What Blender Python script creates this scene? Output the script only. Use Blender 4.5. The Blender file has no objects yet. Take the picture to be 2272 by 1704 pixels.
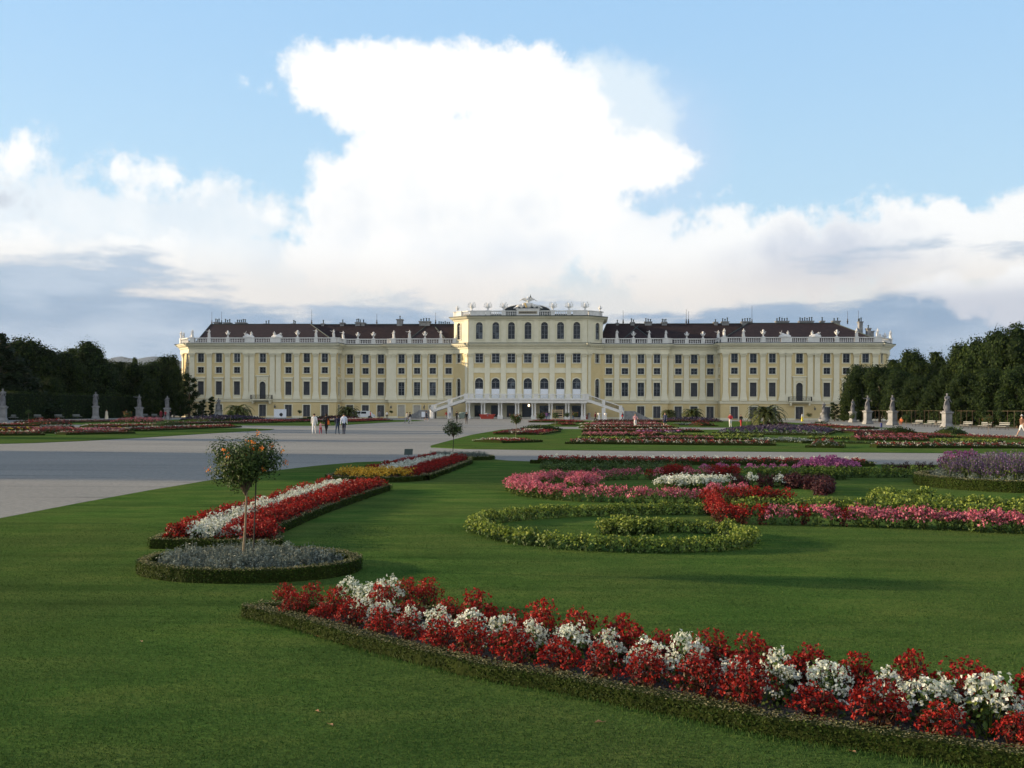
import bpy, math, random
import numpy as np
from mathutils import Vector, Matrix
D = bpy.data
SC = bpy.context.scene
COL = SC.collection
random.seed(7)
RNG = np.random.default_rng(7)
PI = math.pi
# ------------------------------------------------------------------ camera, sky, sun, exposure
CAM_H = 2.15                    # eye height above the ground, metres
FPX = 2300.0                    # focal length in photograph pixels (photograph is 2272 wide)
ROLL = 0.0044
cam = D.cameras.new('camera'); camo = D.objects.new('camera', cam); COL.objects.link(camo)
cam.sensor_width = 36; cam.lens = 36 * FPX / 2272.0
cam.shift_y = (908 - 852) / 2272.0
cam.clip_start = 0.1; cam.clip_end = 30000
camo.location = (0, 0, CAM_H); camo.rotation_euler = (math.radians(90), -ROLL, 0)
SC.camera = camo

SUN_EL = math.radians(11.0)
SUN_AZ = math.radians(-83.0)     # measured from +Y towards +X: the sun stands to the left
sunv = Vector((math.sin(SUN_AZ) * math.cos(SUN_EL), math.cos(SUN_AZ) * math.cos(SUN_EL), math.sin(SUN_EL)))
sl = D.lights.new('sun', 'SUN'); sl.energy = 5.0; sl.angle = math.radians(0.6); sl.color = (1.0, 0.77, 0.50)
so = D.objects.new('sun', sl); COL.objects.link(so)
so.rotation_euler = sunv.to_track_quat('Z', 'Y').to_euler(); so.location = (-60, 0, 60)
SC.view_settings.view_transform = 'Standard'; SC.view_settings.look = 'None'
SC.view_settings.gamma = 1.0; EXPO = 0.90
SC.view_settings.exposure = EXPO
SC.cycles.max_bounces = 5; SC.cycles.diffuse_bounces = 3; SC.cycles.glossy_bounces = 2
SC.cycles.transparent_max_bounces = 8; SC.cycles.volume_bounces = 0
try:
    SC.cycles.use_denoising = True
except Exception: pass

def build_world():
    w = D.worlds.new('World'); SC.world = w; w.use_nodes = True
    nt = w.node_tree; nt.nodes.clear(); L = nt.links
    STR = 0.12
    def nd(t, **k):
        n = nt.nodes.new(t)
        for a, b in k.items(): setattr(n, a, b)
        return n
    def put(sock, v):
        if isinstance(v, (int, float)): sock.default_value = v
        elif isinstance(v, (tuple, list)): sock.default_value = v
        else: L.new(v, sock)
    def m(op, a, b=0.0, c=None, clamp=False):
        n = nd('ShaderNodeMath', operation=op, use_clamp=clamp); put(n.inputs[0], a); put(n.inputs[1], b)
        if c is not None: put(n.inputs[2], c)
        return n.outputs[0]
    def mixc(f, a, b):
        n = nd('ShaderNodeMix', data_type='RGBA'); put(n.inputs[0], f); put(n.inputs[6], a); put(n.inputs[7], b); return n.outputs[2]
    def sstep(x, lo, hi):
        n = nd('ShaderNodeMapRange', interpolation_type='SMOOTHSTEP'); put(n.inputs[0], x); put(n.inputs[1], lo); put(n.inputs[2], hi)
        return n.outputs[0]
    tc = nd('ShaderNodeTexCoord'); sp = nd('ShaderNodeSeparateXYZ'); L.new(tc.outputs['Generated'], sp.inputs[0])
    az0 = m('ARCTAN2', sp.outputs[0], sp.outputs[1]); el0 = m('ARCSINE', sp.outputs[2])
    def noise(scale, detail=7.0, rough=0.55, off=(0, 0, 0), sc=(1, 1, 1)):
        mp = nd('ShaderNodeMapping'); L.new(tc.outputs['Generated'], mp.inputs[0]); mp.inputs[1].default_value = off; mp.inputs[3].default_value = sc
        n = nd('ShaderNodeTexNoise'); L.new(mp.outputs[0], n.inputs['Vector']); n.inputs['Scale'].default_value = scale
        n.inputs['Detail'].default_value = detail; n.inputs['Roughness'].default_value = rough
        return n.outputs[0]
    nA = noise(9.0, 9.0, 0.62); nB = noise(9.0, 9.0, 0.62, (3.1, 1.7, 5.2))
    az = m('ADD', az0, m('MULTIPLY', m('SUBTRACT', nA, 0.5), 0.10)); el = m('ADD', el0, m('MULTIPLY', m('SUBTRACT', nB, 0.5), 0.085))
    def blob(px, py, rx, ry, k=None):
        u = (px - 1136) / FPX; v = (908 - py) / FPX
        a = math.atan(u); e = math.atan(v * math.cos(a)); ra = rx / FPX * math.cos(a); re = ry / FPX
        dx = m('MULTIPLY', m('SUBTRACT', az, a), 1 / ra); dy = m('MULTIPLY', m('SUBTRACT', el, e), 1 / re)
        d = m('SQRT', m('ADD', m('MULTIPLY', dx, dx), m('MULTIPLY', dy, dy)))
        return m('MULTIPLY', m('SUBTRACT', 1.0, d), min(ra, re))
    def field(lst):
        f = None
        for b in lst:
            x = blob(*b)
            f = x if f is None else m('SMOOTH_MAX', f, x, 0.012)
        return f
    fine = noise(34.0, 8.0, 0.6, (1.3, 0.2, 0.9)); finer = m('MULTIPLY', m('SUBTRACT', fine, 0.5), 0.042)
    broad = noise(5.0, 4.0, 0.5, (7.3, 2.2, 4.9))
    # the great towering cloud
    big = field([(860, 205, 270, 92), (1110, 185, 230, 92), (1200, 290, 180, 140), (1060, 440, 390, 190), (1260, 400, 200, 120),
                 (1420, 372, 105, 68), (1000, 560, 380, 110), (760, 540, 130, 60), (650, 200, 60, 34)])
    aBig = sstep(m('ADD', big, finer), -0.004, 0.010)
    bsoft = field([(1330, 225, 165, 95), (1400, 300, 110, 130)])
    aBs = sstep(m('ADD', bsoft, finer), -0.010, 0.016)
    # banks at left and right
    left = field([(50, 370, 72, 52), (40, 525, 260, 120), (345, 400, 95, 40), (180, 465, 170, 62), (450, 495, 230, 82), (575, 430, 66, 22), (420, 605, 460, 110)])
    aLeft = sstep(m('ADD', left, m('MULTIPLY', finer, 1.6)), -0.006, 0.014)
    right = field([(1650, 567, 330, 105), (2130, 542, 330, 105), (2240, 492, 120, 65), (1960, 522, 90, 40), (1500, 582, 220, 90)])
    aRight = sstep(m('ADD', right, m('MULTIPLY', finer, 1.5)), -0.006, 0.012)
    cum = field([(2160, 652, 130, 42), (2290, 650, 120, 66)])
    lw = sstep(m('ADD', field([(0, 445, 60, 22)]), finer), -0.004, 0.012)
    aCum = sstep(m('ADD', cum, finer), -0.003, 0.010)
    # sky proper
    sky = nd('ShaderNodeTexSky', sky_type='NISHITA'); sky.sun_disc = False; sky.sun_elevation = SUN_EL; sky.sun_rotation = SUN_AZ
    sky.altitude = 200; sky.air_density = 1.0; sky.dust_density = 0.6; sky.ozone_density = 2.0
    K = 2 ** -EXPO / STR
    def C(r, g, b): return (r * K, g * K, b * K, 1)
    t = sstep(el0, 0.10, 0.42)
    blue = mixc(t, C(0.56, 0.82, 1.0), C(0.40, 0.68, 1.0))
    blue = mixc(sstep(el0, 0.46, 0.85), blue, C(0.09, 0.20, 0.46))
    # sky colour: the sky texture, evened towards what thin high haze makes of it
    base = mixc(0.86, sky.outputs[0], blue)
    white = C(1.10, 1.10, 1.08)
    soft = C(0.84, 0.93, 1.0)
    shade = sstep(m('ADD', broad, m('MULTIPLY', finer, 3.0)), 0.42, 0.62)
    c = base
    # generic cloud cover away from the view (behind and above): broken, bright; the low rear part is added fill
    gen = noise(2.3, 8.0, 0.58, (0.4, 8.8, 2.1))
    offview = sstep(m('ABSOLUTE', az0), 0.55, 0.9)
    aGen = m('MULTIPLY', sstep(gen, 0.44, 0.60), offview)
    c = mixc(m('MULTIPLY', offview, 0.75), c, C(0.17, 0.30, 0.55))
    c = mixc(m('MULTIPLY', aGen, 0.55), c, C(0.80, 0.76, 0.70))
    rear_fill = m('MULTIPLY', sstep(m('ABSOLUTE', az0), 1.5, 2.3), sstep(m('SUBTRACT', 0.85, el0), 0.0, 0.35))  # unseen bright clouds behind the camera, added to light the facade and flower fronts
    c = mixc(m('MULTIPLY', rear_fill, m('ADD', 0.45, m('MULTIPLY', sstep(gen, 0.40, 0.56), 0.5))), c, C(1.85, 1.76, 1.56))
    puff = sstep(m('ADD', field([(45, 362, 62, 44), (320, 382, 60, 20), (370, 407, 60, 30), (560, 412, 40, 8), (530, 457, 14, 22), (590, 477, 30, 24), (60, 562, 120, 60), (330, 552, 150, 50), (90, 642, 120, 20)]), finer), -0.008, 0.012)
    c = mixc(m('MULTIPLY', aLeft, 0.93), c, mixc(m('MAXIMUM', puff, m('SUBTRACT', 0.75, m('MULTIPLY', shade, 0.75))), soft, white))
    warmw = C(1.12, 1.04, 0.95)
    shR = sstep(m('ADD', field([(1840, 610, 190, 90)]), finer), -0.03, 0.03)
    c = mixc(m('MULTIPLY', aRight, 0.96), c, mixc(shR, white, C(0.62, 0.68, 0.80)))
    c = mixc(m('MULTIPLY', lw, 0.7), c, C(0.55, 0.60, 0.70))
    veil = sstep(field([(1440, 330, 190, 190)]), -0.02, 0.07)
    c = mixc(m('MULTIPLY', veil, 0.55), c, C(0.62, 0.76, 0.98))
    c = mixc(m('MULTIPLY', aBs, 0.85), c, C(0.84, 0.95, 1.02))
    fold = sstep(m('ADD', broad, m('MULTIPLY', finer, 5.0)), 0.50, 0.70)
    inner = m('MULTIPLY', fold, sstep(field([(1350, 470, 260, 130), (1150, 560, 400, 70)]), -0.03, 0.05))
    bil = m('MULTIPLY', sstep(nB, 0.52, 0.70), 0.55)
    c = mixc(aBig, c, mixc(m('MAXIMUM', inner, bil), white, C(0.84, 0.90, 0.97)))
    # low grey-blue deck near the horizon, cream where it opens
    deckn = noise(7.0, 8.0, 0.6, (2.0, 5.0, 0.3), (1, 1, 4.5))
    deck = m('ADD', m('MULTIPLY', m('SUBTRACT', 0.137, el0), 18.0), m('MULTIPLY', m('SUBTRACT', deckn, 0.5), 3.1))
    open_ = sstep(field([(1050, 640, 420, 55), (1560, 640, 200, 40)]), -0.05, 0.03)
    deck = m('SUBTRACT', deck, m('MULTIPLY', open_, 0.75))
    aDeck = sstep(deck, 0.0, 0.55)
    deckcol = mixc(sstep(m('ADD', deckn, m('MULTIPLY', broad, 0.4)), 0.64, 0.92), C(0.235, 0.385, 0.57), C(0.46, 0.59, 0.74))
    cream = sstep(m('SUBTRACT', 0.16, el0), 0.0, 0.06)
    c = mixc(m('MULTIPLY', cream, 0.8), c, C(0.93, 0.86, 0.78))
    c = mixc(m('MULTIPLY', aDeck, 0.96), c, deckcol)
    c = mixc(m('MULTIPLY', aCum, 0.9), c, mixc(sstep(el0, 0.095, 0.125), C(0.72, 0.74, 0.80), white))
    below = sstep(m('MULTIPLY', el0, -1.0), 0.0, 0.02)
    c = mixc(below, c, C(0.25, 0.27, 0.28))
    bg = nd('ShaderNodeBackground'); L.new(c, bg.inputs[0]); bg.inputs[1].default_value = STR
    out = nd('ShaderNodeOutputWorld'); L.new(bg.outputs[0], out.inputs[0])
build_world()

# ------------------------------------------------------------------ helpers
def G(px, py, z=0.0):
    """measured pixel of a point known to lie at height z -> world place"""
    u = px - 1136; v = py - 908
    u2 = u + ROLL * v; v2 = v - ROLL * u
    Y = (CAM_H - z) * FPX / v2
    return Vector((u2 / FPX * Y, Y, z))

def tag(o, label=None, cat=None, group=None, kind=None):
    if label: o['label'] = label
    if cat: o['category'] = cat
    if group: o['group'] = group
    if kind: o['kind'] = kind
    return o

def empty(name, loc=(0, 0, 0), rz=0.0, parent=None):
    o = D.objects.new(name, None); COL.objects.link(o); o.location = loc; o.rotation_euler = (0, 0, rz)
    o.empty_display_size = 0.3
    if parent: o.parent = parent
    return o

def copy_tree(o, loc=None, rz=None, sc=None, parent=None):
    c = o.copy(); COL.objects.link(c)
    if parent is not None: c.parent = parent
    for ch in list(o.children): copy_tree(ch, parent=c)
    if loc is not None: c.location = loc
    if rz is not None: c.rotation_euler = (0, 0, rz)
    if sc is not None: c.scale = (sc, sc, sc) if isinstance(sc, (int, float)) else sc
    return c

class Geo:
    """collects vertices and faces; build() links them as ONE mesh object"""
    def __init__(s): s.V = []; s.F = []; s.M = []; s.R = []; s.S = []; s.n = 0
    def add(s, v, f, mat=0, rnd=None, smooth=False):
        v = np.asarray(v, dtype=np.float32).reshape(-1, 3); s.V.append(v)
        groups = {}
        if isinstance(f, np.ndarray): groups[f.shape[1]] = f
        else:
            for q in f: groups.setdefault(len(q), []).append(q)
        for k, q in groups.items():
            q = np.asarray(q, dtype=np.int32).reshape(-1, k) + s.n
            s.F.append(q); nq = len(q)
            s.M.append(np.full(nq, mat, dtype=np.int32) if np.isscalar(mat) else np.asarray(mat, dtype=np.int32))
            s.R.append(RNG.random(nq).astype(np.float32) if rnd is None else (np.full(nq, rnd, dtype=np.float32) if np.isscalar(rnd) else np.asarray(rnd, dtype=np.float32)))
            s.S.append(np.full(nq, smooth))
        s.n += len(v); return s
    def box(s, x0, x1, y0, y1, z0, z1, mat=0, rnd=None):
        v = [(x0, y0, z0), (x1, y0, z0), (x1, y1, z0), (x0, y1, z0), (x0, y0, z1), (x1, y0, z1), (x1, y1, z1), (x0, y1, z1)]
        f = [(0, 3, 2, 1), (4, 5, 6, 7), (0, 1, 5, 4), (1, 2, 6, 5), (2, 3, 7, 6), (3, 0, 4, 7)]
        return s.add(v, f, mat, rnd)
    def frustum(s, cx, cy, z0, z1, a0, b0, a1, b1, mat=0):
        v = []
        for (z, a, b) in ((z0, a0, b0), (z1, a1, b1)):
            v += [(cx - a, cy - b, z), (cx + a, cy - b, z), (cx + a, cy + b, z), (cx - a, cy + b, z)]
        return s.add(v, [(0, 3, 2, 1), (4, 5, 6, 7), (0, 1, 5, 4), (1, 2, 6, 5), (2, 3, 7, 6), (3, 0, 4, 7)], mat)
    def lathe(s, prof, cx=0, cy=0, seg=10, mat=0, sx=1.0, sy=1.0, cap=True, smooth=True, wob=None):
        v = []
        for i, (r, z) in enumerate(prof):
            for k in range(seg):
                a = 2 * PI * k / seg; rr = r * (1 + (wob(a, z) if wob else 0))
                v.append((cx + rr * math.cos(a) * sx, cy + rr * math.sin(a) * sy, z))
        f = [(i * seg + k, i * seg + (k + 1) % seg, (i + 1) * seg + (k + 1) % seg, (i + 1) * seg + k) for i in range(len(prof) - 1) for k in range(seg)]
        s.add(v, f, mat, None, smooth)
        if cap:
            n = len(prof) - 1
            s.add([v[k] for k in range(seg)][::-1], [tuple(range(seg))], mat); s.add([v[n * seg + k] for k in range(seg)], [tuple(range(seg))], mat)
        return s
    def tube(s, pts, rad, seg=6, mat=0, rnd=None, smooth=True):
        pts = [Vector(p) for p in pts]; n = len(pts)
        if not isinstance(rad, (list, tuple)): rad = [rad] * n
        v = []; up = Vector((0.13, 0.21, 1))
        for i, p in enumerate(pts):
            t = (pts[min(i + 1, n - 1)] - pts[max(i - 1, 0)]).normalized()
            a = t.cross(up)
            if a.length < 1e-3: a = t.cross(Vector((1, 0, 0)))
            a.normalize(); b = t.cross(a)
            for k in range(seg):
                q = 2 * PI * k / seg; v.append(p + (a * math.cos(q) + b * math.sin(q)) * rad[i])
        f = [(i * seg + k, i * seg + (k + 1) % seg, (i + 1) * seg + (k + 1) % seg, (i + 1) * seg + k) for i in range(n - 1) for k in range(seg)]
        s.add(v, f, mat, rnd, smooth); s.add([v[k] for k in range(seg)][::-1], [tuple(range(seg))], mat, rnd)
        s.add([v[(n - 1) * seg + k] for k in range(seg)], [tuple(range(seg))], mat, rnd); return s
    def quads(s, c, nrm, size, asp=1.0, mat=0, rnd=None, bend=0.0):
        """leaf-sized faces at centres c, facing nrm"""
        c = np.asarray(c, dtype=np.float32); N = len(c); nrm = np.asarray(nrm, dtype=np.float32)
        nrm = nrm / (np.linalg.norm(nrm, axis=1, keepdims=True) + 1e-9)
        r = RNG.normal(size=(N, 3)); a = np.cross(nrm, r); a /= (np.linalg.norm(a, axis=1, keepdims=True) + 1e-9); b = np.cross(nrm, a)
        size = np.broadcast_to(np.asarray(size, dtype=np.float32), (N,))[:, None]
        h = size * 0.5; w = h * asp
        v = np.stack([c - a * h, c + b * w + nrm * h * bend, c + a * h, c - b * w + nrm * h * bend], axis=1).reshape(-1, 3)
        f = np.arange(4 * N, dtype=np.int32).reshape(N, 4)
        return s.add(v, f, mat, rnd)
    def merge(s, o, M=None, mat=None):
        for v in o.V: pass
        V = np.concatenate(o.V)
        if M is not None:
            M = np.array(M); V = V @ M[:3, :3].T + M[:3, 3]
        base = s.n; s.V.append(V.astype(np.float32))
        for f, mm, r, sm in zip(o.F, o.M, o.R, o.S):
            s.F.append(f + base); s.M.append(mm if mat is None else np.full(len(f), mat, dtype=np.int32)); s.R.append(r); s.S.append(sm)
        s.n += len(V); return s
    def mesh(s, name, mats):
        V = np.concatenate(s.V); me = D.meshes.new(name)
        me.vertices.add(len(V)); me.vertices.foreach_set('co', V.ravel())
        lv = np.concatenate([f.ravel() for f in s.F]); tot = np.concatenate([np.full(len(f), f.shape[1], dtype=np.int32) for f in s.F])
        st = np.concatenate([[0], np.cumsum(tot)[:-1]]).astype(np.int32)
        me.loops.add(len(lv)); me.loops.foreach_set('vertex_index', lv.astype(np.int32))
        me.polygons.add(len(tot)); me.polygons.foreach_set('loop_start', st); me.polygons.foreach_set('loop_total', tot)
        me.polygons.foreach_set('material_index', np.concatenate(s.M)); me.polygons.foreach_set('use_smooth', np.concatenate(s.S))
        me.update(calc_edges=True)
        at = me.attributes.new('rnd', 'FLOAT', 'FACE'); at.data.foreach_set('value', np.concatenate(s.R))
        for m_ in (mats if isinstance(mats, (list, tuple)) else [mats]): me.materials.append(m_)
        return me
    def build(s, name, mats, parent=None, loc=None, rz=None):
        o = D.objects.new(name, s.mesh(name, mats)); COL.objects.link(o)
        if parent: o.parent = parent
        if loc is not None: o.location = loc
        if rz is not None: o.rotation_euler = (0, 0, rz)
        return o

def inst(name, me, parent=None, loc=(0, 0, 0), rz=0.0, sc=None):
    o = D.objects.new(name, me); COL.objects.link(o); o.location = loc; o.rotation_euler = (0, 0, rz)
    if parent: o.parent = parent
    if sc is not None: o.scale = (sc, sc, sc) if isinstance(sc, (int, float)) else sc
    return o

def spline(pts, step=0.2, closed=False):
    """Catmull-Rom through 2-D points, resampled evenly"""
    P = [np.array(p[:2], dtype=float) for p in pts]; n = len(P); out = []
    rng = range(n) if closed else range(n - 1)
    for i in rng:
        g = (lambda k: P[k % n]) if closed else (lambda k: P[min(max(k, 0), n - 1)])
        p0, p1, p2, p3 = g(i - 1), g(i), g(i + 1), g(i + 2)
        for t in np.linspace(0, 1, 16, endpoint=False):
            out.append(0.5 * ((2 * p1) + (-p0 + p2) * t + (2 * p0 - 5 * p1 + 4 * p2 - p3) * t * t + (-p0 + 3 * p1 - 3 * p2 + p3) * t ** 3))
    out.append(P[0] if closed else P[-1])
    A = np.array(out); d = np.concatenate([[0], np.cumsum(np.linalg.norm(np.diff(A, axis=0), axis=1))])
    k = max(2, int(round(d[-1] / step)) + 1); q = np.linspace(0, d[-1], k)
    R = np.stack([np.interp(q, d, A[:, 0]), np.interp(q, d, A[:, 1])], axis=1)
    return R

# ------------------------------------------------------------------ materials
def mat_new(name):
    m = D.materials.new(name); m.use_nodes = True; nt = m.node_tree; nt.nodes.clear()
    out = nt.nodes.new('ShaderNodeOutputMaterial'); b = nt.nodes.new('ShaderNodeBsdfPrincipled'); nt.links.new(b.outputs[0], out.inputs[0])
    return m, nt, b, out
def n_noise(nt, scale, detail=4, rough=0.55, coord='Object', sc=(1, 1, 1), dim3=True):
    tc = nt.nodes.new('ShaderNodeTexCoord'); mp = nt.nodes.new('ShaderNodeMapping'); nt.links.new(tc.outputs[coord], mp.inputs[0]); mp.inputs[3].default_value = sc
    n = nt.nodes.new('ShaderNodeTexNoise'); nt.links.new(mp.outputs[0], n.inputs['Vector']); n.inputs['Scale'].default_value = scale
    n.inputs['Detail'].default_value = detail; n.inputs['Roughness'].default_value = rough
    return n.outputs[0]
def n_ramp(nt, fac, stops):
    r = nt.nodes.new('ShaderNodeValToRGB'); nt.links.new(fac, r.inputs[0]); e = r.color_ramp.elements
    while len(e) < len(stops): e.new(0.5)
    for k, (p, c) in enumerate(stops): e[k].position = p; e[k].color = (c[0], c[1], c[2], 1)
    return r.outputs[0]
def n_mix(nt, f, a, b, blend='MIX'):
    n = nt.nodes.new('ShaderNodeMix'); n.data_type = 'RGBA'; n.blend_type = blend
    for s, v in ((n.inputs[0], f), (n.inputs[6], a), (n.inputs[7], b)):
        if isinstance(v, (int, float)): s.default_value = v
        elif isinstance(v, tuple): s.default_value = (v[0], v[1], v[2], 1)
        else: nt.links.new(v, s)
    return n.outputs[2]
def n_bump(nt, b, h, strength=0.3, dist=0.02):
    bp = nt.nodes.new('ShaderNodeBump'); nt.links.new(h, bp.inputs['Height']); bp.inputs['Strength'].default_value = strength; bp.inputs['Distance'].default_value = dist
    nt.links.new(bp.outputs[0], b.inputs['Normal'])
def rough_mat(name, c1, c2, scale=3.0, rough=0.85, bump=0.2, bscale=None, dist=0.02, spec=0.3, metal=0.0, lo=0.3, hi=0.7):
    m, nt, b, o = mat_new(name)
    f = n_noise(nt, scale, 6); nt.links.new(n_ramp(nt, f, [(lo, c1), (hi, c2)]), b.inputs['Base Color'])
    b.inputs['Roughness'].default_value = rough; b.inputs['Specular IOR Level'].default_value = spec; b.inputs['Metallic'].default_value = metal
    if bump: n_bump(nt, b, n_noise(nt, bscale or scale * 6, 4), bump, dist)
    return m
def leaf_mat(name, c1, c2, c3=None, rough=0.55, trans=0.25, spec=0.3, nscale=1.5):
    """foliage or petals: each face its own shade between the given colours"""
    m, nt, b, o = mat_new(name)
    at = nt.nodes.new('ShaderNodeAttribute'); at.attribute_name = 'rnd'
    stops = [(0.0, c1), (1.0, c2)] if c3 is None else [(0.0, c1), (0.6, c2), (1.0, c3)]
    col = n_ramp(nt, at.outputs['Fac'], stops)
    oi = nt.nodes.new('ShaderNodeObjectInfo')
    f = n_noise(nt, nscale, 3, 0.6)
    mr = nt.nodes.new('ShaderNodeMapRange'); nt.links.new(f, mr.inputs[0]); mr.inputs[1].default_value = 0.3; mr.inputs[2].default_value = 0.7; mr.inputs[3].default_value = 0.75; mr.inputs[4].default_value = 1.25
    mr2 = nt.nodes.new('ShaderNodeMapRange'); nt.links.new(oi.outputs['Random'], mr2.inputs[0]); mr2.inputs[3].default_value = 0.85; mr2.inputs[4].default_value = 1.15
    mu = nt.nodes.new('ShaderNodeMath'); mu.operation = 'MULTIPLY'; nt.links.new(mr.outputs[0], mu.inputs[0]); nt.links.new(mr2.outputs[0], mu.inputs[1])
    hs = nt.nodes.new('ShaderNodeHueSaturation'); nt.links.new(col, hs.inputs['Color']); nt.links.new(mu.outputs[0], hs.inputs['Value'])
    nt.links.new(hs.outputs[0], b.inputs['Base Color']); b.inputs['Roughness'].default_value = rough; b.inputs['Specular IOR Level'].default_value = spec
    if trans > 0:
        t = nt.nodes.new('ShaderNodeBsdfTranslucent'); nt.links.new(hs.outputs[0], t.inputs[0])
        mx = nt.nodes.new('ShaderNodeMixShader'); mx.inputs[0].default_value = trans
        nt.links.new(b.outputs[0], mx.inputs[1]); nt.links.new(t.outputs[0], mx.inputs[2]); nt.links.new(mx.outputs[0], o.inputs[0])
    return m
def plain_mat(name, c, rough=0.6, metal=0.0, spec=0.4, emit=0.0):
    m, nt, b, o = mat_new(name)
    f = n_noise(nt, 4.0, 5)
    nt.links.new(n_ramp(nt, f, [(0.25, tuple(x * 0.86 for x in c)), (0.75, tuple(min(1, x * 1.1) for x in c))]), b.inputs['Base Color'])
    b.inputs['Roughness'].default_value = rough; b.inputs['Metallic'].default_value = metal; b.inputs['Specular IOR Level'].default_value = spec
    if emit: b.inputs['Emission Color'].default_value = (c[0], c[1], c[2], 1); b.inputs['Emission Strength'].default_value = emit
    return m
MAT = {}
def lawn_mat():
    m, nt, b, o = mat_new('lawn')
    big = n_noise(nt, 0.22, 3, 0.6); mid = n_noise(nt, 1.3, 5, 0.65, sc=(0.45, 1.0, 1.0)); fine = n_noise(nt, 46.0, 5, 0.75)
    finest = n_noise(nt, 130.0, 3, 0.7)
    c = n_ramp(nt, mid, [(0.30, (0.036, 0.083, 0.020)), (0.50, (0.060, 0.118, 0.027)), (0.70, (0.102, 0.146, 0.037))])
    c = n_mix(nt, n_ramp(nt, big, [(0.4, (0, 0, 0)), (0.65, (0.55, 0.55, 0.55))]), c, (0.080, 0.102, 0.032))
    band = n_noise(nt, 1.0, 4, 0.6, sc=(0.07, 1.6, 1)); c = n_mix(nt, 0.8, c, n_ramp(nt, band, [(0.34, (0.72, 0.76, 0.75)), (0.44, (1, 1, 1)), (0.66, (1.16, 1.10, 1.02))]), 'MULTIPLY')
    dk = n_ramp(nt, fine, [(0.30, (0.35, 0.35, 0.35)), (0.50, (1, 1, 1)), (0.74, (1.7, 1.7, 1.5))])
    c = n_mix(nt, 0.85, c, dk, 'MULTIPLY')
    dk2 = n_ramp(nt, finest, [(0.32, (0.7, 0.7, 0.7)), (0.5, (1, 1, 1)), (0.7, (1.3, 1.3, 1.2))])
    c = n_mix(nt, 0.7, c, dk2, 'MULTIPLY')
    nt.links.new(c, b.inputs['Base Color']); b.inputs['Roughness'].default_value = 0.95; b.inputs['Specular IOR Level'].default_value = 0.0
    n_bump(nt, b, n_noise(nt, 60.0, 5, 0.75), 0.55, 0.02)
    fb_ = b.inputs['Normal'].links[0].from_node                  # gentle rolls of the turf under the fine bump
    bp = nt.nodes.new('ShaderNodeBump'); nt.links.new(n_noise(nt, 0.55, 3, 0.5, sc=(0.5, 1.3, 1)), bp.inputs['Height']); bp.inputs['Strength'].default_value = 0.5; bp.inputs['Distance'].default_value = 0.22
    nt.links.new(bp.outputs[0], fb_.inputs['Normal'])
    return m
def gravel_mat():
    m, nt, b, o = mat_new('gravel')
    a = n_noise(nt, 0.12, 4, 0.6, sc=(0.35, 1.0, 1)); f = n_noise(nt, 55.0, 4, 0.8); s = n_noise(nt, 0.9, 6, 0.75, sc=(0.10, 1.2, 1))
    g = n_noise(nt, 7.0, 5, 0.7)
    c = n_ramp(nt, a, [(0.35, (0.236, 0.236, 0.214)), (0.65, (0.284, 0.282, 0.252))])
    c = n_mix(nt, 0.75, c, n_ramp(nt, s, [(0.36, (0.62, 0.63, 0.65)), (0.46, (1, 1, 1))]), 'MULTIPLY')
    c = n_mix(nt, 0.8, c, n_ramp(nt, g, [(0.3, (0.70, 0.70, 0.71)), (0.7, (1.24, 1.23, 1.22))]), 'MULTIPLY')
    c = n_mix(nt, 0.9, c, n_ramp(nt, f, [(0.30, (0.45, 0.45, 0.46)), (0.5, (1, 1, 1)), (0.72, (1.45, 1.42, 1.38))]), 'MULTIPLY')
    nt.links.new(c, b.inputs['Base Color']); b.inputs['Roughness'].default_value = 0.95; b.inputs['Specular IOR Level'].default_value = 0.1
    n_bump(nt, b, n_noise(nt, 45.0, 4, 0.8), 0.5, 0.015)
    return m
MAT['lawn'] = lawn_mat(); MAT['gravel'] = gravel_mat()
MAT['soil'] = rough_mat('soil', (0.030, 0.027, 0.026), (0.085, 0.078, 0.075), 22, 0.95, 0.8, 60, 0.02, 0.1)
MAT['stone'] = rough_mat('statue_stone', (0.16, 0.168, 0.176), (0.30, 0.305, 0.305), 1.6, 0.8, 0.3, 12, 0.02)
MAT['white_stone'] = rough_mat('white_stone', (0.60, 0.60, 0.58), (0.76, 0.76, 0.73), 1.2, 0.8, 0.15, 8)
MAT['cream'] = rough_mat('cream_stucco', (0.65, 0.62, 0.46), (0.76, 0.73, 0.57), 0.5, 0.85, 0.08, 6)
MAT['ochre'] = rough_mat('ochre_stucco', (0.58, 0.47, 0.24), (0.66, 0.55, 0.31), 0.35, 0.88, 0.08, 6)
MAT['stucco2'] = rough_mat('pale_yellow_stucco', (0.62, 0.56, 0.35), (0.71, 0.65, 0.43), 0.4, 0.88, 0.08, 6)
MAT['copper'] = rough_mat('weathered_copper', (0.022, 0.034, 0.030), (0.055, 0.080, 0.070), 0.8, 0.6, 0.1, 5)
MAT['tile'] = rough_mat('roof_tile', (0.014, 0.008, 0.008), (0.034, 0.018, 0.016), 1.3, 0.8, 0.3, 14, 0.03)
def glass_mat():
    m, nt, b, o = mat_new('window_glass'); oi = nt.nodes.new('ShaderNodeObjectInfo')
    f = n_noise(nt, 1.1, 3); mx = nt.nodes.new('ShaderNodeMath'); mx.operation = 'MULTIPLY'; nt.links.new(f, mx.inputs[0]); nt.links.new(oi.outputs['Random'], mx.inputs[1])
    nt.links.new(n_ramp(nt, mx.outputs[0], [(0.10, (0.008, 0.010, 0.013)), (0.42, (0.018, 0.022, 0.028)), (0.60, (0.10, 0.12, 0.14))]), b.inputs['Base Color'])
    b.inputs['Roughness'].default_value = 0.16; b.inputs['Specular IOR Level'].default_value = 0.5; n_bump(nt, b, n_noise(nt, 0.9, 2), 0.15, 0.05); return m
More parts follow.
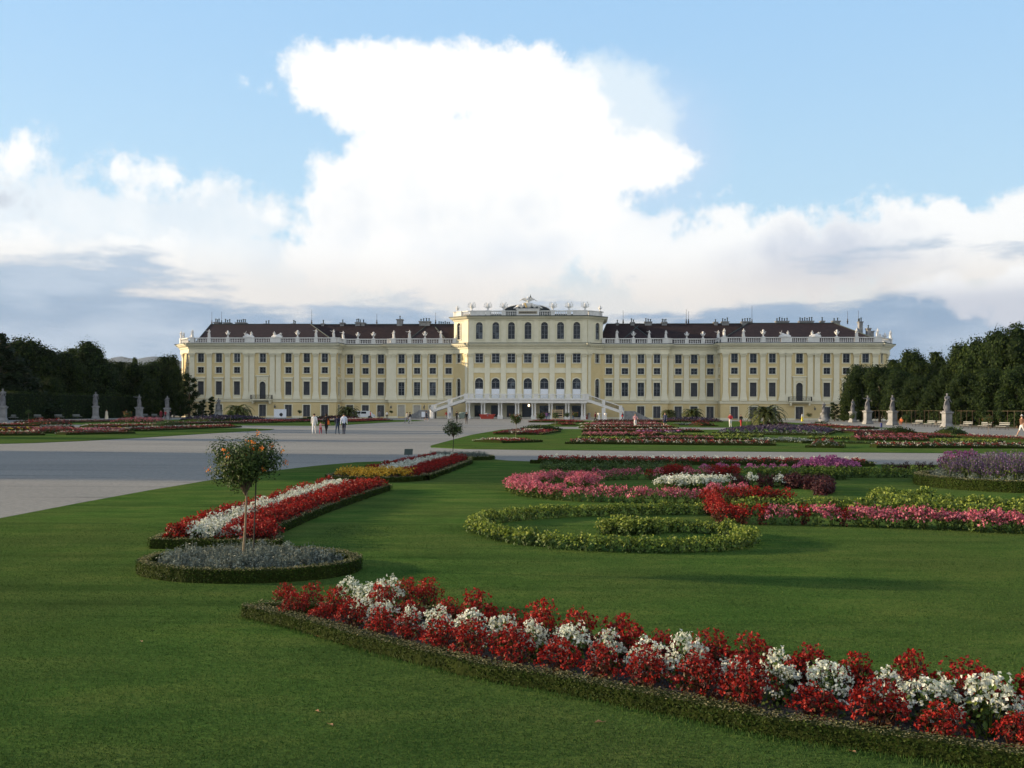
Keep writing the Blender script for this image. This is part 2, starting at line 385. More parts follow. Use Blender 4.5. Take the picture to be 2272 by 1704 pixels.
MAT['glass'] = glass_mat()
MAT['shutter'] = rough_mat('grey_shutter', (0.036, 0.040, 0.048), (0.062, 0.068, 0.078), 1.5, 0.6, 0.2, 20)
MAT['sash'] = plain_mat('white_sash', (0.34, 0.36, 0.38), 0.5)
MAT['curtain'] = plain_mat('white_cloth', (0.72, 0.76, 0.82), 0.8)
MAT['iron'] = plain_mat('black_iron', (0.02, 0.02, 0.022), 0.5)
MAT['bark'] = rough_mat('bark', (0.050, 0.035, 0.024), (0.13, 0.10, 0.07), 8, 0.9, 0.6, 30)
MAT['palebark'] = rough_mat('pale_bark', (0.16, 0.12, 0.07), (0.30, 0.24, 0.16), 14, 0.85, 0.4, 50)
MAT['darkwood'] = rough_mat('dark_wood', (0.02, 0.022, 0.018), (0.05, 0.045, 0.035), 10, 0.85, 0.3, 40)
MAT['leaf_dark'] = leaf_mat('dark_foliage', (0.012, 0.022, 0.007), (0.026, 0.045, 0.011), (0.044, 0.062, 0.012), nscale=0.35, spec=0.06)
MAT['leaf_mid'] = leaf_mat('green_foliage', (0.013, 0.027, 0.009), (0.028, 0.048, 0.014), (0.044, 0.066, 0.017), nscale=0.35, spec=0.06)
MAT['leaf_conifer'] = leaf_mat('conifer_foliage', (0.008, 0.017, 0.008), (0.018, 0.032, 0.012), (0.03, 0.045, 0.016), nscale=0.5, trans=0.1, spec=0.06)
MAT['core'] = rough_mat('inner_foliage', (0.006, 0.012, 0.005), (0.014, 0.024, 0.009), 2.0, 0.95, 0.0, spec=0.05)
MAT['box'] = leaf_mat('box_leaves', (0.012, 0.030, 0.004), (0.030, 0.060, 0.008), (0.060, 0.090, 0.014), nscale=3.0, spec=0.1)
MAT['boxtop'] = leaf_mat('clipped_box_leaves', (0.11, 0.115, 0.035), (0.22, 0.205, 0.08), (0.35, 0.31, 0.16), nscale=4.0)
MAT['boxcore'] = rough_mat('box_core', (0.010, 0.016, 0.004), (0.03, 0.042, 0.010), 30, 0.95, 0.5, 60, spec=0.05)
MAT['red'] = leaf_mat('red_petals', (0.11, 0.004, 0.004), (0.26, 0.010, 0.006), (0.46, 0.028, 0.014), trans=0.3, nscale=6)
MAT['bronze'] = leaf_mat('bronze_leaves', (0.025, 0.012, 0.006), (0.09, 0.018, 0.010), (0.10, 0.06, 0.014), nscale=6)
MAT['white'] = leaf_mat('white_petals', (0.42, 0.46, 0.34), (0.66, 0.70, 0.60), (0.82, 0.84, 0.78), trans=0.3, nscale=6)
MAT['fgreen'] = leaf_mat('bedding_leaves', (0.025, 0.055, 0.012), (0.06, 0.11, 0.02), (0.16, 0.20, 0.03), nscale=6)
MAT['pink'] = leaf_mat('pink_petals', (0.34, 0.05, 0.09), (0.60, 0.15, 0.21), (0.78, 0.33, 0.38), trans=0.3, nscale=5)
MAT['magenta'] = leaf_mat('magenta_petals', (0.22, 0.05, 0.16), (0.42, 0.11, 0.28), (0.58, 0.24, 0.42), trans=0.3, nscale=5)
MAT['purple'] = leaf_mat('purple_spikes', (0.06, 0.035, 0.085), (0.13, 0.07, 0.18), (0.24, 0.15, 0.30), trans=0.25, nscale=3)
MAT['dusk'] = leaf_mat('dusky_purple_spikes', (0.018, 0.014, 0.024), (0.042, 0.030, 0.054), (0.08, 0.06, 0.10), trans=0.2, nscale=1)
MAT['farred'] = leaf_mat('deep_red_mass', (0.06, 0.006, 0.006), (0.14, 0.012, 0.010), (0.26, 0.028, 0.018), nscale=1)
MAT['farpink'] = leaf_mat('dusky_pink_mass', (0.16, 0.035, 0.05), (0.32, 0.085, 0.11), (0.45, 0.18, 0.20), nscale=1)
MAT['farwhite'] = leaf_mat('cream_white_mass', (0.24, 0.23, 0.17), (0.40, 0.38, 0.31), (0.60, 0.58, 0.50), nscale=1)
MAT['lime'] = leaf_mat('yellow_green_leaves', (0.06, 0.10, 0.012), (0.16, 0.225, 0.028), (0.34, 0.39, 0.07), trans=0.3, nscale=3)
MAT['lowgreen'] = leaf_mat('fresh_green_leaves', (0.03, 0.06, 0.012), (0.07, 0.13, 0.03), (0.12, 0.18, 0.05), nscale=3)
MAT['silver'] = leaf_mat('silver_leaves', (0.05, 0.075, 0.062), (0.13, 0.165, 0.14), (0.27, 0.31, 0.26), trans=0.15, nscale=4)
MAT['yellow'] = leaf_mat('yellow_petals', (0.40, 0.20, 0.01), (0.66, 0.40, 0.03), (0.82, 0.60, 0.10), trans=0.3, nscale=4)
MAT['maroon'] = leaf_mat('maroon_leaves', (0.018, 0.006, 0.008), (0.055, 0.012, 0.016), (0.11, 0.030, 0.030), nscale=4)
MAT['orange'] = leaf_mat('orange_petals', (0.50, 0.10, 0.02), (0.80, 0.25, 0.03), (0.90, 0.42, 0.05), trans=0.3, nscale=8)
MAT['orangeveg'] = leaf_mat('lantana_leaves', (0.020, 0.042, 0.010), (0.045, 0.082, 0.018), (0.10, 0.14, 0.035), nscale=5)
MAT['palm'] = leaf_mat('palm_fronds', (0.030, 0.044, 0.012), (0.08, 0.10, 0.025), (0.17, 0.18, 0.05), nscale=1.0)
# ------------------------------------------------------------------ ground, lawns
g = Geo()
R_ = 22000
g.add([(-R_, -200, 0), (R_, -200, 0), (R_, 600, 0), (-R_, 600, 0), (R_, R_, 0), (-R_, R_, 0)], [(0, 1, 2, 3), (3, 2, 4, 5)])
tag(g.build('ground', MAT['gravel']), kind='structure')

def slab(name, pts, z=0.03, mat='lawn', smooth=None, skirt=True):
    """flat sheet with a small real edge"""
    P = spline(pts, 1.0, True) if smooth else np.array([p[:2] for p in pts])
    n = len(P); v = [(p[0], p[1], z) for p in P] + [(p[0], p[1], -0.02) for p in P]
    f = [tuple(range(n))] + [(i, i + n, (i + 1) % n + n, (i + 1) % n) for i in range(n)]
    # orient upward
    ar = sum(P[i][0] * P[(i + 1) % n][1] - P[(i + 1) % n][0] * P[i][1] for i in range(n))
    if ar < 0: f[0] = f[0][::-1]
    g = Geo()
    for q in f: g.add([v[i] for i in q], [tuple(range(len(q)))], 0, 0.5)
    o = g.build(name, MAT[mat]); tag(o, kind='structure'); return o
ZL = 0.03
e1 = [tuple(G(*p)[:2]) for p in ((0, 1153), (180, 1118), (332, 1090), (475, 1066), (600, 1047), (700, 1035), (790, 1027), (880, 1024))]
slab('lawn', [(-14, -30), (-11.2, 0)] + e1 + [(-4.2, 43.2), (-3.4, 44.8), (-2.4, 45.4), (-1.2, 44.8), (-0.2, 42.9), (0.9, 42.2), (14, 41.2), (60, 37.6), (60, -30)])
slab('lawn', [(-4.7, 59.9), (-4.5, 57.6), (-2.6, 55.6), (1.5, 54.6), (13, 53.7), (42, 51.4), (41.4, 83), (41, 112), (2.65, 113), (0.3, 111.5), (-1.1, 107.5), (-3.3, 86), (-3.9, 75.5)])
slab('lawn', [(2.0, 130.7), (5, 146), (8.6, 173.5), (14, 203), (50, 200), (47, 126), (3.5, 129)])
slab('lawn', [(-29.8, 60.3), (-28.6, 62), (-27.4, 66), (-26.5, 72), (-25.2, 88.5), (-23.6, 101), (-24.3, 106), (-28, 109), (-66, 112), (-69, 63), (-32, 59.5)])
slab('lawn', [(-23.5, 127), (-22.3, 129), (-19.4, 164), (-15.5, 184.5), (-18, 196), (-60, 198), (-64, 128)])

# ------------------------------------------------------------------ plants for the beds
def plant_mesh(name, petal, leaf, H=0.34, R=0.17, nb=90, bs=0.026, nl=150, ls=0.04, lobes=9, pm=3, seed=0, drop=0.42, asp=0.7):
    """one bushy bedding plant: uneven lobes of leaves carrying flower heads"""
    r = np.random.default_rng(seed); g = Geo()
    # lobes
    C = []
    for k in range(lobes):
        a = 2 * PI * (k * 0.618 + r.random() * 0.15); q = math.sqrt((k + 0.3) / lobes) * R * 0.72
        C.append((q * math.cos(a), q * math.sin(a), H * (0.82 - drop * (q / (R * 0.72)) ** 2 + 0.20 * (r.random() - 0.5))))
    C = np.array(C); rl = R * 0.42
    # leaves
    k = r.integers(0, lobes, nl); d = r.normal(size=(nl, 3)); d /= np.linalg.norm(d, axis=1, keepdims=True)
    t = r.random(nl)[:, None]; P = C[k] * np.array([1, 1, 1]) ; P = P * np.stack([0.5 + 0.5 * t[:, 0] ** 0.5, 0.5 + 0.5 * t[:, 0] ** 0.5, t[:, 0] ** 0.6], axis=1) + d * rl * 0.9
    P[:, 2] = np.clip(P[:, 2], 0.012, None)
    g.quads(P, d + np.array([0, 0, 0.5]), ls * (0.7 + 0.6 * r.random(nl)), asp, 1, bend=0.25)
    # stems
    for c in C: g.tube([(c[0] * 0.12, c[1] * 0.12, 0), (c[0] * 0.7, c[1] * 0.7, c[2] * 0.6), tuple(c), (c[0] * 1.08, c[1] * 1.08, c[2] + rl * 0.9)], [0.005, 0.004, 0.0035, 0.002], 3, 1)
    if petal and nb:
        k = r.integers(0, lobes, nb); d = r.normal(size=(nb, 3)); d[:, 2] = np.abs(d[:, 2]) * 0.9 + 0.15 * d[:, 2]
        out = C[k] * np.array([1, 1, 0]); d = d + out / R * 0.8; d /= np.linalg.norm(d, axis=1, keepdims=True)
        P = C[k] + d * rl * (0.75 + 0.45 * r.random(nb))[:, None]; P[:, 2] = np.clip(P[:, 2], 0.03, None)
        for j in range(pm):
            off = r.normal(size=(nb, 3)) * bs * 0.33
            g.quads(P + off, d + r.normal(size=(nb, 3)) * 0.6, bs * (0.75 + 0.5 * r.random(nb)), 0.85, 0, bend=0.35)
    mats = [MAT[petal] if petal else MAT[leaf], MAT[leaf]]
    return g.mesh(name, mats)
PM = {}
def pk(key, n, **k):
    PM[key] = [plant_mesh('plant_' + key, seed=31 * i + len(PM), **k) for i in range(n)]
pk('red0', 6, petal='red', leaf='bronze', H=0.39, R=0.20, nb=210, bs=0.026, nl=240, ls=0.036, lobes=16, pm=3, drop=0.52)
pk('white0', 5, petal='white', leaf='fgreen', H=0.38, R=0.20, nb=170, bs=0.028, nl=230, ls=0.040, lobes=15, pm=3, drop=0.50)
pk('red1', 4, petal='red', leaf='bronze', H=0.33, R=0.19, nb=75, bs=0.036, nl=75, ls=0.05, lobes=9, pm=2)
pk('white1', 4, petal='white', leaf='fgreen', H=0.32, R=0.19, nb=80, bs=0.037, nl=70, ls=0.05, lobes=9, pm=2)
pk('pink1', 4, petal='pink', leaf='fgreen', H=0.34, R=0.20, nb=75, bs=0.040, nl=75, ls=0.05, lobes=9, pm=2)
pk('maroon1', 3, petal=None, leaf='maroon', H=0.36, R=0.21, nb=0, nl=260, ls=0.055, lobes=10)
pk('lime1', 5, petal='lime', leaf='lowgreen', H=0.27, R=0.20, nb=110, bs=0.05, nl=90, ls=0.06, lobes=9, pm=1)
pk('silver1', 4, petal=None, leaf='silver', H=0.28, R=0.17, nb=0, nl=330, ls=0.046, lobes=11, asp=0.38)
pk('yellow1', 3, petal='yellow', leaf='fgreen', H=0.30, R=0.19, nb=85, bs=0.05, nl=60, ls=0.05, lobes=8, pm=1)
pk('green1', 3, petal=None, leaf='lowgreen', H=0.22, R=0.20, nb=0, nl=150, ls=0.06, lobes=8)
pk('magenta1', 3, petal='magenta', leaf='fgreen', H=0.36, R=0.22, nb=75, bs=0.05, nl=60, ls=0.06, lobes=8, pm=2)
def spike_mesh(seed):
    r = np.random.default_rng(seed); g = Geo()
    for k in range(26):
        a = r.random() * 2 * PI; q = math.sqrt(r.random()) * 0.24; h = 0.55 + 0.32 * r.random(); lx, ly = r.normal(size=2) * 0.06
        b = np.array([q * math.cos(a), q * math.sin(a), 0]); tpt = b + np.array([lx + q * math.cos(a) * 0.5, ly + q * math.sin(a) * 0.5, h])
        g.tube([b, tpt], 0.004, 3, 1); n = 9; t = 0.60 + 0.42 * r.random(n)
        P = b + (tpt - b) * t[:, None] + r.normal(size=(n, 3)) * 0.016
        g.quads(P, r.normal(size=(n, 3)), 0.035 + 0.02 * r.random(n), 0.7, 0)
        n = 10; t = r.random(n) * 0.65; P = b + (tpt - b) * t[:, None] + r.normal(size=(n, 3)) * 0.045
        P[:, 2] = np.clip(P[:, 2], 0.02, None); g.quads(P, r.normal(size=(n, 3)) + [0, 0, 0.5], 0.075, 0.4, 1)
    return g.mesh('plant_spike', [MAT['purple'], MAT['fgreen']])
PM['purple1'] = [spike_mesh(s) for s in range(4)]

NPL = {}
def plant(key, x, y, name, label, cat, group, sc=1.0, z=ZL):
    NPL[name] = NPL.get(name, 0) + 1
    o = inst(name, random.choice(PM[key]), None, (x, y, z), random.random() * 2 * PI, (sc * random.uniform(0.92, 1.08), sc * random.uniform(0.92, 1.08), sc * random.uniform(0.88, 1.12)))
    tag(o, label, cat, group); return o
KIND = {'red': ('red_begonia', 'red begonia plant'), 'white': ('white_begonia', 'white begonia plant'), 'pink': ('pink_begonia', 'pink begonia plant'),
        'maroon': ('maroon_coleus', 'dark maroon leafy plant'), 'lime': ('yellow_green_coleus', 'yellow green leafy plant'), 'silver': ('silver_ragwort', 'silver leaved plant'),
        'yellow': ('yellow_marigold', 'yellow flowering plant'), 'green': ('low_green_plant', 'low fresh green plant'), 'magenta': ('magenta_aster', 'magenta flowering plant'), 'purple': ('purple_salvia', 'tall purple salvia plant')}
def row(key, pts, spacing, where, sc=1.0, jit=0.04, lat=0.0, alt=None):
    """plants along a curve; alt: function(distance fraction) -> other key"""
    P = spline(pts, spacing)
    for i, p in enumerate(P):
        k = key if alt is None else alt(i, i / max(1, len(P) - 1))
        base = k.rstrip('01'); nm, lb = KIND[base]
        plant(k, p[0] + random.gauss(0, jit), p[1] + random.gauss(0, jit), nm, lb + ' ' + where, 'plant', base + ' plants ' + where, sc)

def hedge(name, label, pts, w=0.14, h=0.15, closed=False, leaf=0.024, dens=2200, group=None, parent=None, smooth=True, z=ZL, topmat=True):
    """clipped box edging: rough core plus leaf faces on sides and top"""
    P = spline(pts, 0.25, closed) if smooth else np.array(pts, dtype=float)[:, :2]
    if closed: P = P[:-1]
    n = len(P); T = np.zeros_like(P)
    for i in range(n):
        a = P[(i - 1) % n] if closed or i > 0 else P[i]; b = P[(i + 1) % n] if closed or i < n - 1 else P[i]
        t = b - a; T[i] = t / (np.linalg.norm(t) + 1e-9)
    N = np.stack([-T[:, 1], T[:, 0]], axis=1)
    prof = [(-0.5, 0.0), (-0.48, 0.55), (-0.44, 0.93), (-0.2, 1.0), (0.2, 1.0), (0.44, 0.93), (0.48, 0.55), (0.5, 0.0)]
    m = len(prof); g = Geo(); v = []
    wv = 1 + 0.10 * RNG.normal(size=n); hv = 1 + 0.05 * RNG.normal(size=n)
    for i in range(n):
        for (a, b) in prof:
            q = P[i] + N[i] * a * w * 0.93 * wv[i]; v.append((q[0], q[1], z + b * h * 0.96 * hv[i]))
    f = [((i * m + k), (i * m + k + 1), ((i + 1) % n * m + k + 1), ((i + 1) % n * m + k)) for i in range(n if closed else n - 1) for k in range(m - 1)]
    g.add(v, f, 1)
    if not closed:
        g.add(v[:m], [tuple(range(m))], 1); g.add(v[-m:], [tuple(range(m))[::-1]], 1)
    # leaves
    segs = n if closed else n - 1; A = P[np.arange(segs)]; B = P[(np.arange(segs) + 1) % n]; Ls = np.linalg.norm(B - A, axis=1)
    tot = Ls.sum(); cnt = int(tot * (2 * h + w) * dens); 
    if cnt > 0:
        s = RNG.choice(segs, cnt, p=Ls / tot); t = RNG.random(cnt)[:, None]
        base = A[s] * (1 - t) + B[s] * t; Nn = N[s]
        u = RNG.random(cnt) * (2 * h + w); side1 = u < h; top = (u >= h) & (u < h + w)
        a = np.where(side1, -0.5, np.where(top, (u - h) / w - 0.5, 0.5)) * w; zz = np.where(side1, u, np.where(top, h, u - h - w))
        Q = np.stack([base[:, 0] + Nn[:, 0] * a, base[:, 1] + Nn[:, 1] * a, z + zz], axis=1) + RNG.normal(size=(cnt, 3)) * leaf * 0.35
        nr = np.where(top[:, None], np.array([[0, 0, 1.0]]), np.stack([Nn[:, 0] * np.sign(a), Nn[:, 1] * np.sign(a), np.zeros(cnt)], axis=1)) + RNG.normal(size=(cnt, 3)) * np.where(top, 0.28, 0.55)[:, None]
        Q[:, 2] = np.clip(Q[:, 2], z + 0.004, None)
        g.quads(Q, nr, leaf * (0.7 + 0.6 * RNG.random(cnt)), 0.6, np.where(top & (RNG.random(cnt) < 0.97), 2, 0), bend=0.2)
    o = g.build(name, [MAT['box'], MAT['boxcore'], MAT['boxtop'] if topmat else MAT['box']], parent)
    if label: tag(o, label, 'hedge', group)
    return o

def ellipse(cx, cy, rx, ry, n=20, rot=0.0):
    return [(cx + rx * math.cos(a) * math.cos(rot) - ry * math.sin(a) * math.sin(rot), cy + rx * math.cos(a) * math.sin(rot) + ry * math.sin(a) * math.cos(rot)) for a in [2 * PI * k / n for k in range(n)]]

def soil(pts, smooth=True, z=0.045):
    g = Geo(); P = spline(pts, 0.5, True)[:-1] if smooth else np.array(pts)[:, :2]
    v = [(p[0], p[1], z) for p in P]; c = (np.mean(P[:, 0]), np.mean(P[:, 1]), z + 0.01)
    n = len(v); ar = sum(P[i][0] * P[(i + 1) % n][1] - P[(i + 1) % n][0] * P[i][1] for i in range(n))
    f = [tuple(range(n)) if ar > 0 else tuple(range(n))[::-1]]
    g.add(v, f, 0, 0.5)
    tag(g.build('soil', MAT['soil']), kind='structure')

# ---- bed F: the nearest, a long wedge running out of the picture at lower right
F0 = [G(*p, 0.15) for p in ((547, 1341), (620, 1357), (690, 1374), (816, 1409), (975, 1446), (1100, 1474), (1249, 1497), (1398, 1528), (1534, 1552), (1700, 1585), (1889, 1612), (2079, 1640), (2272, 1670))]
F0 = [(p.x, p.y) for p in F0]
d0 = np.array(F0[-1]) - np.array(F0[-4]); d0 /= np.linalg.norm(d0)
F0 += [tuple(np.array(F0[-1]) + d0 * k) for k in (0.6, 1.2, 1.8)]
def offset(pts, d, ramp=None):
    P = spline(pts, 0.2); T = np.gradient(P, axis=0); T /= np.linalg.norm(T, axis=1, keepdims=True); N = np.stack([-T[:, 1], T[:, 0]], axis=1)
    s = np.linspace(0, 1, len(P)); dd = np.array([d * (ramp(x) if ramp else 1) for x in s])[:, None]
    return P + N * dd
rmp = lambda x: min(1, 0.10 + x * 5.5)
Fb = offset(F0, 1.26, rmp)
hedge('box_hedge', 'low clipped box hedge along the near side of the closest red and white flower bed', F0, 0.165, 0.13, leaf=0.020, dens=4200)
hedge('box_hedge', 'low clipped box hedge behind the closest red and white flower bed, mostly hidden', [tuple(p) for p in Fb[::4]], 0.13, 0.13, leaf=0.026, dens=1800)
o = slab('soil', [tuple(p) for p in spline(F0, 0.4)] + [tuple(p) for p in Fb[::-3]], 0.05, 'soil')
W1_ = 'in the front row of the nearest bed'; W2_ = 'in the middle of the nearest bed'; W3_ = 'in the back row of the nearest bed'
def frow(key, d, where, i0, i1, sp, sc=1.0):
    P = offset(F0, d, lambda x: min(1, 0.35 + x * 3.0)); n = len(P)
    P = P[int(n * i0): int(n * i1)]; Q = spline([tuple(p) for p in P[::3]], sp)
    nm, lb = KIND[key.rstrip('01')]
    for k_, p in enumerate(Q): plant(key, p[0] + random.gauss(0, 0.025), p[1] + random.gauss(0, 0.025), nm, lb + ' ' + where, 'plant', key.rstrip('01') + ' plants ' + where, sc * random.uniform(0.82, 1.10) * (0.76 + 0.26 * min(1, 1.8 * k_ / len(Q))))
frow('red0', 0.27, W1_, 0.07, 1.0, 0.41, 0.95); frow('white0', 0.62, W2_, 0.13, 1.0, 0.36, 1.0); frow('red0', 1.0, W3_, 0.13, 1.0, 0.40, 1.12)
# the gaps and doubles that the rows show at their left end
nm, lb = KIND['red']
for (px, py, sc) in ((632, 1352, 0.62), (690, 1366, 0.75), (745, 1380, 0.78), (905, 1352, 0.85), (950, 1362, 0.88)):
    p = G(px, py); plant('red0', p.x, p.y, nm, 'red begonia plant at the pointed left end of the nearest bed', 'plant', 'red plants at the left end of the nearest bed', sc)
nm, lb = KIND['white']
for (px, py, sc) in ((775, 1352, 0.72), (815, 1358, 0.8), (860, 1366, 0.85)):
    p = G(px, py); plant('white0', p.x, p.y, nm, 'white begonia plant near the pointed left end of the nearest bed', 'plant', 'white plants at the left end of the nearest bed', sc)
# a few fallen leaves on the lawn
lg = Geo(); lg.add([(-0.028, 0, 0.004), (0, -0.014, 0.016), (0.032, 0, 0.006), (0, 0.016, 0.018)], [(0, 1, 2), (0, 2, 3)])
lg.tube([(0.03, 0, 0.006), (0.05, 0.004, 0.010)], 0.0015, 3)
lme = lg.mesh('dry_leaf', [leaf_mat('dry_leaf', (0.30, 0.16, 0.07), (0.50, 0.32, 0.18), trans=0.1)])
for (px, py) in ((707, 1415), (762, 1431), (1012, 1490), (1038, 1494), (1131, 1514), (1169, 1526), (735, 1612), (703, 1581), (1516, 1589), (1565, 1600), (1649, 1615), (1835, 1650), (1895, 1672), (314, 1426), (1935, 1665), (1328, 1606)):
    p = G(px, py, ZL); o = inst('fallen_leaf', lme, None, (p.x, p.y, ZL + 0.006), random.random() * 6.28, random.uniform(0.6, 1.2)); tag(o, 'small dry brown leaf fallen on the lawn before the nearest bed', 'leaf', 'dry leaves lying on the near lawn')

# ---- bed O1: silver oval with the flowering standard tree
hedge('box_hedge', 'low clipped box hedge ringing the silver oval bed under the orange flowering tree', ellipse(-3.42, 13.62, 1.37, 1.05), 0.16, 0.165, True, leaf=0.026, dens=2600)
soil(ellipse(-3.42, 13.62, 1.34, 1.02))
for i in range(230):
    a = random.random() * 2 * PI; q = math.sqrt(random.random()); x = -3.45 + 1.12 * q * math.cos(a); y = 13.66 + 0.86 * q * math.sin(a)
    if i >= 112: break
    a = 2.399963 * i; q = math.sqrt((i + 0.5) / 112); x = -3.47 + 1.10 * q * math.cos(a); y = 13.66 + 0.84 * q * math.sin(a)
    plant('silver1', x, y, 'silver_ragwort', 'silver leaved plant in the oval bed under the orange flowering tree', 'plant', 'silver plants of the near oval bed', random.uniform(0.8, 1.05))

# ---- bed L: red and white bed running away behind the oval
RL = [G(*p, ZL) for p in ((621, 1222), (609, 1190), (639, 1173), (707, 1143), (788, 1113), (864, 1087))]
Rr = [(p.x, p.y) for p in RL]; Lf = [(-5.42, 15.65), (-5.4, 17.3), (-5.35, 19), (-5.2, 21.5), (-5.05, 24.5), (-4.9, 27.4)]
Rs = spline(Rr, 0.25); Ls_ = spline(Lf, 0.25)
def band(a, b, s):
    n = 40; A = spline(a, 0.05); B = spline(b, 0.05); ia = np.linspace(0, len(A) - 1, n).astype(int); ib = np.linspace(0, len(B) - 1, n).astype(int)
    return [tuple(x) for x in (A[ia] * (1 - s) + B[ib] * s)]
hedge('box_hedge', 'low clipped box hedge around the red and white bed behind the silver oval', [tuple(p) for p in Rs] + [Lf[-1]] + [tuple(p) for p in Ls_[::-1]] + [(-4.5, 15.62)], 0.15, 0.15, True, leaf=0.032, dens=1500, smooth=False)
slab('soil', [tuple(p) for p in Rs] + [tuple(p) for p in Ls_[::-1]], 0.045, 'soil')
WL = 'in the bed behind the silver oval'
for s, key in ((0.13, 'red1'), (0.29, 'white1'), (0.45, 'white1'), (0.61, 'red1'), (0.77, 'red1'), (0.90, 'red1')):
    b = band(Lf, Rr, s); 
    row(key, b[1:-1] if s > 0.5 else b[1:-2], 0.32, WL, 1.0, 0.03)
for x in (-4.75, -4.5, -4.25): plant('white1', x, 15.95, 'white_begonia', 'white begonia plant at the blunt end of the bed behind the silver oval', 'plant', 'white plants at the blunt end', 1.0)
for x in (-5.2, -5.0, -4.0, -3.8): plant('red1', x, 15.95, 'red_begonia', 'red begonia plant at the blunt end of the bed behind the silver oval', 'plant', 'red plants at the blunt end', 1.0)

# ---- bed L2: yellow oval and the next red and white strip
hedge('box_hedge', 'low clipped box hedge round the yellow flower bed', ellipse(-4.05, 31.1, 1.45, 1.35), 0.15, 0.15, True, leaf=0.04, dens=1000)
soil(ellipse(-4.05, 31.1, 1.4, 1.3))
for i in range(70):
    a = 2.399963 * i; q = math.sqrt((i + 0.5) / 70); x = -4.08 + 1.22 * q * math.cos(a); y = 31.25 + 1.1 * q * math.sin(a)
    if q > 0.86 and y < 31.4:
        plant('maroon1', x, y, 'maroon_coleus', 'dark maroon leafy plant edging the yellow flower bed', 'plant', 'maroon plants edging the yellow bed', 0.55)
    else: plant('yellow1', x, y, 'yellow_marigold', 'yellow flowering plant in the round bed', 'plant', 'yellow plants of the round bed', 1.0)
R2 = [(p.x, p.y) for p in [G(*q, ZL) for q in ((948, 1066), (989, 1050), (1043, 1029))]]; L2 = [(-4.75, 32.8), (-4.3, 37), (-3.3, 42.4)]
hedge('box_hedge', 'low clipped box hedge round the far red and white strip by the information board', R2 + [(-1.7, 42.6), L2[-1]] + L2[::-1][1:], 0.15, 0.15, True, leaf=0.05, dens=700, smooth=False)
slab('soil', R2 + L2[::-1], 0.045, 'soil')
for s, key in ((0.12, 'red1'), (0.30, 'white1'), (0.48, 'white1'), (0.66, 'red1'), (0.84, 'red1')):
    b = band(L2, R2, s); row(key, b, 0.33, 'in the strip behind the yellow bed', 0.98, 0.03)
# ---- second silver oval with the green standard tree
hedge('box_hedge', 'low clipped box hedge round the far silver oval by the gravel crossing', ellipse(-2.3, 43.9, 1.5, 1.2), 0.15, 0.15, True, leaf=0.05, dens=600)
soil(ellipse(-2.3, 43.9, 1.45, 1.15))
for i in range(70):
    a = 2.399963 * i; q = math.sqrt((i + 0.5) / 70)
    plant('silver1', -2.3 + 1.25 * q * math.cos(a), 43.95 + 0.95 * q * math.sin(a), 'silver_ragwort', 'silver leaved plant in the far oval bed by the gravel crossing', 'plant', 'silver plants of the far oval bed', 1.1)

# ---- S: yellow-green spiral
S = [(4.0, 21.1), (2.7, 20.9), (1.3, 20.5), (0.15, 19.8), (-0.5, 18.9), (-0.62, 17.9), (-0.3, 16.9), (0.35, 16.1), (1.2, 15.55), (2.2, 15.4), (3.1, 15.6), (3.75, 16.3), (3.72, 17.2), (3.2, 17.85), (2.5, 18.0)]
row('lime1', S, 0.23, 'in the yellow green spiral on the lawn', 0.86, 0.02)
for i in range(16):
    a = 2.4 * i; q = math.sqrt((i + 0.5) / 16)
    plant('lime1', 2.0 + 0.55 * q * math.cos(a), 17.75 + 0.30 * q * math.sin(a), 'yellow_green_coleus', 'yellow green leafy plant in the mound at the heart of the spiral', 'plant', 'yellow green plants at the heart of the spiral', 1.05 - 0.25 * q)

# ---- P1: pink scroll
Pk = [(4.3, 23.7), (3.0, 23.65), (1.6, 23.9), (0.7, 24.6), (0.1, 25.8), (0.05, 27.4), (0.6, 29.0), (1.5, 29.7), (2.15, 29.1), (2.25, 28.0), (1.75, 27.4)]
row('pink1', Pk, 0.25, 'in the pink scroll on the lawn', 1.02, 0.04)
row('pink1', [(1.2, 24.35), (0.55, 25.4), (0.42, 27.2), (0.95, 28.9), (1.6, 29.2)], 0.32, 'in the pink scroll on the lawn', 1.05, 0.05)
row('pink1', [(1.9, 28.6), (1.9, 27.8), (1.5, 27.1)], 0.26, 'in the pink scroll on the lawn', 1.15, 0.05)
row('pink1', [(2.2, 30.6), (3.4, 31.3), (4.7, 31.5)], 0.27, 'in the pink row behind the pink scroll', 1.0, 0.04, alt=lambda i, t: 'pink1' if t < 0.75 or i % 2 else 'red1')
for (cx, cy, n, rr, w) in ((5.1, 32.4, 9, 0.5, 'red knob behind the white patch'), (6.5, 32.0, 9, 0.5, 'red knob right of the pink row')):
    for i in range(n):
        a = 2.4 * i; q = math.sqrt((i + 0.4) / n) * rr
        plant('red1', cx + q * math.cos(a), cy + q * math.sin(a), 'red_begonia', 'red begonia plant in the ' + w, 'plant', 'plants of the ' + w, 1.2)
row('pink1', [(5.3, 31.6), (6.1, 31.7)], 0.28, 'between the two red knobs', 1.05)
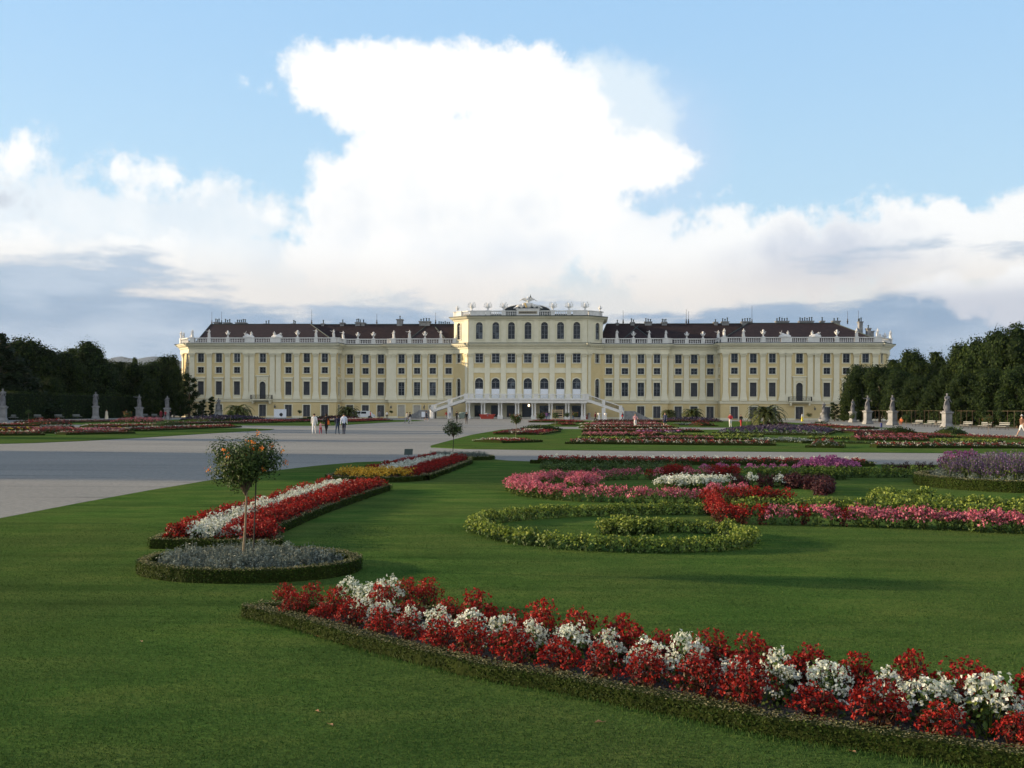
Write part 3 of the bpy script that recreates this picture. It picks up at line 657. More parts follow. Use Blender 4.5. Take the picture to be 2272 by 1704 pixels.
# ---- red diagonal and red tongue, pink row to the right
row('red1', [(4.45, 23.5), (4.35, 22.3), (4.1, 21.0), (3.95, 19.9), (3.95, 19.3)], 0.24, 'in the red diagonal between spiral and pink row', 0.98, 0.05)
row('red1', [(4.15, 20.9), (4.25, 19.9), (4.35, 19.2)], 0.26, 'in the red diagonal between spiral and pink row', 0.95, 0.05)
row('red1', [(4.5, 23.6), (5.2, 23.9), (5.9, 23.7), (6.2, 23.3)], 0.24, 'in the red tongue ending on the lawn', 1.0, 0.05)
row('red1', [(5.2, 23.5), (5.8, 23.4)], 0.26, 'in the red tongue ending on the lawn', 1.1, 0.04)
row('pink1', [(4.7, 24.4), (5.4, 24.5)], 0.28, 'behind the red tongue', 1.15)
row('pink1', [(4.6, 19.25), (5.5, 19.1), (6.3, 18.95), (7.3, 18.6), (8.4, 18.1), (10.2, 17.3)], 0.26, 'in the pink row at right', 1.08, 0.04,
    alt=lambda i, t: 'pink1' if t > 0.36 or i % 3 else 'red1')
row('pink1', [(6.4, 19.2), (7.5, 18.85), (8.6, 18.4), (10.2, 17.6)], 0.30, 'in the pink row at right', 1.05, 0.04)
# ---- G2: yellow-green row behind the pink row, with its curl
row('lime1', [(4.7, 21.2), (6.0, 21.1), (7.3, 20.9), (8.6, 20.4), (10.4, 19.7)], 0.26, 'in the row behind the right pink row', 1.15, 0.04)
row('lime1', [(10.6, 20.6), (9.4, 21.4), (8.5, 22.0), (8.1, 22.8), (8.3, 23.6), (9.0, 24.0), (9.6, 23.9)], 0.26, 'in the curl above the right pink row', 1.15, 0.05)
row('lime1', [(10.6, 21.0), (9.6, 21.8), (8.8, 22.4), (8.6, 23.0)], 0.28, 'in the curl above the right pink row', 1.15, 0.05)
# ---- white patch and white and maroon row
for i in range(26):
    a = 2.4 * i; q = math.sqrt((i + 0.5) / 26)
    plant('white1', 4.75 + 0.82 * q * math.cos(a), 27.6 + 0.62 * q * math.sin(a), 'white_begonia', 'white begonia plant in the rounded white patch', 'plant', 'white plants of the rounded patch', 1.15)
row('white1', [(5.7, 28.1), (6.6, 28.5), (7.4, 28.6)], 0.27, 'in the alternating white and maroon row', 1.1, 0.03, alt=lambda i, t: 'white1' if i % 3 == 1 or i < 1 else 'maroon1')
row('maroon1', [(7.5, 28.9), (8.1, 28.8), (8.4, 28.1), (8.25, 27.2), (8.0, 26.5), (7.75, 26.0)], 0.23, 'in the dark curl on the lawn', 1.15, 0.05)
row('maroon1', [(7.7, 28.3), (8.1, 27.6)], 0.25, 'in the dark curl on the lawn', 1.25, 0.05)
# ---- G3: farther yellow-green row, bright lobe
row('lime1', [(6.9, 32.7), (8.6, 32.6), (10.5, 32.9), (12.6, 33.0), (14.0, 33.0)], 0.30, 'in the farther yellow green row', 1.15, 0.04)
row('lime1', [(8.4, 31.9), (9.3, 31.7), (10.2, 31.9)], 0.26, 'in the bright lobe of the farther row', 1.25, 0.05)
row('lime1', [(8.8, 32.2), (9.9, 32.2)], 0.3, 'in the bright lobe of the farther row', 1.25, 0.05)
for i in range(30):
    a = 2.4 * i; q = math.sqrt((i + 0.5) / 30); s = 1.5 - 0.6 * q
    plant('magenta1', 11.1 + 1.05 * q * math.cos(a), 36.4 + 0.6 * q * math.sin(a), 'magenta_aster', 'magenta flowering plant in the mound before the far strip', 'plant', 'magenta plants of the mound', s)
row('magenta1', [(6.6, 35.3), (8.0, 35.6), (9.8, 35.8)], 0.42, 'in the thin row left of the magenta mound', 0.85, 0.06)
# ---- G1: low green loops
row('green1', [(6.3, 37.6), (4.5, 38.0), (2.6, 38.1), (1.5, 37.9), (1.15, 37.2), (1.6, 36.4), (3.0, 35.8), (4.6, 35.4), (5.4, 35.3)], 0.27, 'in the low green loop before the far strip', 1.1, 0.06)
row('green1', [(3.2, 37.1), (4.6, 36.9), (5.8, 36.7)], 0.3, 'in the low green loop before the far strip', 1.2, 0.06)
# ---- Q: purple bed in its ring hedge at right
QC = (14.55, 29.5)
hedge('box_hedge', 'knee high clipped box ring hedge around the purple bed at the right edge', ellipse(QC[0], QC[1], 2.75, 2.75, 28), 0.32, 0.30, True, leaf=0.04, dens=1100)
soil(ellipse(QC[0], QC[1], 2.65, 2.65))
for i in range(64):
    a = 2 * PI * i / 64; rr = 2.28 + random.gauss(0, 0.05)
    plant('silver1', QC[0] + rr * math.cos(a), QC[1] + rr * math.sin(a), 'silver_ragwort', 'silver leaved plant edging the purple bed', 'plant', 'silver plants edging the purple bed', 1.5)
for i in range(95):
    a = 2.399963 * i; q = math.sqrt((i + 0.5) / 95) * 2.0
    plant('purple1', QC[0] + q * math.cos(a), QC[1] + q * math.sin(a), 'purple_salvia', 'tall purple salvia plant in the ring hedged bed', 'plant', 'purple salvias of the ring bed', 0.95 + 0.18 * (1 - q / 2))
# maroon shrub behind and dark row
for i in range(22):
    a = 2.4 * i; q = math.sqrt((i + 0.5) / 22)
    plant('maroon1' if i % 3 else 'magenta1', 16.0 + 0.8 * q * math.cos(a), 36.6 + 0.5 * q * math.sin(a), 'crimson_shrub', 'crimson leafy plant in the tall clump behind the purple bed', 'plant', 'crimson plants behind the purple bed', 2.1 - 0.7 * q)
row('maroon1', [(13.2, 36.6), (14.2, 36.9), (15.0, 37.0)], 0.3, 'in the short dark row behind the purple bed', 0.9, 0.05)

# ------------------------------------------------------------------ farther beds: each bed one thing, its planting one mass
PAL = {'r': 'red', 'w': 'white', 'p': 'pink', 'm': 'maroon', 'l': 'lime', 's': 'silver', 'y': 'yellow', 'g': 'lowgreen', 'u': 'dusk', 'a': 'magenta', 'b': 'bronze', 'd': 'leaf_mid'}
def far_bed(label, P0, P1, depth, h, pat, edge=True, size=0.09, dens=None, mound=0.0, name='flower_bed', cat='flower bed'):
    """a planted strip from P0 to P1 (front line), 'depth' deep; pat: rows front to back, each a string of colours repeated along"""
    A = np.array([P0[0], P0[1]]); B = np.array([P1[0], P1[1]]); L = np.linalg.norm(B - A); T = (B - A) / L; N = np.array([-T[1], T[0]])
    if N[1] < 0: N = -N
    t = empty(name, (A[0], A[1], ZL)); tag(t, label, cat)
    rows = pat.split('/'); letters = sorted(set(''.join(rows))); mats = [MAT[{'r': 'farred', 'p': 'farpink', 'w': 'farwhite'}.get(c, PAL[c]) if A[1] > 50 else PAL[c]] for c in letters] + [MAT['boxcore']]
    dist = (A[1] + B[1]) / 2
    if dens is None: dens = 95 if dist < 90 else 45
    if size == 0.09 and dist > 90: size = 0.14
    cnt = int(L * depth * dens); s = RNG.random(cnt) * L; q = RNG.random(cnt)
    ph = 1 - np.abs(2 * q - 1) ** 3 * 0.5
    if mound: ph = ph * np.sqrt(np.clip(1 - ((s / L) * 2 - 1) ** 2, 0.05, 1)) ** mound
    bump = 0.80 + 0.25 * np.sin(s * 2 * PI / 0.42) * np.sin(q * 5 + 1)
    z = h * ph * bump * (0.35 + 0.65 * RNG.random(cnt) ** 0.35)
    ri = np.minimum((q * len(rows)).astype(int), len(rows) - 1)
    mi = np.array([letters.index(rows[r][int(x / 0.42) % len(rows[r])]) for r, x in zip(ri, s)])
    W = A + T * s[:, None] + N * (q * depth)[:, None]
    c = np.stack([W[:, 0] - A[0], W[:, 1] - A[1], z], axis=1); g = Geo()
    g.quads(c, RNG.normal(size=(cnt, 3)) * 0.8 + [0, -0.4, 0.8], size * (0.7 + 0.6 * RNG.random(cnt)), 0.8, mi)
    n = max(4, int(L / 0.5)); v = []
    for i in range(n + 1):
        x = L * i / n; hh = h * 0.62 * (math.sqrt(max(0.03, 1 - (2 * i / n - 1) ** 2)) ** mound if mound else 1)
        for (a, b) in ((0.04, 0), (0.10, 0.7), (0.5, 1.0), (0.90, 0.7), (0.96, 0)):
            w = T * x + N * a * depth; v.append((w[0], w[1], b * hh * (0.9 + 0.2 * random.random())))
    f = [(i * 5 + k, (i + 1) * 5 + k, (i + 1) * 5 + k + 1, i * 5 + k + 1) for i in range(n) for k in range(4)] + [tuple(range(5)), tuple(n * 5 + k for k in range(5))[::-1]]
    g.add(v, f, len(letters)); g.build('planting', mats, t)
    if edge:
        e = [(-0.2, -0.2), (L + 0.2, -0.2), (L + 0.2, depth + 0.2), (-0.2, depth + 0.2)]
        E = [tuple(T * x + N * y) for x, y in e]
        hedge('edging', None, E, 0.16, 0.14, True, leaf=0.10, dens=60, parent=t, smooth=False, z=0.0)
    return t
def fb(label, x0, y0, x1, y1, depth, h, pat, **k): return far_bed(label, G(x0, y0, ZL), G(x1, y1, ZL), depth, h, pat, **k)
far_bed('long far strip of dark red and white begonias along the gravel crossing', (1.0, 40.75), (13.6, 39.6), 1.5, 0.34, 'rb/r/rwr/w/wr', size=0.055, dens=420)
# second lawn, right of the axis
fb('small red and white wedge bed under the leftmost orange standard tree of the second lawn', 1118, 983, 1192, 981, 3.0, 0.3, 'r/rw/w')
fb('dark red mounded bed behind the small wedge bed', 1148, 965, 1210, 964, 3.0, 0.5, 'mr/m', edge=False, mound=0.6)
fb('small white topped red bed beyond the dark red mound', 1196, 965, 1238, 958, 4.0, 0.35, 'r/w/r')
fb('dark green low mound at the far tip of the wedge beds', 1202, 956, 1252, 954, 3.0, 0.6, 'd/d', edge=False, mound=0.8)
fb('long strip of red and white begonias at the near edge of the second lawn', 1264, 985, 1712, 989, 1.6, 0.38, 'rw/r/w')
fb('yellow green strip behind the near red and white strip of the second lawn', 1284, 977, 1424, 977, 1.6, 0.3, 'l/g', edge=False)
fb('pink strip on the second lawn, left of a red patch', 1290, 968, 1386, 969, 3.2, 0.42, 'p/p', edge=False)
fb('red patch between pink strip and yellow green row on the second lawn', 1386, 968, 1446, 969, 3.0, 0.42, 'rp/r', edge=False)
fb('dusky pink row in front of the red patch on the second lawn', 1420, 976, 1586, 977, 1.4, 0.35, 'pmp/p', edge=False)
fb('yellow green row right of the red patch on the second lawn', 1450, 967, 1690, 970, 2.0, 0.28, 'l/gl', edge=False)
fb('white and maroon row at the back of the pink scroll on the second lawn', 1452, 965, 1500, 965, 1.5, 0.35, 'wmmw/m', edge=False)
fb('bright yellow green lobe below the silver ribbon', 1590, 977, 1676, 976, 1.3, 0.3, 'l/l', edge=False)
fb('silver ribbon curving beside the round red bed', 1668, 981, 1790, 983, 2.2, 0.34, 's/s', edge=False)
fb('silver tail of the ribbon reaching the round red bed', 1756, 977, 1812, 984, 1.0, 0.3, 's/s', edge=False)
fb('round bed of red plants with silver edging', 1797, 993, 1862, 994, 2.4, 0.62, 's/r/r', mound=0.9)
fb('strip of white topped red begonias at the right of the second lawn', 1952, 994, 2300, 995, 1.6, 0.38, 'rw/r/w')
fb('salmon pink strip right of centre on the second lawn', 1902, 978, 2064, 979, 2.2, 0.42, 'pr/p', edge=False)
fb('crimson and pink strip behind the salmon strip', 1970, 972, 2118, 972, 3.2, 0.42, 'rp/pr/r', edge=False)
fb('white and maroon row left of the crimson strip', 1894, 969, 1972, 970, 2.0, 0.4, 'mmw/m', edge=False)
fb('yellow green band right of the salmon strip', 2070, 981, 2212, 984, 2.4, 0.3, 'l/lg', edge=False)
fb('yellow green curl left of the salmon strip', 1796, 975, 1904, 976, 2.0, 0.3, 'l/g', edge=False)
fb('dull green row in front of the salmon strip', 1860, 984, 2210, 989, 1.0, 0.2, 'g/d', edge=False)
fb('red and white border along the right side of the second lawn', 2118, 971, 2290, 979, 2.0, 0.36, 'r/rw/w')
fb('dark green shrub mound left on the right border', 1984, 962, 2040, 962, 3.0, 0.8, 'd/d', edge=False, mound=1.0)
fb('dark green shrub mound right on the right border', 2070, 963, 2116, 964, 3.0, 0.9, 'd/g', edge=False, mound=1.0)
fb('low dark red row at the far right border', 1900, 962, 2000, 962, 3.0, 0.3, 'rm/m', edge=False)
fb('maroon and white row left of the far right border', 1826, 959, 1948, 960, 2.0, 0.35, 'mw/m')
fb('wide mound of purple salvia under the biggest palm', 1588, 962, 1834, 965, 16.0, 0.78, 'gu/u/u/u/u/u/u/u/u/u/u/u/u', mound=0.55, dens=40, size=0.17)
fb('thin silver edging strip before the wide purple mound', 1592, 964, 1832, 967, 0.6, 0.4, 's/s', edge=True)
fb('long red and white strip behind the walkers in stripes and navy', 1296, 958, 1556, 959, 2.4, 0.4, 'r/w')
fb('purple row just before the salvia mound', 1420, 963, 1520, 963, 2.2, 0.35, 'u/a', edge=False)
# third lawn, right
fb('red and white strip at the near edge of the third lawn', 1304, 951, 1500, 950, 2.2, 0.4, 'r/w')
fb('pink and red strip on the third lawn', 1312, 945, 1480, 944, 3.0, 0.45, 'pr/p/w')
fb('farther red strip on the third lawn', 1322, 940, 1460, 940, 3.0, 0.45, 'r/wr')
fb('farthest dark strip of the third lawn', 1326, 936, 1600, 937, 3.0, 0.5, 'm/r')
fb('low mound of purple salvia under the two small palms', 1462, 936, 1594, 937, 8.0, 1.0, 'u/u', mound=0.8, dens=14, size=0.3)
fb('silver ribbon on the third lawn', 1508, 944, 1560, 944, 3.0, 0.4, 's/s', edge=False)
fb('round bed of dark red plants on the third lawn', 1556, 946, 1588, 946, 4.0, 0.9, 'rm/r', mound=0.9)
fb('small red and green bed under the leftmost small trees of the third lawn', 1248, 944, 1280, 944, 5.0, 0.4, 'r/gr')
fb('small red wedge bed before the portico', 1272, 938, 1298, 937, 8.0, 0.5, 'r/r')
fb('pink bed right of the big palm', 1714, 945, 1760, 945, 4.0, 0.5, 'p/pr', edge=False)
fb('red strip right of the big palm', 1770, 945, 1840, 948, 3.0, 0.4, 'r/w')
fb('low dark mound at the end of the red strip', 1826, 944, 1850, 944, 4.0, 0.7, 'd/d', edge=False, mound=1.0)
fb('red strip leading to the right hand statues', 1840, 950, 1905, 952, 3.0, 0.35, 'r/m', edge=False)
# left parterre
fb('red and white strip at the left edge of the left lawn', -30, 967, 92, 966, 2.2, 0.42, 'r/w')
fb('broad pink and red bed on the left lawn', 92, 962, 192, 961, 5.0, 0.6, 'r/pr/p', mound=0.3)
fb('pink tail of the broad bed on the left lawn', 192, 959, 290, 957, 4.0, 0.4, 'p/pw')
fb('red and white strip right of the broad pink bed', 150, 965, 290, 962, 1.6, 0.35, 'r/w')
fb('yellow patch under the small orange tree of the left lawn', 262, 957, 312, 956, 3.0, 0.35, 'y/y', edge=False)
fb('long red and white strip reaching the tip of the left lawn', 312, 957, 530, 948, 2.2, 0.4, 'r/w')
fb('second long red and white strip on the left lawn', 212, 949, 392, 946, 2.6, 0.42, 'r/w')
fb('dark green mound at the right of the left lawn', 392, 950, 432, 949, 4.0, 0.95, 'd/g', edge=False, mound=1.0)
fb('red and white strip at the far left', -20, 946, 82, 945, 3.0, 0.42, 'r/w')
fb('silver bed at the far left', 86, 950, 150, 950, 4.0, 0.35, 's/s', edge=False)
fb('yellow and maroon row at the far left', 0, 955, 92, 954, 3.0, 0.35, 'yr/r/m', edge=False)
fb('red mound at the far left', 134, 946, 168, 945, 5.0, 1.0, 'rm/r', edge=False, mound=0.9)
fb('thin red and white strip behind the red mound', 76, 939, 306, 936, 4.0, 0.4, 'm/rw')
fb('dark green mound behind the far left strip', 48, 936, 84, 936, 4.0, 0.8, 'd/d', edge=False, mound=1.0)
fb('pink mound near the third left statue', 346, 938, 384, 937, 7.0, 0.9, 'p/pr', mound=0.8, edge=False)
fb('magenta row left of the pink mound', 310, 937, 346, 937, 5.0, 0.4, 'a/p', edge=False)
fb('thin white and red strip before the left fountain statue', 400, 942, 610, 939, 3.0, 0.4, 'm/wr')
fb('low purple mound under the left palm', 468, 934, 600, 933, 9.0, 1.1, 'u/u', mound=0.7, dens=12, size=0.3)
fb('red strip left of the walkers', 590, 938, 700, 936, 5.0, 0.5, 'r/pr')
fb('low dark mound under the second palm', 735, 933, 820, 932, 8.0, 0.9, 'm/d', mound=0.6, dens=14, size=0.28)
fb('red and white strips right of the walkers', 770, 937, 868, 933, 7.0, 0.5, 'r/w/pr')

# ------------------------------------------------------------------ turf: blades over the near lawn
def turf(n=300000):
    Y = np.exp(RNG.random(n) * (math.log(19.0) - math.log(5.6)) + math.log(5.6)); X = (RNG.random(n) * 2 - 1) * 0.56 * Y
    e = ((X + 3.42) / 1.5) ** 2 + ((Y - 13.62) / 1.17) ** 2 > 1
    P = spline(F0, 0.3); Q = np.array(Fb[::6]); ok = e.copy()
    ax = np.interp(X, P[:, 0], P[:, 1]); bx = np.interp(X, Q[:, 0], Q[:, 1]); ok &= ~((Y > ax - 0.09) & (Y < bx + 0.09) & (X > P[0, 0] - 0.05))
    ok &= ~((Y > 15.4) & (X < -3.2) & (X > -5.7)); ok &= np.interp(Y, [0, 19.8], [-11.2, -9.8]) < X
    X = X[ok]; Y = Y[ok]; n = len(X); a = RNG.random(n) * 6.283; h = 0.005 + 0.011 * RNG.random(n); w = 0.0028 + 0.0009 * Y / 6
    # longer uncut grass at the foot of the hedge
    near = np.abs(np.interp(X, P[:, 0], P[:, 1]) - Y) < 0.22; h = np.where(near & (X > P[0, 0]), h * 2.6, h)
    lx = RNG.normal(size=n) * 0.009; ly = RNG.normal(size=n) * 0.009
    v = np.stack([np.stack([X - np.cos(a) * w, Y - np.sin(a) * w, np.full(n, ZL - 0.002)], 1), np.stack([X + np.cos(a) * w, Y + np.sin(a) * w, np.full(n, ZL - 0.002)], 1), np.stack([X + lx, Y + ly, ZL + h], 1)], 1).reshape(-1, 3)
    g = Geo(); g.add(v, np.arange(3 * n, dtype=np.int32).reshape(n, 3), 0)
    tag(g.build('grass', [MAT['blade']]), 'short mown grass blades of the near lawn', 'grass', kind='stuff')
MAT['blade'] = leaf_mat('grass_blade', (0.027, 0.066, 0.013), (0.046, 0.098, 0.026), (0.094, 0.130, 0.038), trans=0.2, nscale=0.8, spec=0.0)
turf()
# ------------------------------------------------------------------ figures (used for people and statues)
SKINNED = {}
def figure(H=1.72, pose=None, mats=None, sleeves='long', legs='trousers', bulk=1.0, hands=True, key=None):
    """one continuous body grown over a posed skeleton; faces take the material of the nearest bone"""
    P = dict(stride=0.0, armL=(0.10, 0.0), armR=(0.10, 0.0), bendL=0.1, bendR=0.1, lean=0.0, seat=False, raiseR=0.0, raiseL=0.0)
    if pose: P.update(pose)
    V = []; E = []; Rd = []; bone = []
    def vt(p, r, e=None, b=None):
        V.append((p[0] * H, p[1] * H, p[2] * H)); Rd.append((r[0] * H * bulk, r[1] * H * bulk) if isinstance(r, tuple) else (r * H * bulk, r * H * bulk))
        if e is not None: E.append((e, len(V) - 1)); bone.append(b)
        return len(V) - 1
    ln = P['lean']; hz = 0.515 if not P['seat'] else 0.27
    up = 0.0 if not P['seat'] else hz - 0.515
    pel = vt((0, 0, hz), (0.085, 0.062)); wa = vt((0, ln * 0.10, 0.60 + up), (0.072, 0.052), pel, 'torso'); ch = vt((0, ln * 0.22, 0.73 + up), (0.088, 0.060), wa, 'torso')
    nb = vt((0, ln * 0.30, 0.815 + up), (0.050, 0.040), ch, 'torso'); nk = vt((0, ln * 0.33, 0.86 + up), 0.030, nb, 'neck')
    hd0 = vt((0, ln * 0.34 + 0.004, 0.895 + up), (0.040, 0.046), nk, 'head'); hd = vt((0, ln * 0.35 + 0.004, 0.94 + up), (0.046, 0.054), hd0, 'head'); ht = vt((0, ln * 0.35, 0.978 + up), (0.030, 0.036), hd, 'head')
    wr = []
    for s, (ax, ay), bd, ra in ((-1, P['armL'], P['bendL'], P['raiseL']), (1, P['armR'], P['bendR'], P['raiseR'])):
        sh = vt((s * 0.108, ln * 0.29, 0.80 + up), 0.034, nb, 'arm')
        d = Vector((s * math.sin(ax), math.sin(ay), -math.cos(ax))).normalized()
        if ra: d = Vector((s * 0.75, 0.25, -0.5 + ra)).normalized()
        e = Vector((s * 0.108, ln * 0.29, 0.80 + up)) + d * 0.17; el = vt(e, 0.026, sh, 'arm')
        f = (d + Vector((0, bd * 1.6, bd * 0.7 + ra * 1.4))).normalized(); w = e + f * 0.145; wi = vt(w, 0.017, el, 'forearm'); h = w + f * 0.035; vt(h, (0.021, 0.012), wi, 'hand'); wr.append((h, f, s))
    ft = []
    for s in (-1, 1):
        st = P['stride'] * s
        hp = vt((s * 0.048, 0, hz - 0.025), 0.056, pel, 'leg')
        if P['seat']: kn = (s * 0.06, 0.24, 0.27); an = (s * 0.06, 0.25, 0.045)
        else:
            kn = (s * 0.052, st * 0.16 + 0.012, 0.283); an = (s * 0.055, st * 0.30 - (0.05 if st < 0 else 0), 0.045 + (0.03 if st < 0 else 0))
        k = vt(kn, 0.036, hp, 'leg'); cf = vt(((kn[0] + an[0]) / 2, (kn[1] + an[1]) / 2 - 0.006, kn[2] * 0.6 + an[2] * 0.4), 0.031, k, 'shin'); a = vt(an, 0.021, cf, 'shin')
        vt((an[0] + s * 0.008, an[1] + 0.085, 0.018 + (0.01 if st < 0 else 0)), (0.024, 0.015), a, 'foot')
    me = D.meshes.new('body'); me.from_pydata(V, E, []); o = D.objects.new('body', me); COL.objects.link(o)
    md = o.modifiers.new('s', 'SKIN'); md.use_smooth_shade = True
    for i, r in enumerate(Rd): me.skin_vertices[0].data[i].radius = r
    me.skin_vertices[0].data[0].use_root = True
    su = o.modifiers.new('u', 'SUBSURF'); su.levels = 1; su.render_levels = 1
    dg = bpy.context.evaluated_depsgraph_get(); m2 = D.meshes.new_from_object(o.evaluated_get(dg), depsgraph=dg)
    D.objects.remove(o); D.meshes.remove(me)
    Vv = np.zeros(len(m2.vertices) * 3, dtype=np.float32); m2.vertices.foreach_get('co', Vv); Vv = Vv.reshape(-1, 3)
    g = Geo(); order = ['torso', 'neck', 'head', 'arm', 'forearm', 'hand', 'leg', 'shin', 'foot']
    sk, shirt, trous, shoe = 0, 1, 2, 3
    mp = dict(torso=shirt, neck=sk, head=sk, arm=shirt, forearm=shirt if sleeves == 'long' else sk, hand=sk, leg=trous, shin=trous if legs == 'trousers' else sk, foot=shoe)
    Av = np.array([V[a] for a, b in E]); Bv = np.array([V[b] for a, b in E])
    F = [tuple(p.vertices) for p in m2.polygons]; mi = []
    for p in m2.polygons:
        c = np.array(p.center); ab = Bv - Av; t = np.clip(((c - Av) * ab).sum(1) / ((ab * ab).sum(1) + 1e-9), 0, 1); dd = np.linalg.norm(Av + ab * t[:, None] - c, axis=1)
        bn = bone[int(dd.argmin())]
        if bn == 'torso' and c[2] < (hz + 0.03) * H: mi.append(trous)
        else: mi.append(mp[bn])
    byk = {}
    for f, k in zip(F, mi): byk.setdefault((len(f), k), []).append(f)
    first = True
    for (n_, k), fs in byk.items():
        if first: g.add(Vv, np.array(fs), k, 0.5, True); first = False
        else:
            g.F.append(np.array(fs, dtype=np.int32)); g.M.append(np.full(len(fs), k, dtype=np.int32)); g.R.append(np.full(len(fs), 0.5, dtype=np.float32)); g.S.append(np.full(len(fs), True))
    if hands:
        for (h, f, s) in wr:
            h = h * H; sd = f.cross(Vector((s, 0.2, 0))).normalized()
            for q in range(4):
                b = h + f * 0.010 * H + sd * (q - 1.5) * 0.0085 * H; L = (0.036, 0.042, 0.040, 0.031)[q] * H
                t1 = b + f * L * 0.5; t2 = t1 + (f - Vector((s * 0.5, 0, 0))).normalized() * L * 0.5
                g.tube([b, t1, t2], [0.0048 * H, 0.0044 * H, 0.0036 * H], 4, sk)
            b = h - f * 0.01 * H + sd * 0.020 * H; g.tube([b, b + (f * 0.6 + sd).normalized() * 0.022 * H, b + (f + sd * 0.5).normalized() * 0.038 * H], [0.0055 * H, 0.005 * H, 0.004 * H], 4, sk)
    hy = ln * 0.35 * H; hz_ = (0.93 + up) * H
    g.frustum(0, hy + 0.058 * H, hz_ - 0.012 * H, hz_ + 0.008 * H, 0.007 * H, 0.008 * H, 0.003 * H, 0.003 * H, sk)      # nose
    for s in (-1, 1):
        g.box(s * 0.018 * H - 0.004 * H, s * 0.018 * H + 0.004 * H, hy + 0.048 * H, hy + 0.053 * H, hz_ + 0.006 * H, hz_ + 0.011 * H, 4)   # eyes
        g.box(s * 0.046 * H - 0.003 * H, s * 0.046 * H + 0.003 * H, hy - 0.006 * H, hy + 0.007 * H, hz_ - 0.012 * H, hz_ + 0.014 * H, sk)  # ears
    g.box(-0.012 * H, 0.012 * H, hy + 0.046 * H, hy + 0.051 * H, hz_ - 0.030 * H, hz_ - 0.026 * H, 4)                         # mouth
    D.meshes.remove(m2)
    return g, (hy, hz_, H)
def hair_geo(hy, hz, H, length='short'):
    g = Geo(); pr = [(0.050, -0.012), (0.053, 0.012), (0.050, 0.032), (0.036, 0.050), (0.012, 0.058)]
    if length == 'long': pr = [(0.040, -0.080), (0.050, -0.04)] + pr
    g.lathe([(r * H, z * H) for r, z in pr], 0, 0, 10, 0, 1.0, 1.12)
    V = np.concatenate(g.V); 
    for v in g.V:
        m = v[:, 1] > 0.02 * H; v[m, 1] = 0.02 * H + (v[m, 1] - 0.02 * H) * np.where(v[m, 2] < 0.02 * H, 0.1, 0.9); v[:, 1] += hy - 0.004 * H; v[:, 2] += hz
    return g

# ------------------------------------------------------------------ the palace
PA = 4.4 * PI / 180; PC = (3.35, 238.4)
palace = empty('palace', (PC[0], PC[1], 0), -PA)
tag(palace, 'long yellow baroque palace with dark tiled roofs and raised centre block behind the gardens', 'palace')
ux, uy = math.cos(PA), -math.sin(PA)
def loc_ray(px, py=840):
    """direction of a measured column in palace coordinates, and the eye in them"""
    u = (px - 1136 + ROLL * (py - 908)) / FPX; ex, ey = -PC[0], -PC[1]
    dx, dy = u, 1.0
    return (ex * ux + ey * uy, ex * math.sin(PA) + ey * math.cos(PA), dx * ux + dy * uy, dx * math.sin(PA) + dy * math.cos(PA))
def sx(px, y=0.0):
    ex, ey, dx, dy = loc_ray(px); t = (y - ey) / dy; return ex + dx * t
def on_line(px, A, B):
    ex, ey, dx, dy = loc_ray(px); lx, ly = B[0] - A[0], B[1] - A[1]
    # ex+dx t = A+l s
    det = dx * (-ly) + dy * lx; t = ((A[0] - ex) * (-ly) + (A[1] - ey) * lx) / det
    return ((ex + dx * t - A[0]) * lx + (ey + dy * t - A[1]) * ly) / math.hypot(lx, ly)
Z = dict(gd=2.95, s0=3.6, s1=4.2, t0=5.2, t1=8.3, l0=9.0, l1=9.3, m0=10.2, m1=11.6, u0=12.7, u1=14.72, cap=14.85, fr=16.15, co=16.95, b0=17.1, b1=18.35)

# window templates: surround mesh with sub-part meshes; x centred, wall plane at y=0 (front is -y), absolute heights
def surround(g, w, z0, z1, t=0.2, d=0.10, mat=0, sill=True):
    h = w / 2; g.box(-h - t, -h, -d, 0.02, z0, z1, mat); g.box(h, h + t, -d, 0.02, z0, z1, mat); g.box(-h - t, h + t, -d - 0.003, 0.02, z1, z1 + t, mat)
    if sill: g.box(-h - t - 0.05, h + t + 0.05, -d - 0.06, 0.02, z0 - t * 0.8, z0, mat)
def pane_g(w, z0, z1, y=0.26):
    g = Geo(); h = w / 2; g.add([(-h, y, z0), (h, y, z0), (h, y, z1), (-h, y, z1)], [(0, 1, 2, 3)], 0, random.random()); return g
def bars(w, z0, z1, nx, nz, y=0.20, th=0.06, frame=0.07, mid=None):
    g = Geo(); h = w / 2; d = 0.05
    g.box(-h, -h + frame, y, y + d, z0, z1); g.box(h - frame, h, y, y + d, z0, z1); g.box(-h, h, y - 0.002, y + d + 0.002, z0, z0 + frame); g.box(-h, h, y - 0.002, y + d + 0.002, z1 - frame, z1)
    for i in range(1, nx): x = -h + w * i / nx; t = th * (1.6 if nx % 2 == 0 and i == nx // 2 else 1); g.box(x - t / 2, x + t / 2, y + 0.004, y + d - 0.004, z0 + frame, z1 - frame)
    for k in range(1, nz): z = z0 + (z1 - z0) * k / nz; g.box(-h + frame, h - frame, y + 0.008, y + d - 0.008, z - th / 2, z + th / 2)
    if mid: g.box(-h + frame, h - frame, y - 0.01, y + d + 0.01, mid - th, mid + th)
    return g
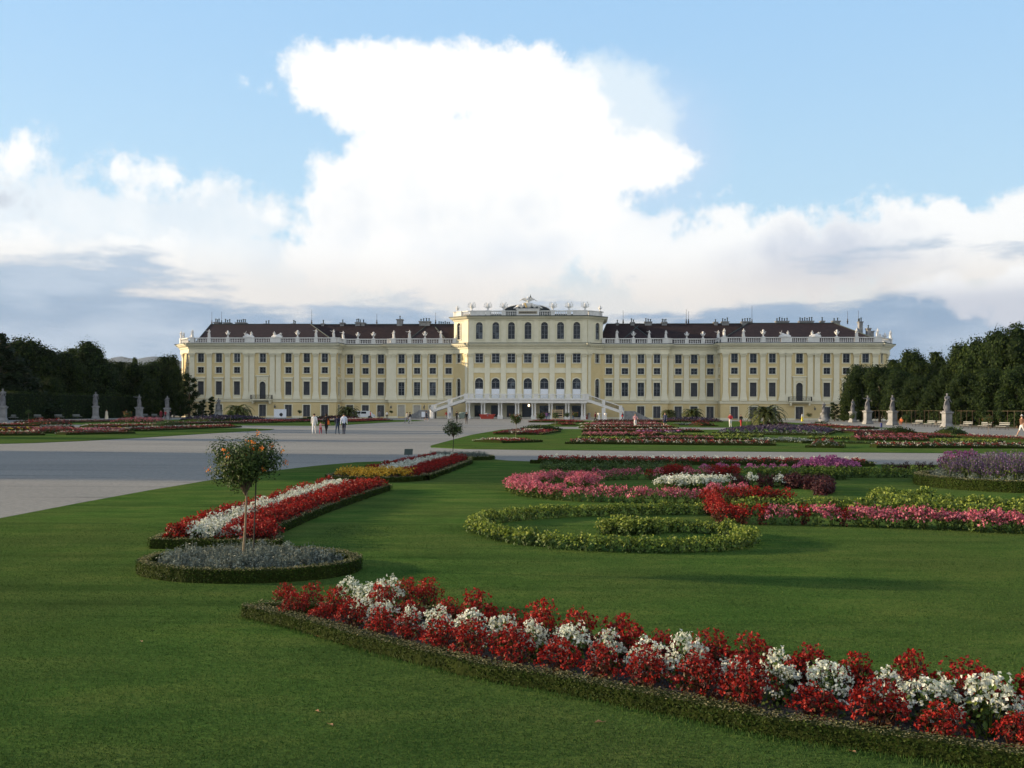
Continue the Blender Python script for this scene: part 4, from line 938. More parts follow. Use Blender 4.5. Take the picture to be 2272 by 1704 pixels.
def arch_fill(g, w, zs, top, y0, y1, mat=0, seg=10):
    """masonry above a round arch, filling the square head of the opening"""
    h = w / 2
    for s in (-1, 1):
        pts = [(s * h * math.cos(a), zs + h * math.sin(a)) for a in [PI / 2 * k / seg for k in range(seg + 1)]]
        for k in range(seg):
            (x0, z0), (x1, z1) = pts[k], pts[k + 1]
            q = [(x0, y0, z0), (x1, y0, z1), (x1, y0, top), (x0, y0, top)]
            if s < 0: q = q[::-1]
            g.add(q[::-1], [(0, 1, 2, 3)], mat)
            q2 = [(x0, y0, z0), (x1, y0, z1), (x1, y1, z1), (x0, y1, z0)]
            g.add(q2 if s > 0 else q2[::-1], [(0, 1, 2, 3)], mat)
def arch_trim(g, w, zs, t, y0, y1, mat=0, seg=12):
    h = w / 2; v = []
    for k in range(seg + 1):
        a = PI * k / seg
        for (r, y) in ((h, y0), (h + t, y0), (h + t, y1), (h, y1)): v.append((r * math.cos(a), y, zs + r * math.sin(a)))
    f = [(k * 4 + j, k * 4 + (j + 1) % 4, (k + 1) * 4 + (j + 1) % 4, (k + 1) * 4 + j) for k in range(seg) for j in range(4)]
    g.add(v, f, mat)
TP = {}
def tmpl(name, w, parts): TP[name] = (w, parts)
def mk(g, nm, mats): return g.mesh(nm, mats)
CR = [MAT['cream']]
def std_window(name, w, z0, z1, nx, nz, glass='glass', extra=None, sashmat='sash', mid=None, part='window'):
    g = Geo(); surround(g, w, z0, z1)
    if extra: extra(g)
    ps = [(None, mk(g, 'surround', CR)), ('pane', mk(pane_g(w, z0, z1), 'pane', [MAT[glass]]))]
    if nx: ps.append(('sash', mk(bars(w, z0, z1, nx, nz, mid=mid), 'sash', [MAT[sashmat]])))
    TP[name] = (w, [(z0, z1)], ps, part)
MAT['dimsash'] = plain_mat('grey_sash', (0.16, 0.17, 0.18), 0.5)
def apron(g): g.box(-0.95, 0.95, -0.07, 0.02, Z['s1'] + 0.12, Z['t0'] - 0.16)
def hood(g):
    g.box(-1.0, 1.0, -0.10, 0.02, 8.5, Z['l0']); g.box(-1.2, 1.2, -0.34, 0.02, Z['l0'], Z['l1']); g.box(-1.1, 1.1, -0.24, 0.02, Z['l0'] - 0.14, Z['l0'] - 0.001)
def hood_apron(g): apron(g); hood(g)
std_window('upper', 1.46, Z['u0'], Z['u1'], 2, 2, 'glass', part='upper_window', sashmat='dimsash')
std_window('upper_light', 1.46, Z['u0'], Z['u1'], 2, 2, 'glass', part='upper_window')
std_window('mezz', 1.46, Z['m0'], Z['m1'], 2, 2, 'glass', part='mezzanine_window', sashmat='dimsash')
std_window('tall_shut', 1.46, Z['t0'], Z['t1'], 2, 3, 'shutter', hood_apron, 'shutter', part='tall_window')
std_window('tall_glazed', 1.46, Z['t0'], Z['t1'], 2, 3, 'glass', hood_apron, 'dimsash', mid=6.9, part='tall_window')
# ground floor shutter door
g = Geo(); w = 1.62; surround(g, w, 0.35, Z['gd'], 0.2, 0.10, 0, False)
h_ = Geo(); h_.box(-w / 2, -0.02, 0.16, 0.22, 0.36, Z['gd']); h_.box(0.02, w / 2, 0.16, 0.22, 0.36, Z['gd'])
for s in (-1, 1):
    for z in (0.55, 1.8): h_.box(min(s * 0.12, s * 0.70), max(s * 0.12, s * 0.70), 0.125, 0.162, z, z + 1.0)
TP['gdoor'] = (w, [(0.35, Z['gd'])], [(None, mk(g, 'surround', CR)), ('leaf', mk(h_, 'leaf', [MAT['shutter']])), ('threshold', mk(Geo().box(-w / 2, w / 2, -0.2, 0.2, 0.30, 0.36), 'threshold', [MAT['stone']]))], 'ground_door')
g = Geo(); surround(g, w, 0.35, Z['gd'], 0.2, 0.10, 0, False)
TP['gblind'] = (w, [(0.35, Z['gd'])], [(None, mk(g, 'surround', CR)), ('blind', mk(Geo().box(-w / 2, w / 2, 0.10, 0.2, 0.35, Z['gd']), 'blind', [rough_mat('grey_blind', (0.34, 0.33, 0.29), (0.42, 0.41, 0.36), 1.0)]))], 'ground_door')
# centre: upper, arched tall, attic arched
std_window('c_upper', 1.76, Z['u0'] - 0.05, Z['u1'], 2, 3, 'glass', part='upper_window')
def arched(name, w, z0, zs, cloth=None, part='arched_window', nx=2):
    g = Geo(); top = zs + w / 2 + 0.02; h = w / 2; t = 0.2
    g.box(-h - t, -h, -0.10, 0.02, z0, zs); g.box(h, h + t, -0.10, 0.02, z0, zs); arch_trim(g, w, zs, t, -0.10, 0.02); arch_fill(g, w, zs, top + 0.001, 0.004, 0.30)
    g.box(-h - t, h + t, -0.16, 0.02, z0 - 0.16, z0)
    ps = [(None, mk(g, 'surround', CR)), ('pane', mk(pane_g(w, z0, top), 'pane', [MAT['glass']]))]
    b = bars(w, z0, zs, nx, 3); b.box(-h, h, 0.19, 0.25, zs - 0.06, zs + 0.06)
    for a in (60, 90, 120): b.tube([(0, 0.22, zs), (h * math.cos(math.radians(a)), 0.22, zs + h * math.sin(math.radians(a)))], 0.03, 4)
    ps.append(('sash', mk(b, 'sash', [MAT['dimsash']])))
    if cloth: ps.append(('cloth', mk(Geo().box(-h + 0.05, h - 0.05, 0.02, 0.06, cloth[0], cloth[1]), 'cloth', [MAT['curtain']])))
    TP[name] = (w, [(z0, top)], ps, part)
arched('c_tall', 1.86, 4.45, 8.25, (4.5, 6.75))
arched('c_attic', 1.55, 18.0, 21.05)
# side bays of the centre block (narrow)
std_window('n_upper', 1.3, Z['u0'], Z['u1'], 2, 2, 'glass', part='upper_window')
arched('n_tall', 1.3, 4.45, 8.45, None, nx=2); arched('n_attic', 1.3, 18.0, 21.15, None)
# pavilion centre bay portal
g = Geo(); w = 1.46; top = 7.55 + w / 2 + 0.02
for s in (-1, 1): g.box(min(s * 0.73, s * 1.35), max(s * 0.73, s * 1.35), -0.14, 0.02, 4.3, 8.9); g.box(min(s * 1.0, s * 1.3), max(s * 1.0, s * 1.3), -0.26, -0.14, 4.3, 8.8)
arch_fill(g, w, 7.55, top, 0.004, 0.30); arch_trim(g, w, 7.55, 0.24, -0.19, 0.0); g.box(-0.73, 0.73, -0.14, 0.0, 8.55, 8.9); g.box(-1.6, 1.6, -0.42, 0.02, 9.45, 9.72); g.box(-1.4, 1.4, -0.22, 0.02, 8.9, 9.45)
b = bars(w, 4.3, 7.55, 2, 3)
TP['portal'] = (w, [(4.3, top)], [(None, mk(g, 'surround', CR)), ('pane', mk(pane_g(w, 4.3, top), 'pane', [MAT['shutter']])), ('sash', mk(b, 'sash', [MAT['shutter']]))], 'arched_window')

# pilaster template (giant order with capital and flaring foot)
def pilaster_mesh(w=1.15, d=0.30, z0=4.2, z1=Z['cap']):
    g = Geo(); h = w / 2
    g.box(-h, h, -d, 0.02, z0 + 1.9, z1 - 1.0); g.frustum(0, -d / 2 - 0.06, z0 + 0.55, z0 + 1.9, h + 0.20, d / 2 + 0.06, h, d / 2 + 0.06)
    g.box(-h - 0.26, h + 0.26, -d - 0.16, 0.02, z0, z0 + 0.55); g.box(-h - 0.06, h + 0.06, -d - 0.05, 0.02, z1 - 1.0, z1 - 0.88)
    g.frustum(0, -d / 2 - 0.04, z1 - 0.88, z1 - 0.22, h * 0.92, d / 2 + 0.04, h + 0.14, d / 2 + 0.12)
    for s in (-1, 0, 1):
        for k in range(2): g.frustum(s * h * 0.7, -d - 0.05, z1 - 0.86 + k * 0.26, z1 - 0.62 + k * 0.26, 0.14, 0.03, 0.20, 0.12)
    for s in (-1, 1):
        g.lathe([(0.17, -0.08), (0.19, 0), (0.17, 0.08)], 0, 0, 8, 0); v = g.V[-1]
        for q in (-3, -2, -1):
            pass
    g.V[-1] = g.V[-1]
    g.box(-h - 0.22, h + 0.22, -d - 0.22, 0.02, z1 - 0.2, z1)
    return g
def pil2(w=1.15, d=0.30, z0=4.2, z1=Z['cap']):
    g = Geo(); h = w / 2
    g.box(-h, h, -d, 0.02, z0 + 1.9, z1 - 1.0); g.frustum(0, -d / 2 + 0.01, z0 + 0.55, z0 + 1.9, h + 0.20, d / 2 + 0.14, h, d / 2)
    g.box(-h - 0.26, h + 0.26, -d - 0.16, 0.02, z0, z0 + 0.55); g.box(-h - 0.06, h + 0.06, -d - 0.05, 0.02, z1 - 1.0, z1 - 0.88)
    g.frustum(0, -d / 2, z1 - 0.88, z1 - 0.20, h * 0.92, d / 2, h + 0.14, d / 2 + 0.10)
    for s in (-1, 0, 1):
        for k in range(2): g.frustum(s * h * 0.66, -d - 0.05, z1 - 0.86 + k * 0.28, z1 - 0.62 + k * 0.28, 0.12, 0.04, 0.20, 0.14)
    for s in (-1, 1): g.frustum(s * (h + 0.06), -d - 0.08, z1 - 0.42, z1 - 0.2, 0.10, 0.12, 0.17, 0.16)
    g.box(-h - 0.22, h + 0.22, -d - 0.22, 0.02, z1 - 0.2, z1)
    return g
PIL = {'n': pil2().mesh('pilaster', CR), 'w': pil2(2.3, 0.22).mesh('pilaster', CR), 's': pil2(0.8, 0.2).mesh('pilaster', CR)}
PILA = Geo().box(-0.55, 0.55, -0.16, 0.02, 17.2, 22.2).box(-0.66, 0.66, -0.22, 0.02, 22.2, 22.5).box(-0.66, 0.66, -0.24, 0.02, 17.0, 17.6).mesh('pilaster', CR)

def section(A, B, wins, pils, attic=False, ground='ochre', zt=None, courses=True):
    """one straight stretch of facade from plan point A to B; wins: (px or s, [templates]); pils: (px, kind)"""
    L = math.hypot(B[0] - A[0], B[1] - A[1]); rot = math.atan2(B[1] - A[1], B[0] - A[0])
    sec = (A[0], A[1]); 
    def place(s): return (A[0] + (B[0] - A[0]) * s / L, A[1] + (B[1] - A[1]) * s / L, 0)
    ops = []; W = []
    for px, names in wins:
        s = on_line(px, A, B) if px > 60 else px
        for nm in names:
            w, zr, ps, part = TP[nm]; ops += [(s - w / 2, s + w / 2, a, b) for a, b in zr]; W.append((s, nm))
    g = Geo(); top = Z['fr'] if not attic else 22.6
    xs = sorted({0.0, L} | {o[0] for o in ops} | {o[1] for o in ops}); zs = sorted({0.0, Z['s0'], top} | {o[2] for o in ops} | {o[3] for o in ops} | ({Z['fr'], 17.0} if attic else set()))
    for i in range(len(xs) - 1):
        for k in range(len(zs) - 1):
            cx, cz = (xs[i] + xs[i + 1]) / 2, (zs[k] + zs[k + 1]) / 2
            if any(o[0] < cx < o[1] and o[2] < cz < o[3] for o in ops): continue
            mt = 1 if (attic and (cz > 16.2 or (not courses and cz < 3.6))) else 0
            g.add([(xs[i], 0, zs[k]), (xs[i + 1], 0, zs[k]), (xs[i + 1], 0, zs[k + 1]), (xs[i], 0, zs[k + 1])], [(0, 1, 2, 3)], mt)
    for (a, b, c, d) in ops:       # reveals
        r = 0.30
        g.add([(a, 0, c), (a, 0, d), (a, r, d), (a, r, c)], [(0, 1, 2, 3)], 1); g.add([(b, 0, c), (b, r, c), (b, r, d), (b, 0, d)], [(0, 1, 2, 3)], 1)
        g.add([(a, 0, d), (b, 0, d), (b, r, d), (a, r, d)], [(0, 1, 2, 3)], 1); g.add([(a, 0, c), (a, r, c), (b, r, c), (b, 0, c)], [(0, 1, 2, 3)], 1)
    # ground floor courses between the doors
    if courses:
        low = sorted([(o[0] - 0.22, o[1] + 0.22) for o in ops if o[2] < 2]); cur = 0.0; gaps = []
        for a, b in low: gaps.append((cur, a)); cur = b
        gaps.append((cur, L))
        for a, b in gaps:
            if b - a < 0.15: continue
            z = 0.5
            while z < 3.1: g.box(a, b, -0.055, 0.01, z, z + 0.40, 0); z += 0.45
        for a, b in low: g.box(a, b, -0.055, 0.01, 3.20, 3.56, 0)
        cur = 0.0
        for o_ in sorted([o for o in ops if o[2] < 2]) : g.box(cur, o_[0], -0.12, 0.01, 0.0, 0.44, 1); cur = o_[1]
        g.box(cur, L, -0.12, 0.01, 0.0, 0.44, 1)
    o = g.build('wall', [MAT['ochre'], MAT['cream']], palace, (A[0], A[1], 0), rot)
    # mouldings
    c = Geo(); c.box(-0.12, L + 0.12, -0.22, 0.0, Z['s0'], Z['s1'] - 0.12); c.box(-0.2, L + 0.2, -0.36, 0.0, Z['s1'] - 0.12, Z['s1']); c.build('string_course', CR, palace, (A[0], A[1], 0), rot)
    c = Geo(); c.box(-0.1, L + 0.1, -0.34, 0.0, Z['cap'], Z['cap'] + 0.45); c.box(-0.06, L + 0.06, -0.28, 0.0, Z['cap'] + 0.45, 15.85); c.box(-0.2, L + 0.2, -0.5, 0.0, 15.85, Z['fr'])
    c.box(-0.7, L + 0.7, -1.05, 0.3, 16.5, 16.72); c.box(-0.95, L + 0.95, -1.3, 0.3, 16.72, Z['co']); c.box(-0.3, L + 0.3, -0.6, 0.3, Z['fr'], 16.5)
    x = -0.2
    while x < L: c.box(x, x + 0.26, -0.95, -0.58, 16.28, 16.5); x += 0.62
    c.build('cornice', CR, palace, (A[0], A[1], 0), rot)
    Geo().box(-1.0, L + 1.0, -1.36, 0.6, Z['co'], Z['co'] + 0.16).build('gutter', [MAT['copper']], palace, (A[0], A[1], 0), rot)
    for s, nm in W:
        w, zr, ps, part = TP[nm]; root = None
        for pn, me in ps:
            if pn is None: root = inst(part, me, palace, place(s), rot)
            else: inst(pn, me, root)
    for px, k in pils:
        s = on_line(px, A, B) if px > 60 else px
        inst('pilaster', PIL[k], palace, place(s), rot)
        if attic: inst('attic_pilaster', PILA, palace, place(s), rot)
    return L, rot, place

YP, YC, YM = -4.7, -4.6, -1.2
xa, xb = sx(421, YP), sx(746, YP); xc, xd = sx(866, 0), sx(1007, YM); xe, xf = sx(1040, YC), sx(1301, YC); xg, xh = sx(1337, YM), sx(1482, YM); xi, xj = sx(1599, YP), sx(1952, YP)
U, Mz, TS, TG, GD = 'upper', 'mezz', 'tall_shut', 'tall_glazed', 'gdoor'
COLS = [U, Mz, TS, GD]
section((xa, YP), (xb, YP), [(445.6, COLS), (485.7, [U, Mz, TS, GD]), (525.8, ['upper_light', Mz, TS]), (582.9, ['upper_light', Mz, 'portal', GD]), (640, COLS), (680.5, COLS), (720.5, ['upper_light', Mz, TS, GD])],
        [(426.6, 'n'), (464.9, 'n'), (505.4, 'n'), (546.8, 'n'), (559.6, 'n'), (604.7, 'n'), (618.2, 'n'), (658.7, 'n'), (701.2, 'n'), (740.2, 'n')])
section((xb, YP), (xb, 0), [(2.4, ['upper', 'mezz', TS, GD])], [])
section((xb, 0), (xc, 0), [(776.3, COLS), (811, COLS), (845, COLS)], [(759.5, 'n'), (793.3, 'n'), (829, 'n')])
section((xc, 0), (xc, YM), [], [], courses=False)
section((xc, YM), (xd, YM), [(890.7, [U, Mz, TG, 'gblind']), (925.4, [U, 'mezz', TG, 'gblind']), (960.1, [U, 'mezz', TG, 'gblind']), (995.2, [U, 'mezz', TG])], [(868.5, 'w'), (909, 'n'), (942.8, 'n'), (977.5, 'n')])
section((xd, YM), (xe, YC), [(1018, ['n_upper', 'n_tall', 'n_attic'])], [(1035.5, 's')], attic=True)
cw = [1063, 1099.6, 1134.3, 1171, 1207.6, 1243.3, 1279.3]
section((xe, YC), (xf, YC), [(p, ['c_upper', 'c_tall', 'c_attic']) for p in cw], [(p, 'n') for p in (1045.2, 1081.2, 1117, 1152.2, 1189.3, 1225, 1261, 1296.6)], attic=True, courses=False)
section((xf, YC), (xg, YM), [(1325, ['n_upper', 'n_tall', 'n_attic'])], [(1307, 's')], attic=True)
section((xg, YM), (xh, YM), [(1351, ['upper_light', Mz, TG]), (1386.4, ['upper_light', Mz, TG]), (1422, ['upper_light', Mz, TG, GD]), (1457.6, ['upper_light', Mz, TG, GD])], [(1368.5, 'n'), (1405, 'n'), (1439.8, 'n'), (1474, 'n')])
section((xh, YM), (xh, 0), [], [], courses=False)
section((xh, 0), (xi, 0), [(1505, COLS), (1540, COLS), (1575.8, COLS)], [(1488.5, 'n'), (1522.8, 'n'), (1558.5, 'n'), (1592.5, 'n')])
section((xi, 0), (xi, YP), [(2.2, ['upper', 'mezz', TS])], [])
section((xi, YP), (xj, YP), [(1629.4, COLS), (1671.2, COLS), (1713.5, COLS), (1773.7, [U, Mz, 'portal', GD]), (1834.5, COLS), (1877.5, COLS), (1920.3, COLS)],
        [(1609.6, 'n'), (1649, 'n'), (1692.4, 'n'), (1735.7, 'n'), (1749.6, 'n'), (1797.5, 'n'), (1812.9, 'n'), (1855.7, 'n'), (1899.7, 'n'), (1942, 'n')])
# chamfered outer corners and flanks
lc = (sx(403, 0) , 0.0); rc = (sx(1971, 0.5), 0.5)
section(lc, (xa, YP), [(416.5, ['upper', 'mezz', TS])], [(406.5, 's')])
section((xj, YP), rc, [(1956, ['upper', 'mezz', TS])], [(1968, 's')])
section((lc[0], 28), lc, [(8, COLS), (14, COLS), (20, COLS)], [(5, 'n'), (11, 'n'), (17, 'n')]); section(rc, (rc[0], 28), [(8, COLS), (14, COLS), (20, COLS)], [(5, 'n'), (11, 'n'), (17, 'n')])
# balconies of the pavilions
for px in (582.9, 1773.7):
    x = sx(px, YP); g = Geo(); g.box(x - 2.5, x + 2.5, YP - 1.5, YP - 0.36, 3.95, 4.18)
    for s in (-1, 1): g.frustum(x + s * 2.0, YP - 0.75, 3.2, 3.95, 0.15, 0.35, 0.22, 0.6)
    bl = g.build('balcony', CR, palace); g = Geo(); g.box(x - 2.45, x + 2.45, YP - 1.48, YP - 1.42, 5.10, 5.18); g.box(x - 2.45, x + 2.45, YP - 1.48, YP - 1.42, 4.22, 4.28)
    for q in range(25):
        xx = x - 2.4 + q * 0.2; g.tube([(xx, YP - 1.45, 4.2), (xx + 0.07, YP - 1.52, 4.5), (xx - 0.03, YP - 1.5, 4.85), (xx, YP - 1.45, 5.14)], 0.022, 4)
        if q % 3 == 0: g.tube([(xx + 0.1 * math.cos(a), YP - 1.46, 4.68 + 0.2 * math.sin(a)) for a in [2 * PI * t / 8 for t in range(9)]], 0.02, 4)
    for s in (-1, 1): g.box(x + s * 2.45 - 0.03, x + s * 2.45 + 0.03, YP - 1.45, YP - 0.3, 5.1, 5.18); g.box(x + s * 2.45 - 0.03, x + s * 2.45 + 0.03, YP - 1.45, YP - 0.3, 4.2, 4.28); [g.box(x + s * 2.45 - 0.02, x + s * 2.45 + 0.02, YP - 1.3 + t * 0.2, YP - 1.26 + t * 0.2, 4.2, 5.1) for t in range(5)]
    g.build('railing', [MAT['iron']], bl)

# balustrades
BM = Geo().lathe([(0.08, 0), (0.10, 0.05), (0.06, 0.12), (0.13, 0.38), (0.06, 0.72), (0.10, 0.80), (0.08, 0.86)], seg=6)
def balustrade(A, B, peds, z0=Z['b0'], z1=Z['b1'], inset=0.35, pw=0.62, solid=()):
    L = math.hypot(B[0] - A[0], B[1] - A[1]); rot = math.atan2(B[1] - A[1], B[0] - A[0]); g = Geo(); h = z1 - z0
    S = [(on_line(p, A, B) if p > 60 else p, w) for p, w in peds]
    g.box(0, L, -0.22, 0.22, z0, z0 + 0.18); g.box(0, L, -0.24, 0.24, z1 - 0.2, z1)
    for s, w in S: g.box(s - w, s + w, -0.32, 0.32, z0, z1 - 0.14); g.box(s - w - 0.07, s + w + 0.07, -0.38, 0.38, z1 - 0.14, z1 + 0.03)
    x = 0.25; sc = (h - 0.38) / 0.86
    while x < L:
        if not any(abs(x - s) < w + 0.08 for s, w in S):
            M = Matrix.Translation((x, 0, z0 + 0.18)) @ Matrix.Diagonal((1, 1, sc, 1)); g.merge(BM, M)
        x += 0.40
    n = (math.sin(rot), -math.cos(rot))
    o = g.build('balustrade', [MAT['white_stone']], palace, (A[0] + n[0] * inset, A[1] + n[1] * inset, 0), rot)
    return [(A[0] + math.cos(rot) * s + n[0] * inset, A[1] + math.sin(rot) * s + n[1] * inset, z1 + 0.03) for s, w in S]
# roof figures: two standing kinds, a bust urn, a reclining group, a trophy
def robe(g, H, seed=0, z0=0.0, zt=0.62, r0=0.17, r1=0.10):
    r = random.Random(seed); ph = r.random() * 6
    g.lathe([(r0 * H, z0 * H), (r0 * 0.92 * H, 0.2 * H), (r0 * 0.80 * H, 0.42 * H), (r1 * H, zt * H)], 0, 0, 16, 0, 0.95, 0.75, wob=lambda a, z: 0.12 * math.sin(5 * a + ph + z * 2))
def statue_mesh(seed, H=1.9, pose=None, rb=True):
    g, (hy, hz, HH) = figure(H, pose or dict(stride=0.25, armR=(0.28, 0.35), raiseR=0.0, armL=(0.22, 0.1), bendL=0.9 if seed % 2 else 0.3, bendR=1.2), hands=True, bulk=1.12)
    if rb: robe(g, H, seed)
    g.merge(hair_geo(hy, hz, HH)); 
    g.tube([(-0.16 * H, -0.04 * H, 0.80 * H), (0.0, 0.08 * H, 0.70 * H), (0.13 * H, 0.05 * H, 0.52 * H), (0.15 * H, -0.05 * H, 0.15 * H)], [0.03 * H, 0.045 * H, 0.05 * H, 0.04 * H], 6)
    for m in g.M: m[:] = 0
    return g
SG = [statue_mesh(1), statue_mesh(2), statue_mesh(3, pose=dict(stride=-0.25, raiseR=0.35, armL=(0.15, 0.3), bendL=1.1))]
WS = [MAT['white_stone']]
RS = []
for g in SG: g.box(-0.35, 0.35, -0.3, 0.3, -0.02, 0.10); RS.append(g.mesh('roof_statue', WS))
g = Geo().lathe([(0.30, 0), (0.30, 0.12), (0.14, 0.2), (0.12, 0.45), (0.42, 0.75), (0.50, 0.95), (0.30, 1.05), (0.20, 1.15), (0.24, 1.35), (0.22, 1.5), (0.10, 1.62)], seg=10)
g.tube([(-0.45, 0, 0.9), (-0.58, 0, 1.15), (-0.36, 0, 1.25)], 0.06); g.tube([(0.45, 0, 0.9), (0.58, 0, 1.15), (0.36, 0, 1.25)], 0.06); URN = g.mesh('roof_urn', WS)
def group_mesh(sg):
    g = Geo(); a = SG[0]
    g.merge(a, Matrix.Translation((0.3 * sg, 0, -0.35)) @ Matrix.Scale(0.95, 4)); g.merge(SG[2], Matrix.Translation((-0.15 * sg, 0.1, 0.25)) @ Matrix.Rotation(-1.05 * sg, 4, 'Y') @ Matrix.Scale(0.85, 4))
    g.lathe([(1.0, 0), (0.95, 0.25), (0.7, 0.5), (0.3, 0.62)], -0.3 * sg, 0, 12, 0, 1.25, 0.5, wob=lambda q, z: 0.12 * math.sin(4 * q + z * 5)); g.tube([(-0.3 * sg, 0, 0.4), (-1.2 * sg, 0.05, 0.42), (-1.7 * sg, 0, 0.12)], [0.2, 0.14, 0.07])
    return g.mesh('roof_group', WS)
RG = {1: group_mesh(1), -1: group_mesh(-1)}
g = Geo().lathe([(0.42, 0), (0.36, 0.1), (0.16, 0.3), (0.34, 0.8), (0.46, 1.15), (0.30, 1.35), (0.26, 1.55), (0.20, 1.8), (0.08, 1.95)], seg=9, wob=lambda a, z: 0.14 * math.sin(4 * a + 3 * z))
for a, l in ((-62, 1.1), (-38, 1.4), (-18, 1.5), (22, 1.6), (44, 1.35), (66, 1.05)):
    t = math.radians(a); g.tube([(0.2 * math.sin(t), 0, 0.65), (l * math.sin(t), 0.05, 0.55 + l * math.cos(t))], [0.10, 0.07], 5); g.frustum(l * math.sin(t), 0.05, 0.45 + l * math.cos(t), 0.85 + l * math.cos(t), 0.16, 0.05, 0.03, 0.03)
TROPHY = g.mesh('roof_trophy', WS)
def ornaments(pts, kinds):
    for (x, y, z), k in zip(pts, kinds):
        if k == '-': continue
        nm, me = {'s': ('roof_statue', RS[random.randrange(3)]), 'u': ('roof_urn', URN), 'g': ('roof_group', RG[1]), 'G': ('roof_group', RG[-1]), 't': ('roof_trophy', TROPHY)}[k]
        inst(nm, me, palace, (x, y, z), PI + random.uniform(-0.5, 0.5) if k == 's' else 0, random.uniform(0.95, 1.03))
p = balustrade((xa, YP), (xb, YP), [(428, 0.5), (465, 0.45), (506.5, 0.45), (555.5, 1.1), (612, 1.25), (661, 0.45), (702, 0.45), (741, 0.6)]); ornaments(p, 'ssugGuss')
p = balustrade((xb, 0), (xc, 0), [(762, 0.7), (794.5, 0.45), (829, 0.45), (864, 0.5)]); ornaments(p, 'suu-')
p = balustrade((xc, YM), (xd, YM), [(874, 0.5), (909, 0.45), (943, 0.45), (978.5, 0.45), (1009, 0.4)]); ornaments(p, 'ssus-')
p = balustrade((xg, YM), (xh, YM), [(1339, 0.4), (1368.5, 0.45), (1405, 0.45), (1440, 0.45), (1477, 0.7)]); ornaments(p, '-suss')
p = balustrade((xh, 0), (xi, 0), [(1486, 0.5), (1523, 0.45), (1559, 0.45), (1593, 0.45)]); ornaments(p, '-uus')
p = balustrade((xi, YP), (xj, YP), [(1606, 0.7), (1649, 0.45), (1692.5, 0.45), (1744, 1.2), (1804, 1.25), (1855.5, 0.45), (1899.5, 0.45), (1946, 0.8)]); ornaments(p, 'ssugGuss')
p = balustrade(lc, (xa, YP), [(405, 0.4)]); ornaments(p, 's')
p = balustrade((xj, YP), rc, [(1972, 0.4)]); ornaments(p, 's')
p = balustrade((lc[0], 28), lc, [(26, 0.45), (21, 0.45), (14, 0.45), (7, 0.45)]); ornaments(p, 'susu')
p = balustrade(rc, (rc[0], 28), [(4, 0.45), (8, 0.45), (14, 0.45), (20, 0.45)]); ornaments(p, 'uusu')
for (A, B) in (((xb, YP), (xb, 0)), ((xi, 0), (xi, YP)), ((xc, 0), (xc, YM)), ((xh, YM), (xh, 0))): balustrade(A, B, [(0.3, 0.3)], inset=-0.3 if False else 0.35)

# roofs
def hip(x0, x1, y0, y1, z0, z1, in0, in1, nm='roof', rx0=None, rx1=None):
    ry = (y0 + y1) / 2; rx0 = x0 + in0; rx1 = x1 - in1
    v = [(x0, y0, z0), (x1, y0, z0), (x1, y1, z0), (x0, y1, z0), (rx0, ry, z1), (rx1, ry, z1)]
    g = Geo(); g.add(v, [(0, 1, 5, 4), (1, 2, 5), (2, 3, 4, 5), (3, 0, 4)], 0); o = g.build(nm, [MAT['tile']], palace)
    r = Geo(); 
    for a, b in ((0, 4), (1, 5), (2, 5), (3, 4), (4, 5)): r.tube([v[a], v[b]], 0.13, 5)
    r.build('ridge_cap', [MAT['copper']], o); return o, v
ra = sx(433, -3.8)
hip(ra, xb + 0.0, -3.9, 19, 17.15, 22.45, sx(469, 8) - ra, xb - sx(690, 8))
hip(xb - 14, xd + 1, 0.6, 16, 17.15, 22.42, 1, 2)
hip(sx(900, 0) - 0.5, xd - 1.0, -0.6, 18, 17.15, 22.5, 4.5, 5.5)
hip(xi - 1, sx(1946, -3.8) + 2, -3.9, 19, 17.15, 22.45, sx(1668, 8) - xi, sx(1950, 8) - sx(1884, 8) + 2)
hip(xg - 1, xi + 14, 0.6, 16, 17.15, 22.42, 2, 1)
hip(xg + 3.5, sx(1460, 0), -0.6, 18, 17.15, 22.5, 5.5, 6)
Geo().box(lc[0] + 2, rc[0] - 2, 10, 26, 12, 17.1).build('rear_wing', [MAT['ochre']], palace)
Geo().box(lc[0] + 0.3, rc[0] - 0.3, 0.3, 27.5, 16.9, 17.12).build('roof_terrace', [MAT['copper']], palace)
Geo().box(xa, xb, YP + 0.3, 0.3, 16.9, 17.10).build('roof_terrace', [MAT['copper']], palace); Geo().box(xi, xj, YP + 0.3, 0.3, 16.9, 17.10).build('roof_terrace', [MAT['copper']], palace)
